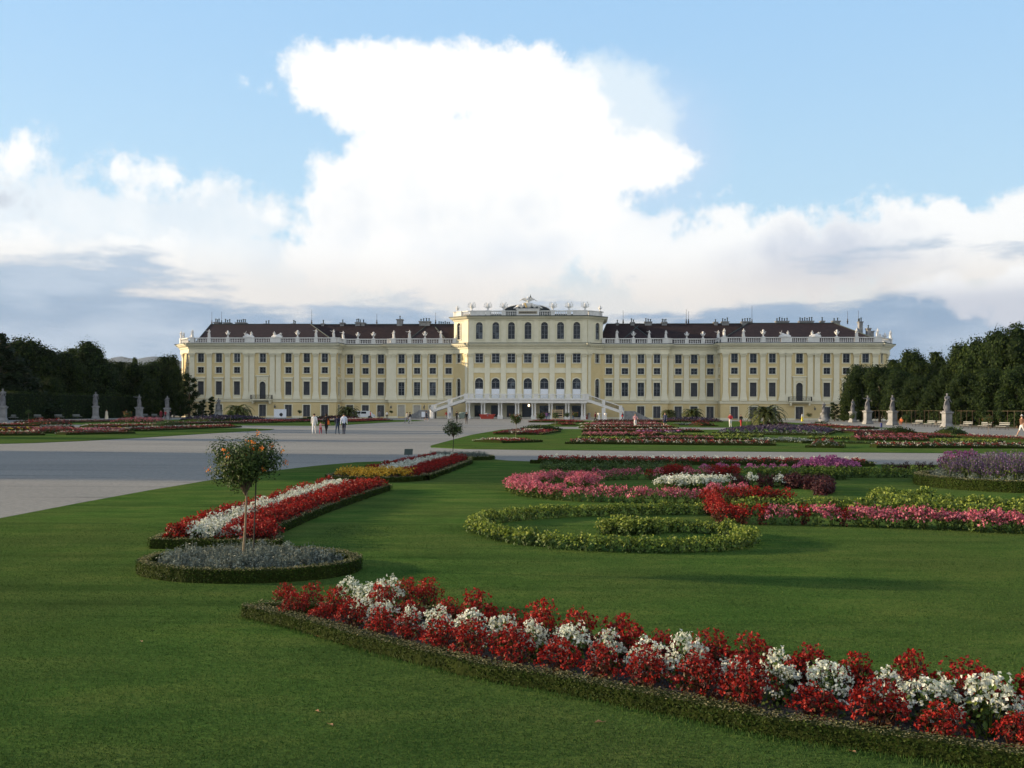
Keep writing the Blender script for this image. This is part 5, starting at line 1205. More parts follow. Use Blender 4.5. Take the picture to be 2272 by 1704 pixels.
# chimneys with pots, finials and rods
def chimney(px, w, zt, n, y=8.5, z0=20.5, d=0.8):
    x = sx(px, y); zt -= 0.25; g = Geo(); g.box(x - w / 2, x + w / 2, y - d, y + d, z0, zt - 0.25); g.box(x - w / 2 - 0.15, x + w / 2 + 0.15, y - d - 0.15, y + d + 0.15, zt - 0.25, zt); c = g.build('chimney', [MAT['stone']], palace)
    if n:
        g = Geo()
        for k in range(n):
            xx = x - w / 2 + w * (k + 0.5) / n; hh = random.uniform(0.4, 0.75); g.lathe([(0.13, zt), (0.11, zt + hh), (0.2, zt + hh + 0.04), (0.16, zt + hh + 0.2)], xx, y, 7, 0)
        g.build('chimney_pot', [MAT['copper']], c)
for a in ((482, 1.2, 23.3, 3), (504.5, 1.6, 23.2, 3), (535, 2.4, 23.2, 5), (593, 1.3, 22.9, 2), (653, 0.7, 22.9, 2), (717, 0.6, 22.9, 1), (760, 0.9, 23.1, 1), (795, 1.2, 23.2, 3), (806, 0.8, 23.1, 1), (887, 1.3, 23.9, 1), (942.5, 2.6, 23.4, 4),
          (1369, 0.6, 22.9, 1), (1402.6, 0.9, 23.1, 2), (1437.5, 1.6, 23.2, 3), (1473, 1.2, 23.1, 3), (1587, 0.8, 23.1, 1), (1608, 1.6, 23.2, 3), (1655, 2.3, 23.2, 4), (1734.5, 2.9, 23.3, 5), (1787.5, 3.2, 23.3, 6), (1823.6, 0.8, 23.3, 1), (1854, 1.6, 23.3, 2)): chimney(*a)
chimney(985, 3.0, 22.9, 6, y=12, z0=17); chimney(1908, 0.8, 22.9, 2, y=6, z0=19); chimney(1926, 0.8, 21.3, 1, y=5, z0=18); chimney(1933, 0.7, 20.8, 0, y=7, z0=18)
for px, zt in ((469.5, 25.6), (491, 25.6), (691, 26.0), (835.5, 25.0), (966, 25.2), (1382, 25.6), (1522, 25.8), (1527, 25.3), (1667.8, 26.6), (1880, 25.2), (1904, 25.4)):
    x = sx(px, 8); g = Geo().lathe([(0.16, 22.3), (0.12, 22.6), (0.22, 22.8), (0.10, 23.1), (0.14, 23.3), (0.04, 23.6), (0.035, zt)], x, 8, 6); g.build('finial', [MAT['iron']], palace)
# centre attic: cornice, balustrade, crest
def centre_plan(off): return [(xd - off, YM + 12), (xd - off, YM - off * 0.4), (xe - off * 0.4, YC - off), (xf + off * 0.4, YC - off), (xg + off, YM - off * 0.4), (xg + off, YM + 12)]
def ring(nm, off0, off1, z0, z1, mat):
    A = centre_plan(off0); B = centre_plan(off1); v = [(x, y, z0) for x, y in A] + [(x, y, z1) for x, y in B]; n = len(A); f = [(k, k + 1, k + 1 + n, k + n) for k in range(n - 1)] + [(0, n, 2 * n - 1, n - 1)]
    g = Geo(); g.add(v, f, 0); g.add(v[n:], [tuple(range(n))[::-1][::-1]], 0); g.add(v[:n], [tuple(range(n))[::-1]], 0); g.build(nm, [mat], palace)
Geo().box(xd, xg, YM + 0.5, YM + 12, 4, 22.6).build('wall', [MAT['cream']], palace)
ring('attic_cornice', 0.15, 0.35, 22.2, 22.65, MAT['cream']); ring('attic_cornice', 0.7, 1.1, 22.65, 23.05, MAT['cream']); ring('gutter', 1.15, 1.15, 23.052, 23.25, MAT['copper'])
xm = sx(1171, YC)
p = balustrade((xe, YC), (xf, YC), [(1060, 0.3 + 1.4), (1100 - 17, 0.5), (1117, 0.5), (1171, 2.4), (1226, 0.5), (1262, 0.5), (1286, 1.6)], 23.16, 24.4, 0.1); 
p1 = balustrade((xd, YM), (xe, YC), [(1018, 1.2), (1011, 0.4)], 23.16, 24.4, 0.1); balustrade((xf, YC), (xg, YM), [(1318, 1.9), (1330, 0.4)], 23.16, 24.4, 0.1)
zt = 24.42; y_ = YC - 0.1
for px, k in ((1046, 't'), (1082, 't'), (1117, 't'), (1226, 't'), (1262, 't'), (1297.5, 't')): inst('roof_trophy', TROPHY, palace, (sx(px, y_), y_, zt), 0, 0.86)
for px, yy in ((1014.5, YM - 0.5), (1330.5, YM - 0.5)): inst('roof_urn', URN, palace, (sx(px, yy), yy, zt), 0, 0.85)
# domed roof behind the balustrade
g = Geo(); xr0, xr1 = sx(1117, 2), sx(1224, 2); v = []; n = 14
for k in range(n + 1):
    a = PI * k / n; x = (xr0 + xr1) / 2 - (xr1 - xr0) / 2 * math.cos(a); z = 24.1 + 2.0 * math.sin(a) ** 0.8
    v += [(x, -1.0, z), (x, 8, z)]
g.add(v, [(2 * k, 2 * k + 2, 2 * k + 3, 2 * k + 1) for k in range(n)] + [tuple(range(0, 2 * n + 2, 2))[::-1]], 0); g.add([(xr0, -1, 23.1), (xr1, -1, 23.1), (xr1, -1, 24.1), (xr0, -1, 24.1)], [(0, 1, 2, 3)], 0)
rf = g.build('domed_roof', [rough_mat('slate_blue', (0.03, 0.04, 0.05), (0.06, 0.075, 0.085), 2)], palace)
Geo().tube([(q[0], -1.05, q[2] + 0.08) for q in v[::2]], 0.12, 5).build('roof_rim', [MAT['white_stone']], rf)
Geo().box(xd + 0.5, xg - 0.5, YC + 3, YM + 11, 23.0, 23.9).build('flat_roof', [MAT['copper']], palace)
# crest: scrolls, shield, eagle with spread wings, inscription slab
g = Geo(); cy = YC - 0.35
g.box(xm - 2.55, xm + 2.55, cy - 0.28, cy + 0.4, 23.18, 24.62); g.box(xm - 2.75, xm + 2.75, cy - 0.36, cy + 0.45, 24.62, 24.82)
cr = g.build('crest', [MAT['white_stone']], palace)
ig = Geo().box(xm - 2.1, xm + 2.1, cy - 0.31, cy - 0.275, 23.62, 24.25); x = xm - 1.9
while x < xm + 1.9: w = random.uniform(0.08, 0.2); ig.box(x, x + w, cy - 0.33, cy - 0.309, 23.74, 24.12, 1); x += w + 0.09
ig.build('inscription', [plain_mat('slab_beige', (0.40, 0.36, 0.27), 0.7), MAT['iron']], cr)
g = Geo()
for s in (-1, 1):
    g.tube([(xm + s * 2.3, cy, 24.9), (xm + s * 2.5, cy, 25.3), (xm + s * 2.0, cy, 25.5), (xm + s * 1.5, cy, 25.2), (xm + s * 1.0, cy, 25.6), (xm + s * 0.9, cy, 26.1)], [0.22, 0.25, 0.28, 0.3, 0.35, 0.2], 7)
    g.tube([(xm + s * 3.3, cy, 24.9), (xm + s * 2.8, cy, 25.1), (xm + s * 2.5, cy, 25.2)], [0.08, 0.2, 0.2], 6)
    # wings: layered feathers
    for k in range(7):
        a = math.radians(18 + k * 13); l = 1.9 - 0.14 * k
        g.tube([(xm + s * 0.2, cy - 0.05, 26.45), (xm + s * (0.2 + l * 0.6 * math.cos(a * 0.6)), cy - 0.05 - 0.03 * k, 26.5 + l * 0.45 * math.sin(a * 0.8) + 0.2), (xm + s * (0.2 + l * math.cos(a * 0.55)), cy - 0.02, 26.75 + 0.35 * math.sin(a) - 0.10 * (6 - k) + 0.2)], [0.14, 0.15, 0.05], 5)
g.lathe([(0.15, 25.0), (0.75, 25.15), (0.85, 25.7), (0.55, 26.2), (0.25, 26.3)], xm, cy, 10, 0, 1, 0.45, wob=lambda a, z: 0.08 * math.sin(3 * a))
g.lathe([(0.2, 26.2), (0.36, 26.5), (0.30, 26.9), (0.14, 27.15), (0.19, 27.35), (0.10, 27.55)], xm, cy, 8); g.frustum(xm, cy - 0.25, 27.28, 27.38, 0.05, 0.14, 0.02, 0.05)
g.build('eagle', [MAT['white_stone']], cr)
g = Geo().lathe([(0.12, 26.9), (0.4, 27.0), (0.3, 27.3), (0.1, 27.6), (0.04, 28.0)], xm + 0.55, cy, 7, 0, 1, 0.6).build('crown', [MAT['copper']], cr)
g = Geo().tube([(xm - 0.7, cy - 0.3, 26.1), (xm - 0.4, cy - 0.42, 25.4), (xm - 0.3, cy - 0.35, 25.1)], 0.16).build('gilt_garland', [plain_mat('gilt', (0.5, 0.36, 0.12), 0.5)], cr)
# cream bands between the storeys of the centre block
g = Geo()
for i in range(7):
    x = sx(cw[i], YC); g.box(x - 1.3, x + 1.3, YC - 0.16, YC, 10.35, 11.35); g.box(x - 1.35, x + 1.35, YC - 0.22, YC, 11.35, 11.5)
g.build('storey_band', CR, palace)

# ------------------------------------------------------------------ terrace on columns with two flights
TY = YC - 6.2; tx0, tx1 = sx(1034, TY), sx(1302, TY)
g = Geo(); g.box(tx0, tx1, TY, YC - 0.37, 3.55, 4.22); g.box(tx0 - 0.2, tx1 + 0.2, TY - 0.2, YC - 0.38, 4.22, 4.42)
ter = g.build('terrace', WS, palace)
cols = []
for px in (1038.5, 1072, 1110, 1147.5, 1184.6, 1222, 1259, 1294.5):
    for dx in (-3.0, 3.0):
        x = sx(px + dx, TY + 0.6); g = Geo(); g.box(x - 0.28, x + 0.28, TY + 0.3, TY + 0.9, 0, 0.75); g.lathe([(0.25, 0.75), (0.26, 0.82), (0.20, 0.95), (0.195, 1.8), (0.17, 3.15), (0.22, 3.22), (0.25, 3.35)], x, TY + 0.6, 12); g.box(x - 0.27, x + 0.27, TY + 0.3, TY + 0.9, 3.35, 3.56)
        g.build('column', WS, ter)
# railing of the terrace: stone posts and wrought panels
g = Geo(); x = tx0
g.box(tx0, tx1, TY - 0.02, TY + 0.22, 5.36, 5.52); g.box(tx0, tx1, TY, TY + 0.2, 4.42, 4.56)
posts = [sx(p, TY) for p in (1034, 1046, 1081, 1117, 1153, 1189, 1225, 1261, 1297)] + [tx1]
for q in posts: g.box(q - 0.45, q + 0.45, TY - 0.06, TY + 0.28, 4.42, 5.56)
bal = g.build('parapet', WS, ter); g = Geo(); x = tx0 + 0.3
while x < tx1:
    if not any(abs(x - q) < 0.5 for q in posts): g.tube([(x, TY + 0.1, 4.5), (x + 0.08, TY + 0.1, 4.8), (x - 0.05, TY + 0.1, 5.1), (x, TY + 0.1, 5.4)], 0.03, 4)
    x += 0.19
g.build('ironwork', [plain_mat('painted_iron', (0.30, 0.36, 0.36), 0.6)], bal)
Geo().box(tx0 + 0.3, tx1 - 0.3, YC - 0.115, YC - 0.055, 0, 0.001 + 0.4).build('plinth', WS, ter)
# doors under the terrace and the lit lantern
for i, p_ in enumerate(cw):
    x = sx(p_, YC); wv = 1.0 if i != 3 else 1.25; g = Geo(); g.box(x - wv, x + wv, YC - 0.10, YC - 0.03, 0.02, 3.0 if i != 3 else 3.35)
    dr = g.build('porch_door', [MAT['glass']], palace); g = Geo(); g.box(x - wv - 0.18, x - wv, YC - 0.14, YC, 0, 3.2); g.box(x + wv, x + wv + 0.18, YC - 0.14, YC, 0, 3.2); g.box(x - wv - 0.18, x + wv + 0.18, YC - 0.142, YC, 3.2 if i != 3 else 3.36, 3.4 if i != 3 else 3.5); g.build('door_frame', CR, dr)
lx = sx(1173.5, TY + 2.5); g = Geo().lathe([(0.02, 2.75), (0.16, 2.85), (0.20, 3.05), (0.10, 3.25)], lx, TY + 2.5, 8); lm = plain_mat('lamp_glow', (1.0, 0.78, 0.5), 0.5, emit=3.0)
ln_ = g.build('porch_lantern', [lm], palace); Geo().tube([(lx, TY + 2.5, 3.25), (lx, TY + 2.5, 3.56)], 0.02, 4).build('hook', [MAT['iron']], ln_)
def flight(side):
    """straight flight falling outwards from the terrace, then a landing and a lower flight back to the wall"""
    s = side; x0 = tx0 if s < 0 else tx1; L = 7.4; zt_, zb = 4.42, 1.9; g = Geo(); n = 16
    for k in range(n):
        xa_ = x0 + s * L * k / n; xb_ = x0 + s * L * (k + 1) / n; z = zt_ - (zt_ - zb) * (k + 1) / n
        g.box(min(xa_, xb_), max(xa_, xb_), TY + 0.25, TY + 3.0, z - 0.32, z, 0)
    st = g.build('stair_flight', WS, palace)
    for yy in (TY, TY + 3.0):
        g = Geo(); v = []
        for (z0, z1, h) in ((zt_ - 0.75, zt_ + 0.10, 0), ):
            a = [(x0, yy, zt_ - 0.5), (x0 + s * L, yy, zb - 0.5), (x0 + s * L, yy, zb + 0.12), (x0, yy, zt_ + 0.12)]; b = [(p_[0], p_[1] + 0.22, p_[2]) for p_ in a]; g.add(a + b, [(0, 1, 2, 3), (7, 6, 5, 4), (3, 2, 6, 7), (0, 4, 5, 1)])
        a = [(x0, yy - 0.02, zt_ + 0.95), (x0 + s * L, yy - 0.02, zb + 0.95), (x0 + s * L, yy - 0.02, zb + 1.12), (x0, yy - 0.02, zt_ + 1.12)]; b = [(p_[0], p_[1] + 0.26, p_[2]) for p_ in a]; g.add(a + b, [(0, 1, 2, 3), (7, 6, 5, 4), (3, 2, 6, 7), (0, 4, 5, 1)])
        for t in (0.5, 1.0):
            x = x0 + s * L * t; z = zt_ + (zb - zt_) * t; g.box(x - 0.32, x + 0.32, yy - 0.06, yy + 0.28, z - 0.1, z + 1.2)
            if t < 1: g.box(x - 0.4, x + 0.4, yy - 0.05, yy + 0.27, 0, z - 0.6)
        g.build('stringer', WS, st)
        g = Geo(); k = 0.3
        while k < L - 0.3:
            z = zt_ + (zb - zt_) * k / L; x = x0 + s * k
            if abs(k - L / 2) > 0.4: g.tube([(x, yy + 0.11, z + 0.1), (x + 0.06, yy + 0.11, z + 0.5), (x, yy + 0.11, z + 0.97)], 0.03, 4)
            k += 0.2
        g.build('ironwork', [MAT['iron'] if s > 0 else D.materials['painted_iron']], st)
    # landing and curved lower sweep
    xl = x0 + s * L; g = Geo(); g.box(min(xl, xl + s * 3.2), max(xl, xl + s * 3.2), TY + 0.2, TY + 5.6, 0, zb - 0.02); 
    for k in range(11): zz = zb - 0.02 - (k + 1) * 0.17; g.box(min(xl + s * (3.2 + k * 0.34), xl + s * (3.54 + k * 0.34)), max(xl + s * (3.2 + k * 0.34), xl + s * (3.54 + k * 0.34)), TY + 1.8, TY + 5.6, 0, max(0.05, zz))
    g.build('stair_flight', [MAT['stone']], palace)
    pts = [(xl - s * 0.1, TY + 0.2), (xl + s * 0.5, TY - 0.5), (xl + s * 0.4, TY - 1.1), (xl - s * 0.3, TY - 1.3)]
    g = Geo(); P = spline(pts, 0.25)
    for k in range(len(P) - 1):
        t0 = k / (len(P) - 1); z0 = (zb + 1.1) * (1 - t0 * 0.55); a = P[k]; b = P[k + 1]
        g.add([(a[0], a[1], 0), (b[0], b[1], 0), (b[0], b[1], z0 - 0.05), (a[0], a[1], z0)] + [(a[0] + 0.22, a[1] + 0.2, 0), (b[0] + 0.22, b[1] + 0.2, 0), (b[0] + 0.22, b[1] + 0.2, z0 - 0.05), (a[0] + 0.22, a[1] + 0.2, z0)], [(0, 1, 2, 3), (7, 6, 5, 4), (3, 2, 6, 7)])
    g.build('sweeping_parapet', WS, palace)
flight(-1); flight(1)
# wall lanterns
for px, d_ in ((611, YP), (868, YM), (941, YM), (1806, YP)):
    x = sx(px, d_); g = Geo().tube([(x, d_ - 0.05, 2.9), (x + 0.1, d_ - 0.5, 3.1), (x + 0.1, d_ - 0.7, 2.8)], 0.03, 4); lt = g.build('wall_lantern', [MAT['iron']], palace)
    Geo().lathe([(0.08, 2.2), (0.2, 2.35), (0.22, 2.65), (0.06, 2.85)], x + 0.1, d_ - 0.7, 6).build('lantern_glass', [plain_mat('dim_glass', (0.10, 0.11, 0.10), 0.2)], lt)
# ------------------------------------------------------------------ trees
def crown_mesh(name, seed, H=14.0, R=5.0, z0=0.10, n=8500, leaf=0.42, mat='leaf_dark', shape='round', lobes=26, gap=0.0):
    r = np.random.default_rng(seed); g = Geo(); C = []; Rl = []
    for k in range(lobes):
        t = (k + r.random()) / lobes; a = k * 2.4 + r.random()
        if shape == 'round': rad = R * (0.80 * math.sqrt(max(0.0, 1 - (abs(t - 0.42) / 0.60) ** 2.4)))
        elif shape == 'column': rad = R * 0.75 * (1 - 0.35 * t)
        else: rad = R * (1 - t) ** 0.9
        q = rad * (0.55 + 0.5 * r.random()); z = H * (z0 + (0.93 - z0) * t)
        C.append((q * math.cos(a), q * math.sin(a), z)); Rl.append((R * 0.42 if shape != 'cone' else R * (0.30 * (1 - t) + 0.08)) * (0.7 + 0.6 * r.random()))
    C = np.array(C); Rl = np.array(Rl); w = Rl ** 2; k = r.choice(lobes, n, p=w / w.sum())
    d = r.normal(size=(n, 3)); d /= np.linalg.norm(d, axis=1, keepdims=True)
    P = C[k] + d * (Rl[k] * (0.72 + 0.36 * r.random(n)))[:, None]
    P[:, 2] = np.clip(P[:, 2], H * z0 * 0.6, H * 1.02)
    if gap: keep = r.random(n) > gap; P = P[keep]; d = d[keep]
    nn = len(P); g.quads(P, d + r.normal(size=(nn, 3)) * 0.5 + [0, 0, 0.3], leaf * (0.6 + 0.8 * r.random(nn)), 0.75, 0, bend=0.2)
    # outlying sprays
    m = n // 14; kk = r.choice(lobes, m); dd = r.normal(size=(m, 3)); dd /= np.linalg.norm(dd, axis=1, keepdims=True); dd[:, 2] = np.abs(dd[:, 2])
    Q = C[kk] + dd * (Rl[kk] * (1.05 + 0.28 * r.random(m)))[:, None]; Q[:, 2] = np.clip(Q[:, 2], 0.5, None)
    g.quads(Q, r.normal(size=(m, 3)), leaf * 0.7, 0.6, 0)
    # dark inner twigs and leaves that close the view through the middle
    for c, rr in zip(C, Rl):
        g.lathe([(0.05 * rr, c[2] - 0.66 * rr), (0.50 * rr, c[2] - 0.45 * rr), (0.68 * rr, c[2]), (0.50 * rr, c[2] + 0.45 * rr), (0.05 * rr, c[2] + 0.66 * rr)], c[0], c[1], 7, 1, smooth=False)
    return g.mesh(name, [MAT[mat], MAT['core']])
def trunk_mesh(seed, H=14.0, r0=0.34):
    r = random.Random(seed); g = Geo(); g.tube([(0, 0, -0.05), (0.05, 0.02, H * 0.2), (0.1, -0.05, H * 0.5), (0.0, 0.05, H * 0.85)], [r0 * 1.2, r0 * 0.85, r0 * 0.5, 0.05], 8)
    for k in range(7):
        a = k * 2.4; z = H * (0.2 + 0.09 * k); l = H * 0.2 * (1 - 0.08 * k); g.tube([(0.05, 0, z), (l * 0.5 * math.cos(a), l * 0.5 * math.sin(a), z + l * 0.4), (l * math.cos(a), l * math.sin(a), z + l * 0.65)], [r0 * 0.45, r0 * 0.3, 0.04], 5)
    return g.mesh('trunk', [MAT['bark']])
TV = {'d': [(crown_mesh('crown', 11, mat='leaf_dark'), trunk_mesh(1)), (crown_mesh('crown', 12, mat='leaf_dark', R=4.6, lobes=30), trunk_mesh(2)), (crown_mesh('crown', 16, mat='leaf_dark', R=5.2, lobes=22), trunk_mesh(6))],
      'm': [(crown_mesh('crown', 13, mat='leaf_mid'), trunk_mesh(3)), (crown_mesh('crown', 14, mat='leaf_mid', R=4.7, lobes=30), trunk_mesh(4)), (crown_mesh('crown', 17, mat='leaf_mid', R=5.3, lobes=24), trunk_mesh(7))],
      'c': [(crown_mesh('crown', 15, mat='leaf_conifer', shape='cone', R=4.5, lobes=44, leaf=0.34), trunk_mesh(5))],
      'p': [(crown_mesh('crown', 18, mat='leaf_dark', shape='column', R=1.6, lobes=18, leaf=0.34, n=4500, z0=0.04), trunk_mesh(8))],
      's': [(crown_mesh('crown', 19, mat='leaf_mid', shape='column', R=2.6, lobes=16, leaf=0.36, n=3000, z0=0.05, gap=0.35), trunk_mesh(9, r0=0.22))],
      'g': [(crown_mesh('crown', 20, mat='leaf_mid', R=4.8, lobes=24, z0=0.3, n=5200, gap=0.25), trunk_mesh(10))]}
def tree(kind, x, y, H, label, wid=1.0, group=None, nm=None):
    cm, tm = random.choice(TV[kind]); t = empty(nm or {'c': 'conifer_tree', 'p': 'column_tree', 's': 'young_tree'}.get(kind, 'broadleaf_tree'), (x, y, 0), random.random() * 6.28)
    s = H / 14.0; t.scale = (s * wid, s * wid, s); inst('crown', cm, t); inst('trunk', tm, t); tag(t, label, 'tree', group); return t
def ptree(kind, px, top, Y, label, wid=1.0, **k):
    X = (px - 1136) / FPX * Y; vv = (top - 908) - ROLL * (px - 1136); H = CAM_H - vv / FPX * Y
    return tree(kind, X, Y, H, label, wid, **k)
for a in (('c', 2, 728, 182, 'tall dark conifer cut by the left edge of the photo', 1.6), ('d', 48, 752, 196, 'rounded dark tree right of the tall conifer', 1.0), ('d', 92, 770, 200, 'broad dark tree second right of the tall conifer', 1.1),
          ('m', 74, 764, 214, 'tree peeping up behind the broad dark trees at far left', 0.7), ('d', 132, 786, 205, 'lower dark tree left of the highest round crown', 0.9), ('d', 158, 778, 222, 'tree just left of the highest round crown', 0.7), ('m', 202, 762, 214, 'highest round topped tree left of the palace', 0.92),
          ('d', 176, 812, 204, 'low tree before the highest round crown', 0.8), ('d', 236, 800, 224, 'dark tree right of the highest round crown', 0.8), ('d', 262, 806, 232, 'flat topped dark tree under the blue hills', 0.9), ('d', 298, 808, 232, 'dark tree below the spire like poplar', 0.9),
          ('p', 297, 788, 330, 'slim spire like tree against the hills', 0.7), ('d', 334, 806, 234, 'dark tree right below the second hill', 0.9), ('d', 362, 796, 238, 'tree left of the pair beside the palace', 0.8), ('m', 378, 790, 240, 'taller tree touching the left palace corner', 0.6), ('d', 386, 814, 232, 'dark tree hiding the foot of the left palace corner', 0.55),
          ('s', 420, 822, 226, 'loose leaved tree in front of the left palace pavilion', 1.25), ('d', 400, 872, 222, 'low dense tree before the left palace corner', 0.8), ('p', 468, 878, 222, 'short pointed tree right of the loose leaved tree', 1.5), ('s', 448, 884, 220, 'low bushy tree between loose tree and pointed tree', 1.5),
          ('d', 110, 840, 190, 'dark tree low behind the second left statue', 0.9), ('d', 330, 842, 214, 'dark tree low behind the third left statue', 0.9), ('d', 30, 830, 182, 'dark tree low behind the first left statue', 0.9)): ptree(*a)
for a in (('m', 2262, 724, 142, 'tallest tree at the right edge of the photo', 0.85), ('m', 2222, 740, 148, 'second tallest tree near the right edge', 0.85), ('m', 2186, 752, 152, 'tree third from the right edge', 0.85), ('d', 2150, 772, 158, 'tree on the falling slope of the right tree line', 0.85), ('d', 2128, 764, 182, 'small tree head standing up behind the right tree line', 0.5),
          ('m', 2112, 808, 160, 'lower tree under the small tree head', 0.9), ('d', 2078, 786, 196, 'round headed dark tree in the dip of the right tree line', 0.62), ('d', 2022, 778, 202, 'round headed dark tree right of the palace end', 0.75), ('d', 2050, 806, 190, 'tree between the two round heads', 0.8), ('d', 1988, 802, 206, 'low dark tree touching the right palace end', 0.7),
          ('m', 1952, 812, 202, 'spreading tree covering the right palace corner', 0.95), ('m', 1910, 812, 206, 'leftmost spreading tree in front of the right pavilion', 0.95), ('m', 1996, 822, 186, 'mid green tree behind the right hand statues', 0.9), ('d', 1893, 850, 204, 'low loose side of the tree before the right pavilion', 0.8), ('m', 2036, 836, 172, 'mid green tree behind the middle right statue', 0.9),
          ('m', 2078, 836, 162, 'mid green tree left of the last right statue', 0.9), ('m', 2140, 830, 148, 'mid green tree right of the last right statue', 0.9), ('m', 2200, 820, 138, 'low mid green tree near the right edge', 0.9), ('m', 2258, 816, 132, 'low mid green tree cut by the right edge', 0.9),
          ('s', 1852, 890, 212, 'young pointed tree left of the low right hedge', 1.6), ('p', 1872, 884, 210, 'short columnar tree by the low right hedge', 1.8), ('d', 1886, 892, 206, 'bushy low tree next to the right statues', 1.2)): ptree(*a)
# the row goes on beyond the left edge of the picture: its shade falls across the gravel and lawns
k = 0
for Y, H, kd, w in ((-16, 17, 'm', 0.85), (-6, 14, 'm', 0.8), (45.5, 22, 'd', 0.62), (51, 23, 'm', 0.6), (56.5, 22, 'd', 0.58), (79, 17.5, 'm', 0.42), (90, 14.5, 'p', 1.0), (101.5, 18, 'd', 0.58), (109, 17.5, 'm', 0.5), (129, 15.5, 'd', 0.5), (144, 18, 'd', 0.55), (157, 15.5, 'm', 0.6), (168, 15, 'm', 0.6)):
    tree(kd, -93 + 0.077 * (Y - 130), Y, H, 'tall tree of the garden edge row beyond the left side of the picture', w, group='trees of the row beyond the left edge'); k += 1
def hedge_wall(label, A, B, h, d, z=0.0, leaf=0.30, dens=9, mat='leaf_dark', nm='hedge_wall'):
    L = math.hypot(B[0] - A[0], B[1] - A[1]); rot = math.atan2(B[1] - A[1], B[0] - A[0]); g = Geo(); n = int(L / 1.2)
    v = []; 
    for i in range(n + 1):
        for (a, b) in ((0, 0), (0.05, h * 0.5), (0.08, h * 0.93), (d * 0.5, h * 0.98), (d - 0.08, h * 0.93), (d, 0)): v.append((L * i / n, a + 0.08 * random.gauss(0, 1), b * (1 + 0.01 * random.gauss(0, 1))))
    g.add(v, [(i * 6 + k, (i + 1) * 6 + k, (i + 1) * 6 + k + 1, i * 6 + k + 1) for i in range(n) for k in range(5)], 1)
    for s in (0, L):
        g.add([(s, 0, 0), (s, d, 0), (s, d, h * 0.93), (s, 0, h * 0.93)], [(0, 1, 2, 3)], 1)
    for (cnt, fn, nr) in ((int(L * h * dens), lambda m: np.stack([RNG.random(m) * L, RNG.normal(size=m) * 0.12, RNG.random(m) * h], 1), (0, -1, 0.2)), (int(L * h * dens), lambda m: np.stack([RNG.random(m) * L, d + RNG.normal(size=m) * 0.12, RNG.random(m) * h], 1), (0, 1, 0.2)), (int(L * d * dens * 1.6), lambda m: np.stack([RNG.random(m) * L, RNG.random(m) * d, h + RNG.normal(size=m) * 0.14], 1), (0, 0, 1))):
        g.quads(fn(cnt), RNG.normal(size=(cnt, 3)) * 0.6 + nr, leaf * (0.6 + 0.8 * RNG.random(cnt)), 0.7, 0, bend=0.2)
    o = g.build(nm, [MAT[mat], MAT['core']], None, (A[0], A[1], z), rot); tag(o, label, 'hedge'); return o
hedge_wall('tall dark clipped hedge wall behind the left hand statues', (-87, 95), (-79, 236), 4.6, 3.0)
hedge_wall('tall clipped hedge wall along the left garden edge nearer than the statues', (-95, -25), (-87.2, 94), 7.0, 3.0)
hedge_wall('tall clipped hedge wall behind the trellis and benches at right', (73.5, 200), (63.0, 60), 6.6, 3.0, mat='leaf_mid')
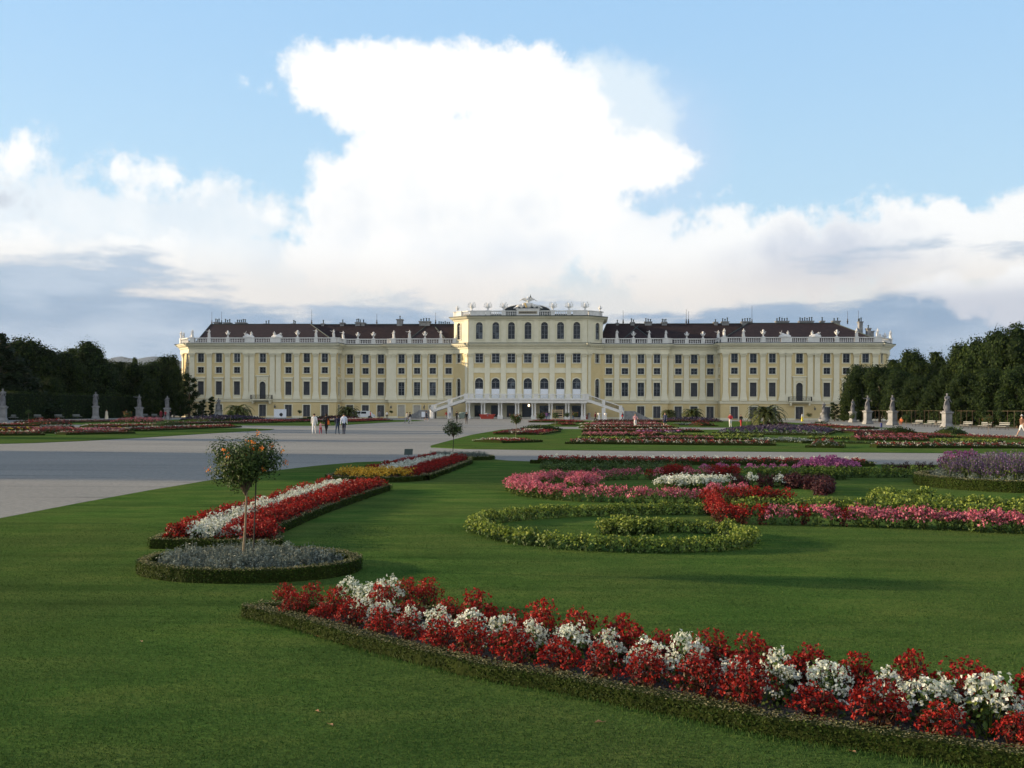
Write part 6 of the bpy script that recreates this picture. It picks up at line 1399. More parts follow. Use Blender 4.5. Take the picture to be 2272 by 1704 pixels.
# ------------------------------------------------------------------ standard trees in the beds
MAT['rust'] = leaf_mat('rust_petals', (0.16, 0.05, 0.02), (0.28, 0.10, 0.02), (0.36, 0.18, 0.04), trans=0.2)
def standard(label, x, y, H=1.75, w=0.94, flowers='orange', leafm='orangeveg', n=1500, nf=46, stake=True, leaf=0.042, lean=0.0, seed=1, stem='palebark', group=None, bl=1.0):
    r = np.random.default_rng(seed); t = empty('standard_tree', (x, y, ZL)); tag(t, label, 'tree', group)
    cr = w / 2; zc = H - w * 0.39; g = Geo(); lobes = 24; C = []
    for k in range(lobes):
        a = k * 2.4 + r.random(); q = cr * 0.66 * math.sqrt((k + 0.5) / lobes); C.append((q * math.cos(a), q * math.sin(a), zc + w * 0.25 * (r.random() - 0.5) * math.sqrt(1 - (q / cr) ** 2) * 1.7))
    C = np.array(C); rl = w * 0.175; k = r.integers(0, lobes, n); d = r.normal(size=(n, 3)); d /= np.linalg.norm(d, axis=1, keepdims=True)
    P = C[k] + d * rl * (0.35 + 0.85 * r.random(n) ** 0.7)[:, None]; g.quads(P, d + [0, 0, 0.5], leaf * (0.7 + 0.6 * r.random(n)), 0.62, 0, bend=0.3)
    m = n // 12; k = r.integers(0, lobes, m); d = r.normal(size=(m, 3)); d /= np.linalg.norm(d, axis=1, keepdims=True); P = C[k] + d * rl * (1.1 + 0.45 * r.random(m))[:, None]; g.quads(P, d, leaf * 0.9, 0.6, 0)
    for c in C: g.tube([(0, 0, H - w * 0.80), (c[0] * 0.6, c[1] * 0.6, (zc + c[2]) / 2 - 0.04), tuple(c)], [0.010, 0.007, 0.004], 4, 1)
    g.build('crown', [MAT[leafm], MAT['bark']], t)
    if nf:
        f = Geo(); k = r.integers(0, lobes, nf); d = r.normal(size=(nf, 3)); d /= np.linalg.norm(d, axis=1, keepdims=True); d[:, 2] = np.abs(d[:, 2]) * 0.8 + 0.2 * d[:, 2]
        out = C[k] - np.array([0, 0, zc]); d = d + out / cr; d /= np.linalg.norm(d, axis=1, keepdims=True)
        P = C[k] + d * rl * (1.0 + 0.35 * r.random(nf))[:, None]
        for j in range(11):
            f.quads(P + r.normal(size=(nf, 3)) * leaf * 0.36 * bl, d + r.normal(size=(nf, 3)) * 0.5, leaf * 0.50 * bl * (0.8 + 0.4 * r.random(nf)), 0.9, 0, bend=0.4)
        f.build('blossoms', [MAT[flowers]], t)
    g = Geo().tube([(-0.04 + lean, 0, 0), (0.0 + lean * 0.5, 0, (H - w * 0.7) * 0.5), (0.02, 0, H - w * 0.72), (0.03, 0, H - w * 0.5)], [0.017, 0.015, 0.013, 0.011], 7); g.build('trunk', [MAT[stem]], t)
    if stake: Geo().tube([(0.10, 0.02, 0), (0.14, 0.03, H - w * 0.45)], 0.010, 6).build('stake', [MAT['darkwood']], t)
    return t
standard('orange flowering lantana standard with pale stem and dark stake in the nearest silver oval', -3.52, 13.7, H=1.80, lean=0.0, seed=4, n=7600, nf=27, w=1.04, leaf=0.038, bl=1.35)
p = G(1009, 1017); standard('dark green clipped standard tree in the far silver oval by the gravel crossing', p.x, 43.9, H=1.70, w=0.98, flowers='orange', nf=0, n=1300, stake=False, leaf=0.06, seed=5, stem='darkwood')
for px, py, lb, w, col in ((1145, 975, 'orange brown standard tree in the small wedge bed of the second lawn', 1.05, 1), (1200, 956, 'orange brown standard tree beside the dark green mound', 1.1, 1), (1232, 948, 'dark standard tree right of the orange brown ones', 1.1, 0), (1258, 943, 'small round standard tree before the portico', 1.1, 0), (1276, 942, 'reddish standard tree before the portico', 1.1, 1),
                         (283, 949, 'yellow orange standard tree in the yellow patch of the left lawn', 1.05, 1), (63, 938, 'dark standard tree at the far left of the left lawn', 1.0, 0), (511, 940, 'green standard tree before the left palm', 1.0, 0), (1891, 947, 'dark standard tree before the right hand statues', 1.1, 0), (2193, 966, 'brown orange standard tree before the benches at right', 1.1, 1), (1795, 938, 'round potted standard tree before the right pavilion', 1.2, 1), (665, 930, 'small potted standard tree before the left wing', 1.0, 0), (2009, 962, 'thin standard tree on the right border', 0.8, 0), (868, 928, 'small potted tree left of the grey blinds', 1.0, 0)):
    p = G(px, py); standard(lb, p.x, p.y, H=1.85, w=w, nf=16 if col else 0, n=520, leaf=0.11, flowers='rust', stake=False, seed=int(px))
# ------------------------------------------------------------------ palms
def palm(label, x, y, spread=2.8, h=3.4, trunk=0.7, seed=1, n=58):
    r = random.Random(seed); t = empty('palm', (x, y, 0)); tag(t, label, 'palm'); g = Geo()
    g.lathe([(0.36, 0), (0.42, trunk * 0.4), (0.34, trunk), (0.15, trunk + 0.3)], seg=9, wob=lambda a, z: 0.12 * math.sin(5 * a + 14 * z)); g.build('trunk', [MAT['bark']], t)
    g = Geo()
    for k in range(n):
        a = k * 2.4 + r.random() * 0.3; e = 0.15 + 1.25 * (k / n) + r.random() * 0.1; L = spread * 1.15 * r.uniform(0.85, 1.1); pts = []; nn = 9
        x_, z_ = 0.0, trunk + 0.2; el = e
        for i in range(nn + 1):
            pts.append((x_ * math.cos(a), x_ * math.sin(a), z_)); x_ += L / nn * math.cos(el); z_ += L / nn * math.sin(el); el -= 0.19 + 0.02 * i
        g.tube(pts, [0.035 * (1 - i / (nn + 2)) + 0.006 for i in range(nn + 1)], 3, 0)
        side = Vector((-math.sin(a), math.cos(a), 0)); P = [Vector(q) for q in pts]
        for i in range(1, nn + 1):
            for sub in (0.0, 0.33, 0.66):
                q = P[i] if sub == 0 else P[i - 1].lerp(P[i], sub); tdir = (P[i] - P[i - 1]).normalized(); ll = 0.55 * math.sin(PI * min(0.97, (i + sub) / (nn + 1.3))) + 0.12
                for s in (-1, 1):
                    tip = q + (side * s * 0.8 + tdir * 0.75 + Vector((0, 0, -0.12))).normalized() * ll; wv = tdir * 0.085
                    g.add([q - wv, q + wv, tip], [(0, 1, 2)], 0)
    g.build('fronds', [MAT['palm']], t); return t
for px, py, sp, lb, sd, hh in ((1700, 945, 3.1, 'biggest palm with arching fronds on the purple mound right of centre', 1, 0.9), (529, 932, 3.0, 'palm on the low purple mound before the left pavilion', 2, 0.9), (772, 931, 2.6, 'palm behind the group of four walkers', 3, 0.9), (1484, 932, 1.9, 'smaller palm left of the pair before the right wing', 4, 0.9), (1536, 934, 2.5, 'palm right of the pair before the right wing', 5, 0.8)):
    p = G(px, py); palm(lb, p.x, p.y, sp, 3.4, hh, sd)
# ------------------------------------------------------------------ garden statues on pedestals
GS = [MAT['stone']]; MAT['stone_dark'] = rough_mat('lichened_stone', (0.10, 0.105, 0.115), (0.24, 0.24, 0.25), 1.6, 0.85, 0.4, 12, 0.02)
def garden_statue(label, px, py, top, seed):
    p = G(px, py); Y = p.y; H = CAM_H - ((top - 908) - ROLL * (px - 1136)) / FPX * Y
    t = empty('garden_statue', (p.x, p.y, 0), PI + random.uniform(-0.6, 0.6) ); tag(t, label, 'statue', None)
    ph = H * 0.46; s = ph / 1.9; g = Geo(); g.box(-0.58 * s, 0.58 * s, -0.58 * s, 0.58 * s, 0, 0.22 * s); g.frustum(0, 0, 0.22 * s, 0.5 * s, 0.54 * s, 0.54 * s, 0.43 * s, 0.43 * s); g.box(-0.42 * s, 0.42 * s, -0.42 * s, 0.42 * s, 0.5 * s, 1.62 * s)
    g.box(-0.30 * s, 0.30 * s, -0.445 * s, 0.445 * s, 0.65 * s, 1.45 * s); g.frustum(0, 0, 1.62 * s, 1.76 * s, 0.43 * s, 0.43 * s, 0.53 * s, 0.53 * s); g.box(-0.55 * s, 0.55 * s, -0.55 * s, 0.55 * s, 1.76 * s, 1.9 * s)
    g.build('pedestal', GS, t); fh = H - ph; gg = Geo(); src = SG[seed % 3]; gg.merge(src, Matrix.Scale(fh / 1.9, 4)); gg.build('figure', [MAT['stone_dark']], t, (0, 0, ph)); return t
for i, a in enumerate((('weathered statue on a tall pedestal cut by the left edge', 6, 935.5, 862), ('weathered statue on a pedestal left of the cream dressed visitor', 212, 929, 869), ('weathered statue on a pedestal behind the orange standard tree', 309, 928.5, 875), ('weathered statue on a pedestal with visitors at its foot', 371, 928.5, 878),
        ('grey draped statue on the pedestal farthest left of the right hand row', 1892, 937, 886), ('grey statue on the second pedestal of the right hand row', 1925, 941, 877), ('grey leaning statue on the third pedestal of the right hand row', 1980, 943, 876), ('grey statue on the nearest right pedestal before the benches', 2101, 949, 872))):
    garden_statue(*a, i)
def statue_group(label, px, py, top):
    p = G(px, py); Y = p.y; H = CAM_H - ((top - 908) - ROLL * (px - 1136)) / FPX * Y; t = empty('statue_group', (p.x, p.y, 0), PI); tag(t, label, 'statue')
    g = Geo().lathe([(0.95, 0), (0.95, 0.5), (0.7, 0.6), (0.62, H * 0.42), (0.75, H * 0.44)], seg=12, wob=lambda a, z: 0.16 * math.sin(3 * a + 2 * z)); g.build('rocky_base', GS, t)
    g = Geo(); s = (H * 0.55) / 1.9; g.merge(SG[0], Matrix.Translation((0, 0, H * 0.44)) @ Matrix.Scale(s, 4)); g.merge(SG[1], Matrix.Translation((0.75, 0.1, H * 0.12)) @ Matrix.Rotation(-0.5, 4, 'Y') @ Matrix.Scale(s * 0.8, 4)); g.merge(SG[2], Matrix.Translation((-0.7, 0.1, H * 0.08)) @ Matrix.Rotation(0.35, 4, 'Y') @ Matrix.Scale(s * 0.75, 4))
    g.build('figures', [MAT['stone_dark']], t)
statue_group('grey statue group on a rocky base before the left pavilion', 485, 931, 882)
statue_group('grey statue group on a base before the right pavilion', 1828, 935.5, 891)
# ------------------------------------------------------------------ trellis, benches
A = G(1848, 937); 
def axis_pt(X0, Y0, Y): return (X0 + 0.077 * (Y - Y0), Y)
ends = (98.0, 200.0); Yk = ends[0]; g = None
tr = empty('trellis', (axis_pt(62.5, 138, 98)[0], 98, 0)); tag(tr, 'long wooden pole trellis with a top rail in front of the right hedge wall', 'trellis')
ox, oy = tr.location.x, 98.0; k = 0
while Yk < ends[1]:
    x, y = axis_pt(62.5, 138, Yk); l = random.uniform(-0.12, 0.12)
    Geo().tube([(x - ox, y - oy, 0), (x - ox, y - oy + l, 2.25)], 0.03, 5).build('pole', [MAT['bark']], tr); Yk += random.uniform(1.9, 2.6)
x0, y0 = axis_pt(62.5, 138, 97.5); x1, y1 = axis_pt(62.5, 138, 200.5)
for z in (2.2,): Geo().tube([(x0 - ox - 0.04, y0 - oy, z), (x1 - ox - 0.04, y1 - oy, z)], 0.013, 4).build('rail', [MAT['palebark']], tr)
bm = {}
g = Geo()
for k in range(4): g.box(-0.95, 0.95, -0.24 + k * 0.125, -0.14 + k * 0.125, 0.42, 0.46)
bm['seat'] = g.mesh('seat', [plain_mat('bench_white', (0.34, 0.36, 0.35), 0.6)])
g = Geo()
for k in range(2): g.box(-0.95, 0.95, 0.25 + k * 0.03, 0.28 + k * 0.03, 0.60 + k * 0.18, 0.68 + k * 0.18)
bm['backrest'] = g.mesh('backrest', [D.materials['bench_white']])
bm['leg'] = Geo().tube([(0, -0.22, 0), (0, -0.2, 0.42)], 0.03, 5).tube([(0, 0.24, 0), (0, 0.22, 0.42), (0, 0.30, 0.9)], 0.03, 5).box(-0.025, 0.025, -0.22, 0.24, 0.38, 0.42).mesh('leg', [MAT['iron']])
def bench(px, py, rz, label):
    p = G(px, py); t = empty('garden_bench', (p.x, p.y, 0), rz); tag(t, label, 'bench', 'white benches along the garden edges'); inst('seat', bm['seat'], t); inst('backrest', bm['backrest'], t)
    for s in (-1, 1): inst('leg', bm['leg'], t, (s * 0.8, 0, 0))
for px, py, lb in ((2035, 946, 'left of the nearest right statue, farthest'), (2062, 947.5, 'second left of the nearest right statue'), (2084, 948.5, 'directly left of the nearest right statue'), (2143, 951, 'first right of the nearest right statue'), (2184, 953, 'behind the brown orange standard tree'), (2224, 954, 'last before the right edge')): bench(px, py, -PI / 2 - 0.077 + 0.25, 'white slatted bench by the trellis, ' + lb)
for px, py, lb in ((29, 932, 'nearest to the left edge'), (85, 931, 'second from the left edge'), (132, 930.5, 'third from the left edge'), (172, 930, 'left of the second left statue'), (324, 928, 'right of the third left statue'), (345, 928, 'left of the fourth left statue')): bench(px, py, PI / 2 - 0.3, 'white slatted bench before the left hedge, ' + lb)
# ------------------------------------------------------------------ information board
p = G(906, 1019); t = empty('information_board', (p.x, p.y, 0), 0.25); tag(t, 'small dark slanted information board on a thin post by the gravel', 'sign')
Geo().tube([(0, 0.02, 0), (0, 0, 0.26)], 0.02, 6).build('post', [MAT['stone']], t)
g = Geo(); g.add([(-0.19, -0.05, 0.20), (0.17, -0.05, 0.20), (0.21, 0.07, 0.44), (-0.15, 0.07, 0.44), (-0.19, -0.02, 0.19), (0.17, -0.02, 0.19), (0.21, 0.10, 0.43), (-0.15, 0.10, 0.43)], [(0, 1, 2, 3), (7, 6, 5, 4), (0, 4, 5, 1), (1, 5, 6, 2), (2, 6, 7, 3), (3, 7, 4, 0)]); g.build('panel', [plain_mat('board_green', (0.030, 0.050, 0.042), 0.4)], t)
# ------------------------------------------------------------------ people
CM = {}
def cmat(c):
    k = tuple(c)
    if k not in CM: CM[k] = rough_mat('cloth_%d' % len(CM), tuple(x * 0.85 for x in c), tuple(min(1, x * 1.1) for x in c), 9, 0.85, 0.3, 30, 0.01, 0.2)
    return CM[k]
SKIN = rough_mat('skin', (0.42, 0.25, 0.17), (0.50, 0.31, 0.22), 5, 0.6, 0.0); EYE = plain_mat('eye_dark', (0.02, 0.015, 0.012), 0.4)
W_, BK, NV, BL, RD, GY, DK, BR = (0.72, 0.72, 0.70), (0.014, 0.013, 0.014), (0.018, 0.025, 0.055), (0.06, 0.09, 0.16), (0.42, 0.03, 0.03), (0.22, 0.22, 0.23), (0.035, 0.03, 0.035), (0.16, 0.085, 0.055)
def person(px, py, label, top, bottom, H=1.72, rz=0.0, hair=(0.03, 0.02, 0.012), hl='short', pose=None, sleeves='long', legs='trousers', shoe=BK, skirt=None, bag=None, hat=None, bulk=1.0):
    p = G(px, py); g, (hy, hz, HH) = figure(H, pose, sleeves=sleeves, legs=legs, bulk=bulk * 1.05)
    o = g.build('person', [SKIN, cmat(top), cmat(bottom), cmat(shoe), EYE], None, (p.x, p.y, 0.0), rz); tag(o, label, 'person')
    hair_geo(hy, hz, HH, hl).build('hair', [cmat(hair)], o)
    if skirt: Geo().lathe([(0.15 * H * skirt[1], skirt[0] * H), (0.13 * H * skirt[1], 0.35 * H), (0.10 * H, 0.52 * H), (0.078 * H, 0.60 * H)], 0, 0, 12, 0, 1, 0.75, wob=lambda a, z: 0.07 * math.sin(6 * a)).build('skirt', [cmat(bottom)], o)
    if bag:
        s, col = bag; gb = Geo(); gb.frustum(s * 0.20 * H / 1.7, -0.06, 0.80, 1.12, 0.06, 0.12, 0.05, 0.10); gb.tube([(s * 0.2, -0.12, 1.1), (s * 0.08, -0.02, 1.45), (s * 0.2, 0.05, 1.1)], 0.012, 4); gb.build('bag', [cmat(col)], o)
    if hat: Geo().lathe([(0.13, hz + 0.05), (0.135, hz + 0.065), (0.075, hz + 0.07), (0.07, hz + 0.15), (0.02, hz + 0.17)], 0, hy, 12).build('hat', [cmat(hat)], o)
    return o
wk = dict(stride=0.55, armL=(0.12, 0.25), armR=(0.12, -0.2)); wk2 = dict(stride=-0.6, armL=(0.14, -0.2), armR=(0.12, 0.3)); st = dict(stride=0.12); tog = dict(stride=0.2, armR=(0.3, 0.5), bendR=1.0, armL=(0.25, 0.5), bendL=1.0)
person(697, 963, 'walker in white top and white trousers seen from behind, left of the dark clothed one', W_, W_, 1.74, 0.1, pose=wk, shoe=W_, bulk=1.08)
person(711.5, 963, 'small child in red and white between the white and the black clothed walkers', (0.62, 0.30, 0.30), (0.40, 0.04, 0.05), 1.02, 0.0, pose=dict(stride=0.4, raiseR=0.3), shoe=RD, hair=(0.15, 0.08, 0.04))
person(724, 963, 'walker in black with an orange bag, holding the child by the hand', BK, BK, 1.74, -0.1, pose=wk2, bag=(1, (0.70, 0.16, 0.03)), bulk=1.12, hl='long')
person(748.5, 963.5, 'walker in navy top and blue jeans, left of the white shirted one', NV, (0.035, 0.06, 0.10), 1.62, 0.0, pose=wk, bulk=1.0, hl='long')
person(763, 964, 'walker in pale blue white shirt and dark trousers at the right of the group', (0.60, 0.66, 0.78), (0.03, 0.035, 0.06), 1.76, 0.05, pose=wk2, bulk=1.12)
person(903, 939.5, 'visitor in grey walking with a companion before the left wing', (0.28, 0.28, 0.27), (0.10, 0.12, 0.16), 1.72, -0.8, pose=wk)
person(909.5, 939.5, 'visitor in dark top and pale trousers beside the grey clothed one', DK, (0.40, 0.42, 0.44), 1.68, -0.9, pose=wk2, hl='long')
person(946, 934, 'visitor in navy top and shorts striding right', NV, NV, 1.74, -PI / 2, pose=wk, legs='shorts', shoe=W_)
person(932.5, 927, 'visitor in dark blue standing by the grey blinds', (0.05, 0.06, 0.12), DK, 1.70, 2.6, pose=st)
person(922, 926, 'two tone dressed visitor bending by the grey blinds', (0.10, 0.08, 0.12), DK, 1.62, 2.0, pose=dict(lean=0.8, stride=0.2))
person(990, 930, 'visitor in red top near the left stair foot', RD, GY, 1.68, 0.5, pose=wk, hl='long')
person(998, 930.5, 'visitor in grey blue near the left stair foot', (0.16, 0.20, 0.28), (0.2, 0.22, 0.26), 1.55, 0.2, pose=wk2)
person(1013.5, 936, 'tall visitor in black with a white bag behind the dark standard tree', BK, BK, 1.80, 0.3, pose=wk, bag=(1, W_))
person(1035, 941, 'visitor in black jacket and brown trousers before the left columns', BK, (0.10, 0.085, 0.07), 1.78, 0.1, pose=st)
person(1204, 928.5, 'visitor in pale red under the portico', (0.55, 0.28, 0.24), GY, 1.66, 2.8, pose=tog)
person(1213, 933.5, 'visitor in purple top and blue jeans before the portico', (0.14, 0.06, 0.18), BL, 1.74, 0.2, pose=wk, hl='long')
person(1218, 932, 'visitor in dark blue right of the purple dressed one', NV, BL, 1.76, 0.0, pose=st)
person(1321, 936, 'visitor in dark red and black by the right stair', (0.16, 0.02, 0.03), BK, 1.74, 1.2, pose=wk)
person(1381.5, 933.5, 'visitor in navy with a red bag before the right landing', NV, DK, 1.70, 0.8, pose=wk, bag=(-1, RD))
person(1409.5, 950, 'visitor in pink striped top and white trousers facing the photographer', (0.70, 0.36, 0.38), W_, 1.70, PI, pose=tog, shoe=W_, sleeves='short', hair=(0.25, 0.16, 0.08))
person(1475.5, 949, 'visitor in navy top and shorts with bare legs', (0.05, 0.06, 0.11), NV, 1.86, 2.7, pose=wk, legs='shorts', shoe=W_)
person(1620.5, 947.5, 'visitor in red jacket and white trousers right of centre', (0.40, 0.04, 0.05), W_, 1.76, 2.9, pose=tog, bulk=1.15, shoe=W_)
person(1644, 947, 'visitor in black top and red trousers beside the red jacket', BK, (0.5, 0.05, 0.05), 1.62, -2.9, pose=wk, hl='long', shoe=W_, bulk=1.1)
person(1780, 936.5, 'visitor in white top and yellow skirt before the right pavilion', W_, (0.75, 0.62, 0.08), 1.72, 0.6, pose=st, skirt=(0.08, 1.0), hl='long')
person(2000, 944, 'visitor in orange sitting at the edge by the third right statue', (0.70, 0.20, 0.08), (0.35, 0.14, 0.08), 1.70, PI * 0.8, pose=dict(seat=True, bendL=0.8, bendR=0.8))
person(2267, 969, 'walker in brown shirt, white hat and white shorts at the right edge', BR, W_, 1.86, -PI / 2 + 0.3, pose=wk, legs='shorts', hat=W_, sleeves='short', shoe=DK)
person(236.5, 930, 'visitor in long cream dress left of the third left statue', (0.66, 0.60, 0.46), (0.62, 0.56, 0.42), 1.74, 2.9, pose=st, skirt=(0.01, 1.35), hl='long', hair=(0.3, 0.2, 0.1))
person(281, 929, 'visitor in grey behind the orange standard tree', GY, DK, 1.62, 2.5, pose=st)
person(357, 931, 'visitor in dark red left at the foot of the fourth left statue', (0.22, 0.03, 0.04), (0.18, 0.04, 0.05), 1.76, 0.4, pose=st)
person(367, 931.5, 'visitor in crimson by the fourth left statue', (0.30, 0.03, 0.04), DK, 1.66, 0.2, pose=tog)
person(378, 931.5, 'visitor in black right of the fourth left statue', BK, BK, 1.74, 0.0, pose=st)
person(544, 929, 'visitor in dark red beside the left palm', (0.18, 0.03, 0.03), DK, 1.7, 0.3, pose=st)
person(822, 931, 'visitor in red walking by the left wing', (0.32, 0.04, 0.05), DK, 1.66, -1.2, pose=wk)
person(841.5, 930, 'visitor in grey in front of a dark doorway of the left wing', (0.14, 0.15, 0.17), (0.10, 0.11, 0.13), 1.78, 0.0, pose=st)
person(858.5, 929.5, 'visitor in white top by the left wing', W_, DK, 1.64, 0.4, pose=wk)
person(1271, 931, 'worker in dark clothes by the wooden scaffold', DK, BL, 1.74, 0.9, pose=wk)
# ------------------------------------------------------------------ things before the palace
def put(nm, lb, cat, px, py, rz=-PA):
    p = G(px, py); t = empty(nm, (p.x, p.y, 0), rz); tag(t, lb, cat); return t
t = put('skip_container', 'red open skip container before the left portico columns', 'container', 1081, 930.5)
g = Geo(); g.add([(-1.25, -0.7, 0.1), (1.25, -0.7, 0.1), (1.25, 0.7, 0.1), (-1.25, 0.7, 0.1), (-1.6, -0.85, 1.05), (1.6, -0.85, 1.05), (1.6, 0.85, 1.05), (-1.6, 0.85, 1.05)], [(0, 3, 2, 1), (0, 1, 5, 4), (1, 2, 6, 5), (2, 3, 7, 6), (3, 0, 4, 7)])
rdm = rough_mat('red_paint', (0.34, 0.05, 0.035), (0.44, 0.07, 0.05), 3, 0.6); g.build('tub', [rdm], t); g = Geo()
for k in range(5): x = -1.2 + k * 0.6; g.frustum(x, -0.80, 0.12, 1.04, 0.05, 0.04, 0.05, 0.10)
g.box(-1.66, 1.66, -0.92, -0.84, 0.98, 1.08); g.box(-1.66, 1.66, 0.84, 0.92, 0.98, 1.08); g.build('ribs', [rdm], t); Geo().lathe([(0.9, 0.7), (0.7, 1.05), (0.3, 1.25), (0.05, 1.3)], 0, 0, 9, wob=lambda a, z: 0.15 * math.sin(4 * a)).build('rubble', [MAT['stone']], t)
t = put('red_barrier', 'red plastic barrier block right of the portico columns', 'barrier', 1296, 930)
g = Geo(); g.frustum(0, 0, 0, 0.35, 0.8, 0.28, 0.78, 0.16); g.frustum(0, 0, 0.35, 0.95, 0.78, 0.16, 0.74, 0.10); g.build('block', [rdm], t); Geo().box(-0.7, 0.7, -0.13, -0.105, 0.6, 0.72).build('stripe', [MAT['curtain']], t)
t = put('waste_container', 'grey green waste container at the left end of the portico', 'container', 1027, 930)
gm = rough_mat('grey_green_paint', (0.12, 0.17, 0.15), (0.18, 0.23, 0.20), 2, 0.6); Geo().frustum(0, 0, 0.15, 1.25, 0.68, 0.5, 0.8, 0.58).build('bin', [gm], t); Geo().lathe([(0.84, 1.25), (0.8, 1.38), (0.5, 1.48), (0.05, 1.5)], seg=12, sy=0.75).build('lid', [gm], t)
for sx_ in (-1, 1):
    for sy_ in (-1, 1): Geo().tube([(sx_ * 0.55, sy_ * 0.4, 0.08), (sx_ * 0.62, sy_ * 0.4, 0.08)], 0.08, 8).build('wheel', [MAT['iron']], t)
wm = rough_mat('raw_timber', (0.50, 0.36, 0.20), (0.66, 0.50, 0.30), 3, 0.8)
t = put('timber_scaffold', 'raw timber scaffold frame standing before the right columns', 'scaffold', 1237, 932.5)
for x in (-1.05, 1.05):
    for y in (-0.4, 0.4): Geo().box(x - 0.06, x + 0.06, y - 0.06, y + 0.06, 0, 2.15).build('post', [wm], t)
for z in (0.3, 0.75, 1.2, 1.65, 2.0): Geo().box(-1.1, 1.1, -0.50, -0.465, z - 0.07, z + 0.07).build('rail', [wm], t)
for px, lb in ((1417, 'left'), (1447, 'right')):
    t = put('timber_fence', 'low raw timber site fence by the right wing, %s panel' % lb, 'fence', px, 930)
    for x in (-1.3, 1.3): Geo().box(x - 0.05, x + 0.05, -0.05, 0.05, 0, 1.25).build('post', [wm], t)
    for z in (0.55, 1.1): Geo().box(-1.4, 1.4, -0.085, -0.052, z - 0.06, z + 0.06).build('rail', [wm], t)
t = put('white_hoarding', 'white site hoarding panel with a dark bird like blot before the left pavilion', 'hoarding', 621.5, 928)
Geo().box(-1.35, 1.35, -0.03, 0.03, 0.15, 1.95).build('panel', [MAT['curtain']], t)
for s in (-1, 1): Geo().tube([(s * 1.2, 0.08, 0), (s * 1.2, 0.08, 1.95)], 0.04, 5).build('post', [MAT['stone']], t)
Geo().lathe([(0.02, 0.35), (0.3, 0.6), (0.36, 0.9), (0.12, 1.15)], 0.25, -0.06, 7, 0, 1, 0.05, wob=lambda a, z: 0.3 * math.sin(3 * a)).build('dark_blot', [MAT['iron']], t)
def car(lb, px, py, col, rz):
    t = put('parked_van', lb, 'van', px, py, rz); g = Geo(); pr = [(-2.2, 0.35), (2.2, 0.35), (2.25, 0.8), (1.75, 1.05), (1.2, 1.65), (-2.1, 1.7), (-2.25, 1.0)]
    n = len(pr); g.add([(x, -0.85, z) for x, z in pr] + [(x, 0.85, z) for x, z in pr], [tuple(range(n)), tuple(range(n, 2 * n))[::-1]] + [(i, i + n, (i + 1) % n + n, (i + 1) % n) for i in range(n)]); g.build('body', [plain_mat('van_paint', col, 0.35)], t)
    Geo().box(-1.9, -0.5, -0.862, -0.852, 1.08, 1.52).box(-0.35, 0.7, -0.862, -0.852, 1.08, 1.52).build('side_window', [MAT['glass']], t)
    for x in (-1.4, 1.4):
        for y in (-0.8, 0.8): Geo().tube([(x, y - 0.1, 0.34), (x, y + 0.1, 0.34)], 0.34, 14).build('wheel', [MAT['iron']], t)
    Geo().box(2.2, 2.27, -0.7, -0.45, 0.6, 0.74).build('headlight', [MAT['curtain']], t); Geo().box(2.2, 2.27, 0.45, 0.7, 0.6, 0.74).build('headlight', [MAT['curtain']], t)
car('white van parked between the second palm and the left wing', 807, 929.3, (0.62, 0.65, 0.66), -PA)
for px, py, lb in ((1343.5, 932, 'white stone bollard urn at the foot of the right stair'), (1307.5, 930, 'white stone bollard urn left of the right stair foot'), (1329, 931, 'white stone bollard urn under the right stair')):
    p = G(px, py); o = Geo().box(-0.32, 0.32, -0.32, 0.32, 0, 0.3).box(-0.24, 0.24, -0.24, 0.24, 0.3, 0.95).lathe([(0.12, 0.95), (0.3, 1.15), (0.34, 1.35), (0.2, 1.42)], seg=10).build('stone_urn', WS, None, (p.x, p.y, 0), -PA); tag(o, lb, 'urn')
p = G(2055, 950.5); o = Geo().lathe([(0.14, 0), (0.16, 0.5), (0.12, 0.62)], seg=8).build('blue_bin', [plain_mat('blue_plastic', (0.02, 0.03, 0.16), 0.5)], None, (G(1955, 949).x, G(1955, 949).y, 0)); tag(o, 'tiny blue bin on the gravel before the right hand statues', 'bin')
# lamp post and white boards before the grey blinds
t = put('street_lamp', 'old style lamp post before the grey blinds of the left wing', 'lamp', 941, 929)
Geo().tube([(0, 0, 0), (0, 0, 0.4), (0, 0, 2.3)], [0.10, 0.06, 0.04], 7).build('post', [MAT['iron']], t); Geo().lathe([(0.08, 2.3), (0.2, 2.75), (0.22, 2.8), (0.04, 3.0)], seg=6).build('lantern', [D.materials['dim_glass']], t)
t = put('notice_board', 'white notice board on two legs before the left wing', 'sign', 939, 930.5)
Geo().box(-0.35, 0.35, -0.03, 0.03, 0.5, 1.55).build('board', [MAT['curtain']], t); 
for s in (-1, 1): Geo().tube([(s * 0.3, 0.05, 0), (s * 0.3, 0.05, 1.5)], 0.025, 5).build('leg', [MAT['iron']], t)
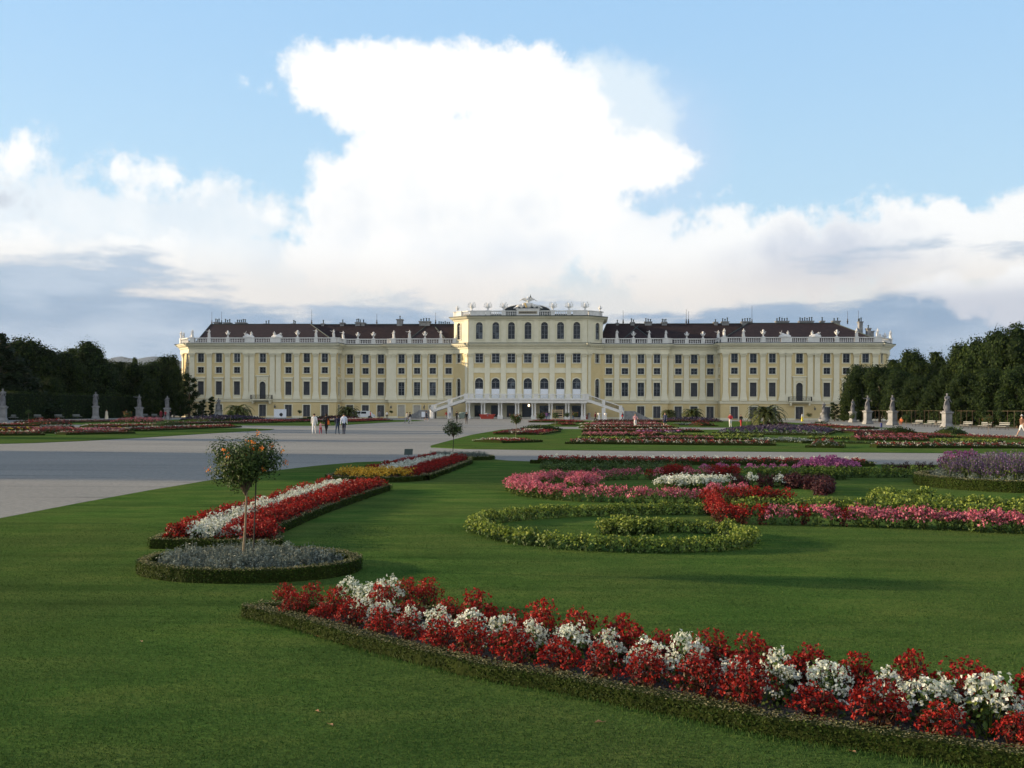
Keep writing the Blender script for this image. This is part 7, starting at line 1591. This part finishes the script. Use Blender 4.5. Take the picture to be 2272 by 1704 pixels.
# ------------------------------------------------------------------ far hills with houses, and the air between
g = Geo(); nx = 220; HD = 15000.0; v = []
def hill(px):
    h = 0
    for c, w, a in ((125, 55, 9), (262, 42, 18), (345, 48, 18), (60, 60, 6), (480, 90, 8), (1136, 500, 4), (2020, 120, 6), (2500, 200, 14), (-200, 160, 20)): h += a * math.exp(-((px - c) / w) ** 2)
    return h + 97
for i in range(nx):
    px = -900 + 4000 * i / (nx - 1); X = (px - 1136) / FPX * HD; z = CAM_H + (hill(px) - 0.0044 * (1136 - px)) / FPX * HD + 8 * math.sin(i * 1.7)
    v += [(X, HD - 2600, -5), (X, HD - 900, z * 0.62), (X, HD, z), (X, HD + 2500, z * 0.7), (X, HD + 4000, -5)]
g.add(v, [(i * 5 + k, (i + 1) * 5 + k, (i + 1) * 5 + k + 1, i * 5 + k + 1) for i in range(nx - 1) for k in range(4)], 0, None, True)
tag(g.build('hills', rough_mat('forest_hills', (0.018, 0.030, 0.018), (0.035, 0.05, 0.03), 0.004, 0.95, 0)), kind='structure')
hg = Geo().box(-9, 9, -6, 6, 0, 9).mesh('walls', [MAT['white_stone']]); hr = Geo().add([(-9.5, -6.5, 9), (9.5, -6.5, 9), (9.5, 6.5, 9), (-9.5, 6.5, 9), (-9.5, 0, 14), (9.5, 0, 14)], [(0, 1, 5, 4), (2, 3, 4, 5), (1, 2, 5), (3, 0, 4)]).mesh('roof', [MAT['tile']])
for i, (px, f) in enumerate(((238, 0.5), (246, 0.6), (255, 0.52), (268, 0.48), (318, 0.6), (326, 0.55), (333, 0.62), (312, 0.5))):
    Y = HD - 1400 - 60 * i; X = (px - 1136) / FPX * Y; z = 430 + 70 * f; t = empty('far_house', (X, Y, z - 20)); t.scale = (4.5, 4.5, 4.5); tag(t, 'tiny pale house on the far wooded hill left of the palace', 'house', 'houses on the far hills'); inst('walls', hg, t); inst('roof', hr, t)
m = D.materials.new('haze'); m.use_nodes = True; nt = m.node_tree; nt.nodes.clear()
o_ = nt.nodes.new('ShaderNodeOutputMaterial'); pv = nt.nodes.new('ShaderNodeVolumePrincipled'); pv.inputs['Color'].default_value = (0.62, 0.74, 0.95, 1); pv.inputs['Density'].default_value = 0.000022; pv.inputs['Anisotropy'].default_value = 0.2
nt.links.new(pv.outputs[0], o_.inputs['Volume'])
g = Geo().box(-16000, 16000, -300, 20500, -6.5, 1500); tag(g.build('haze', [m]), kind='stuff')
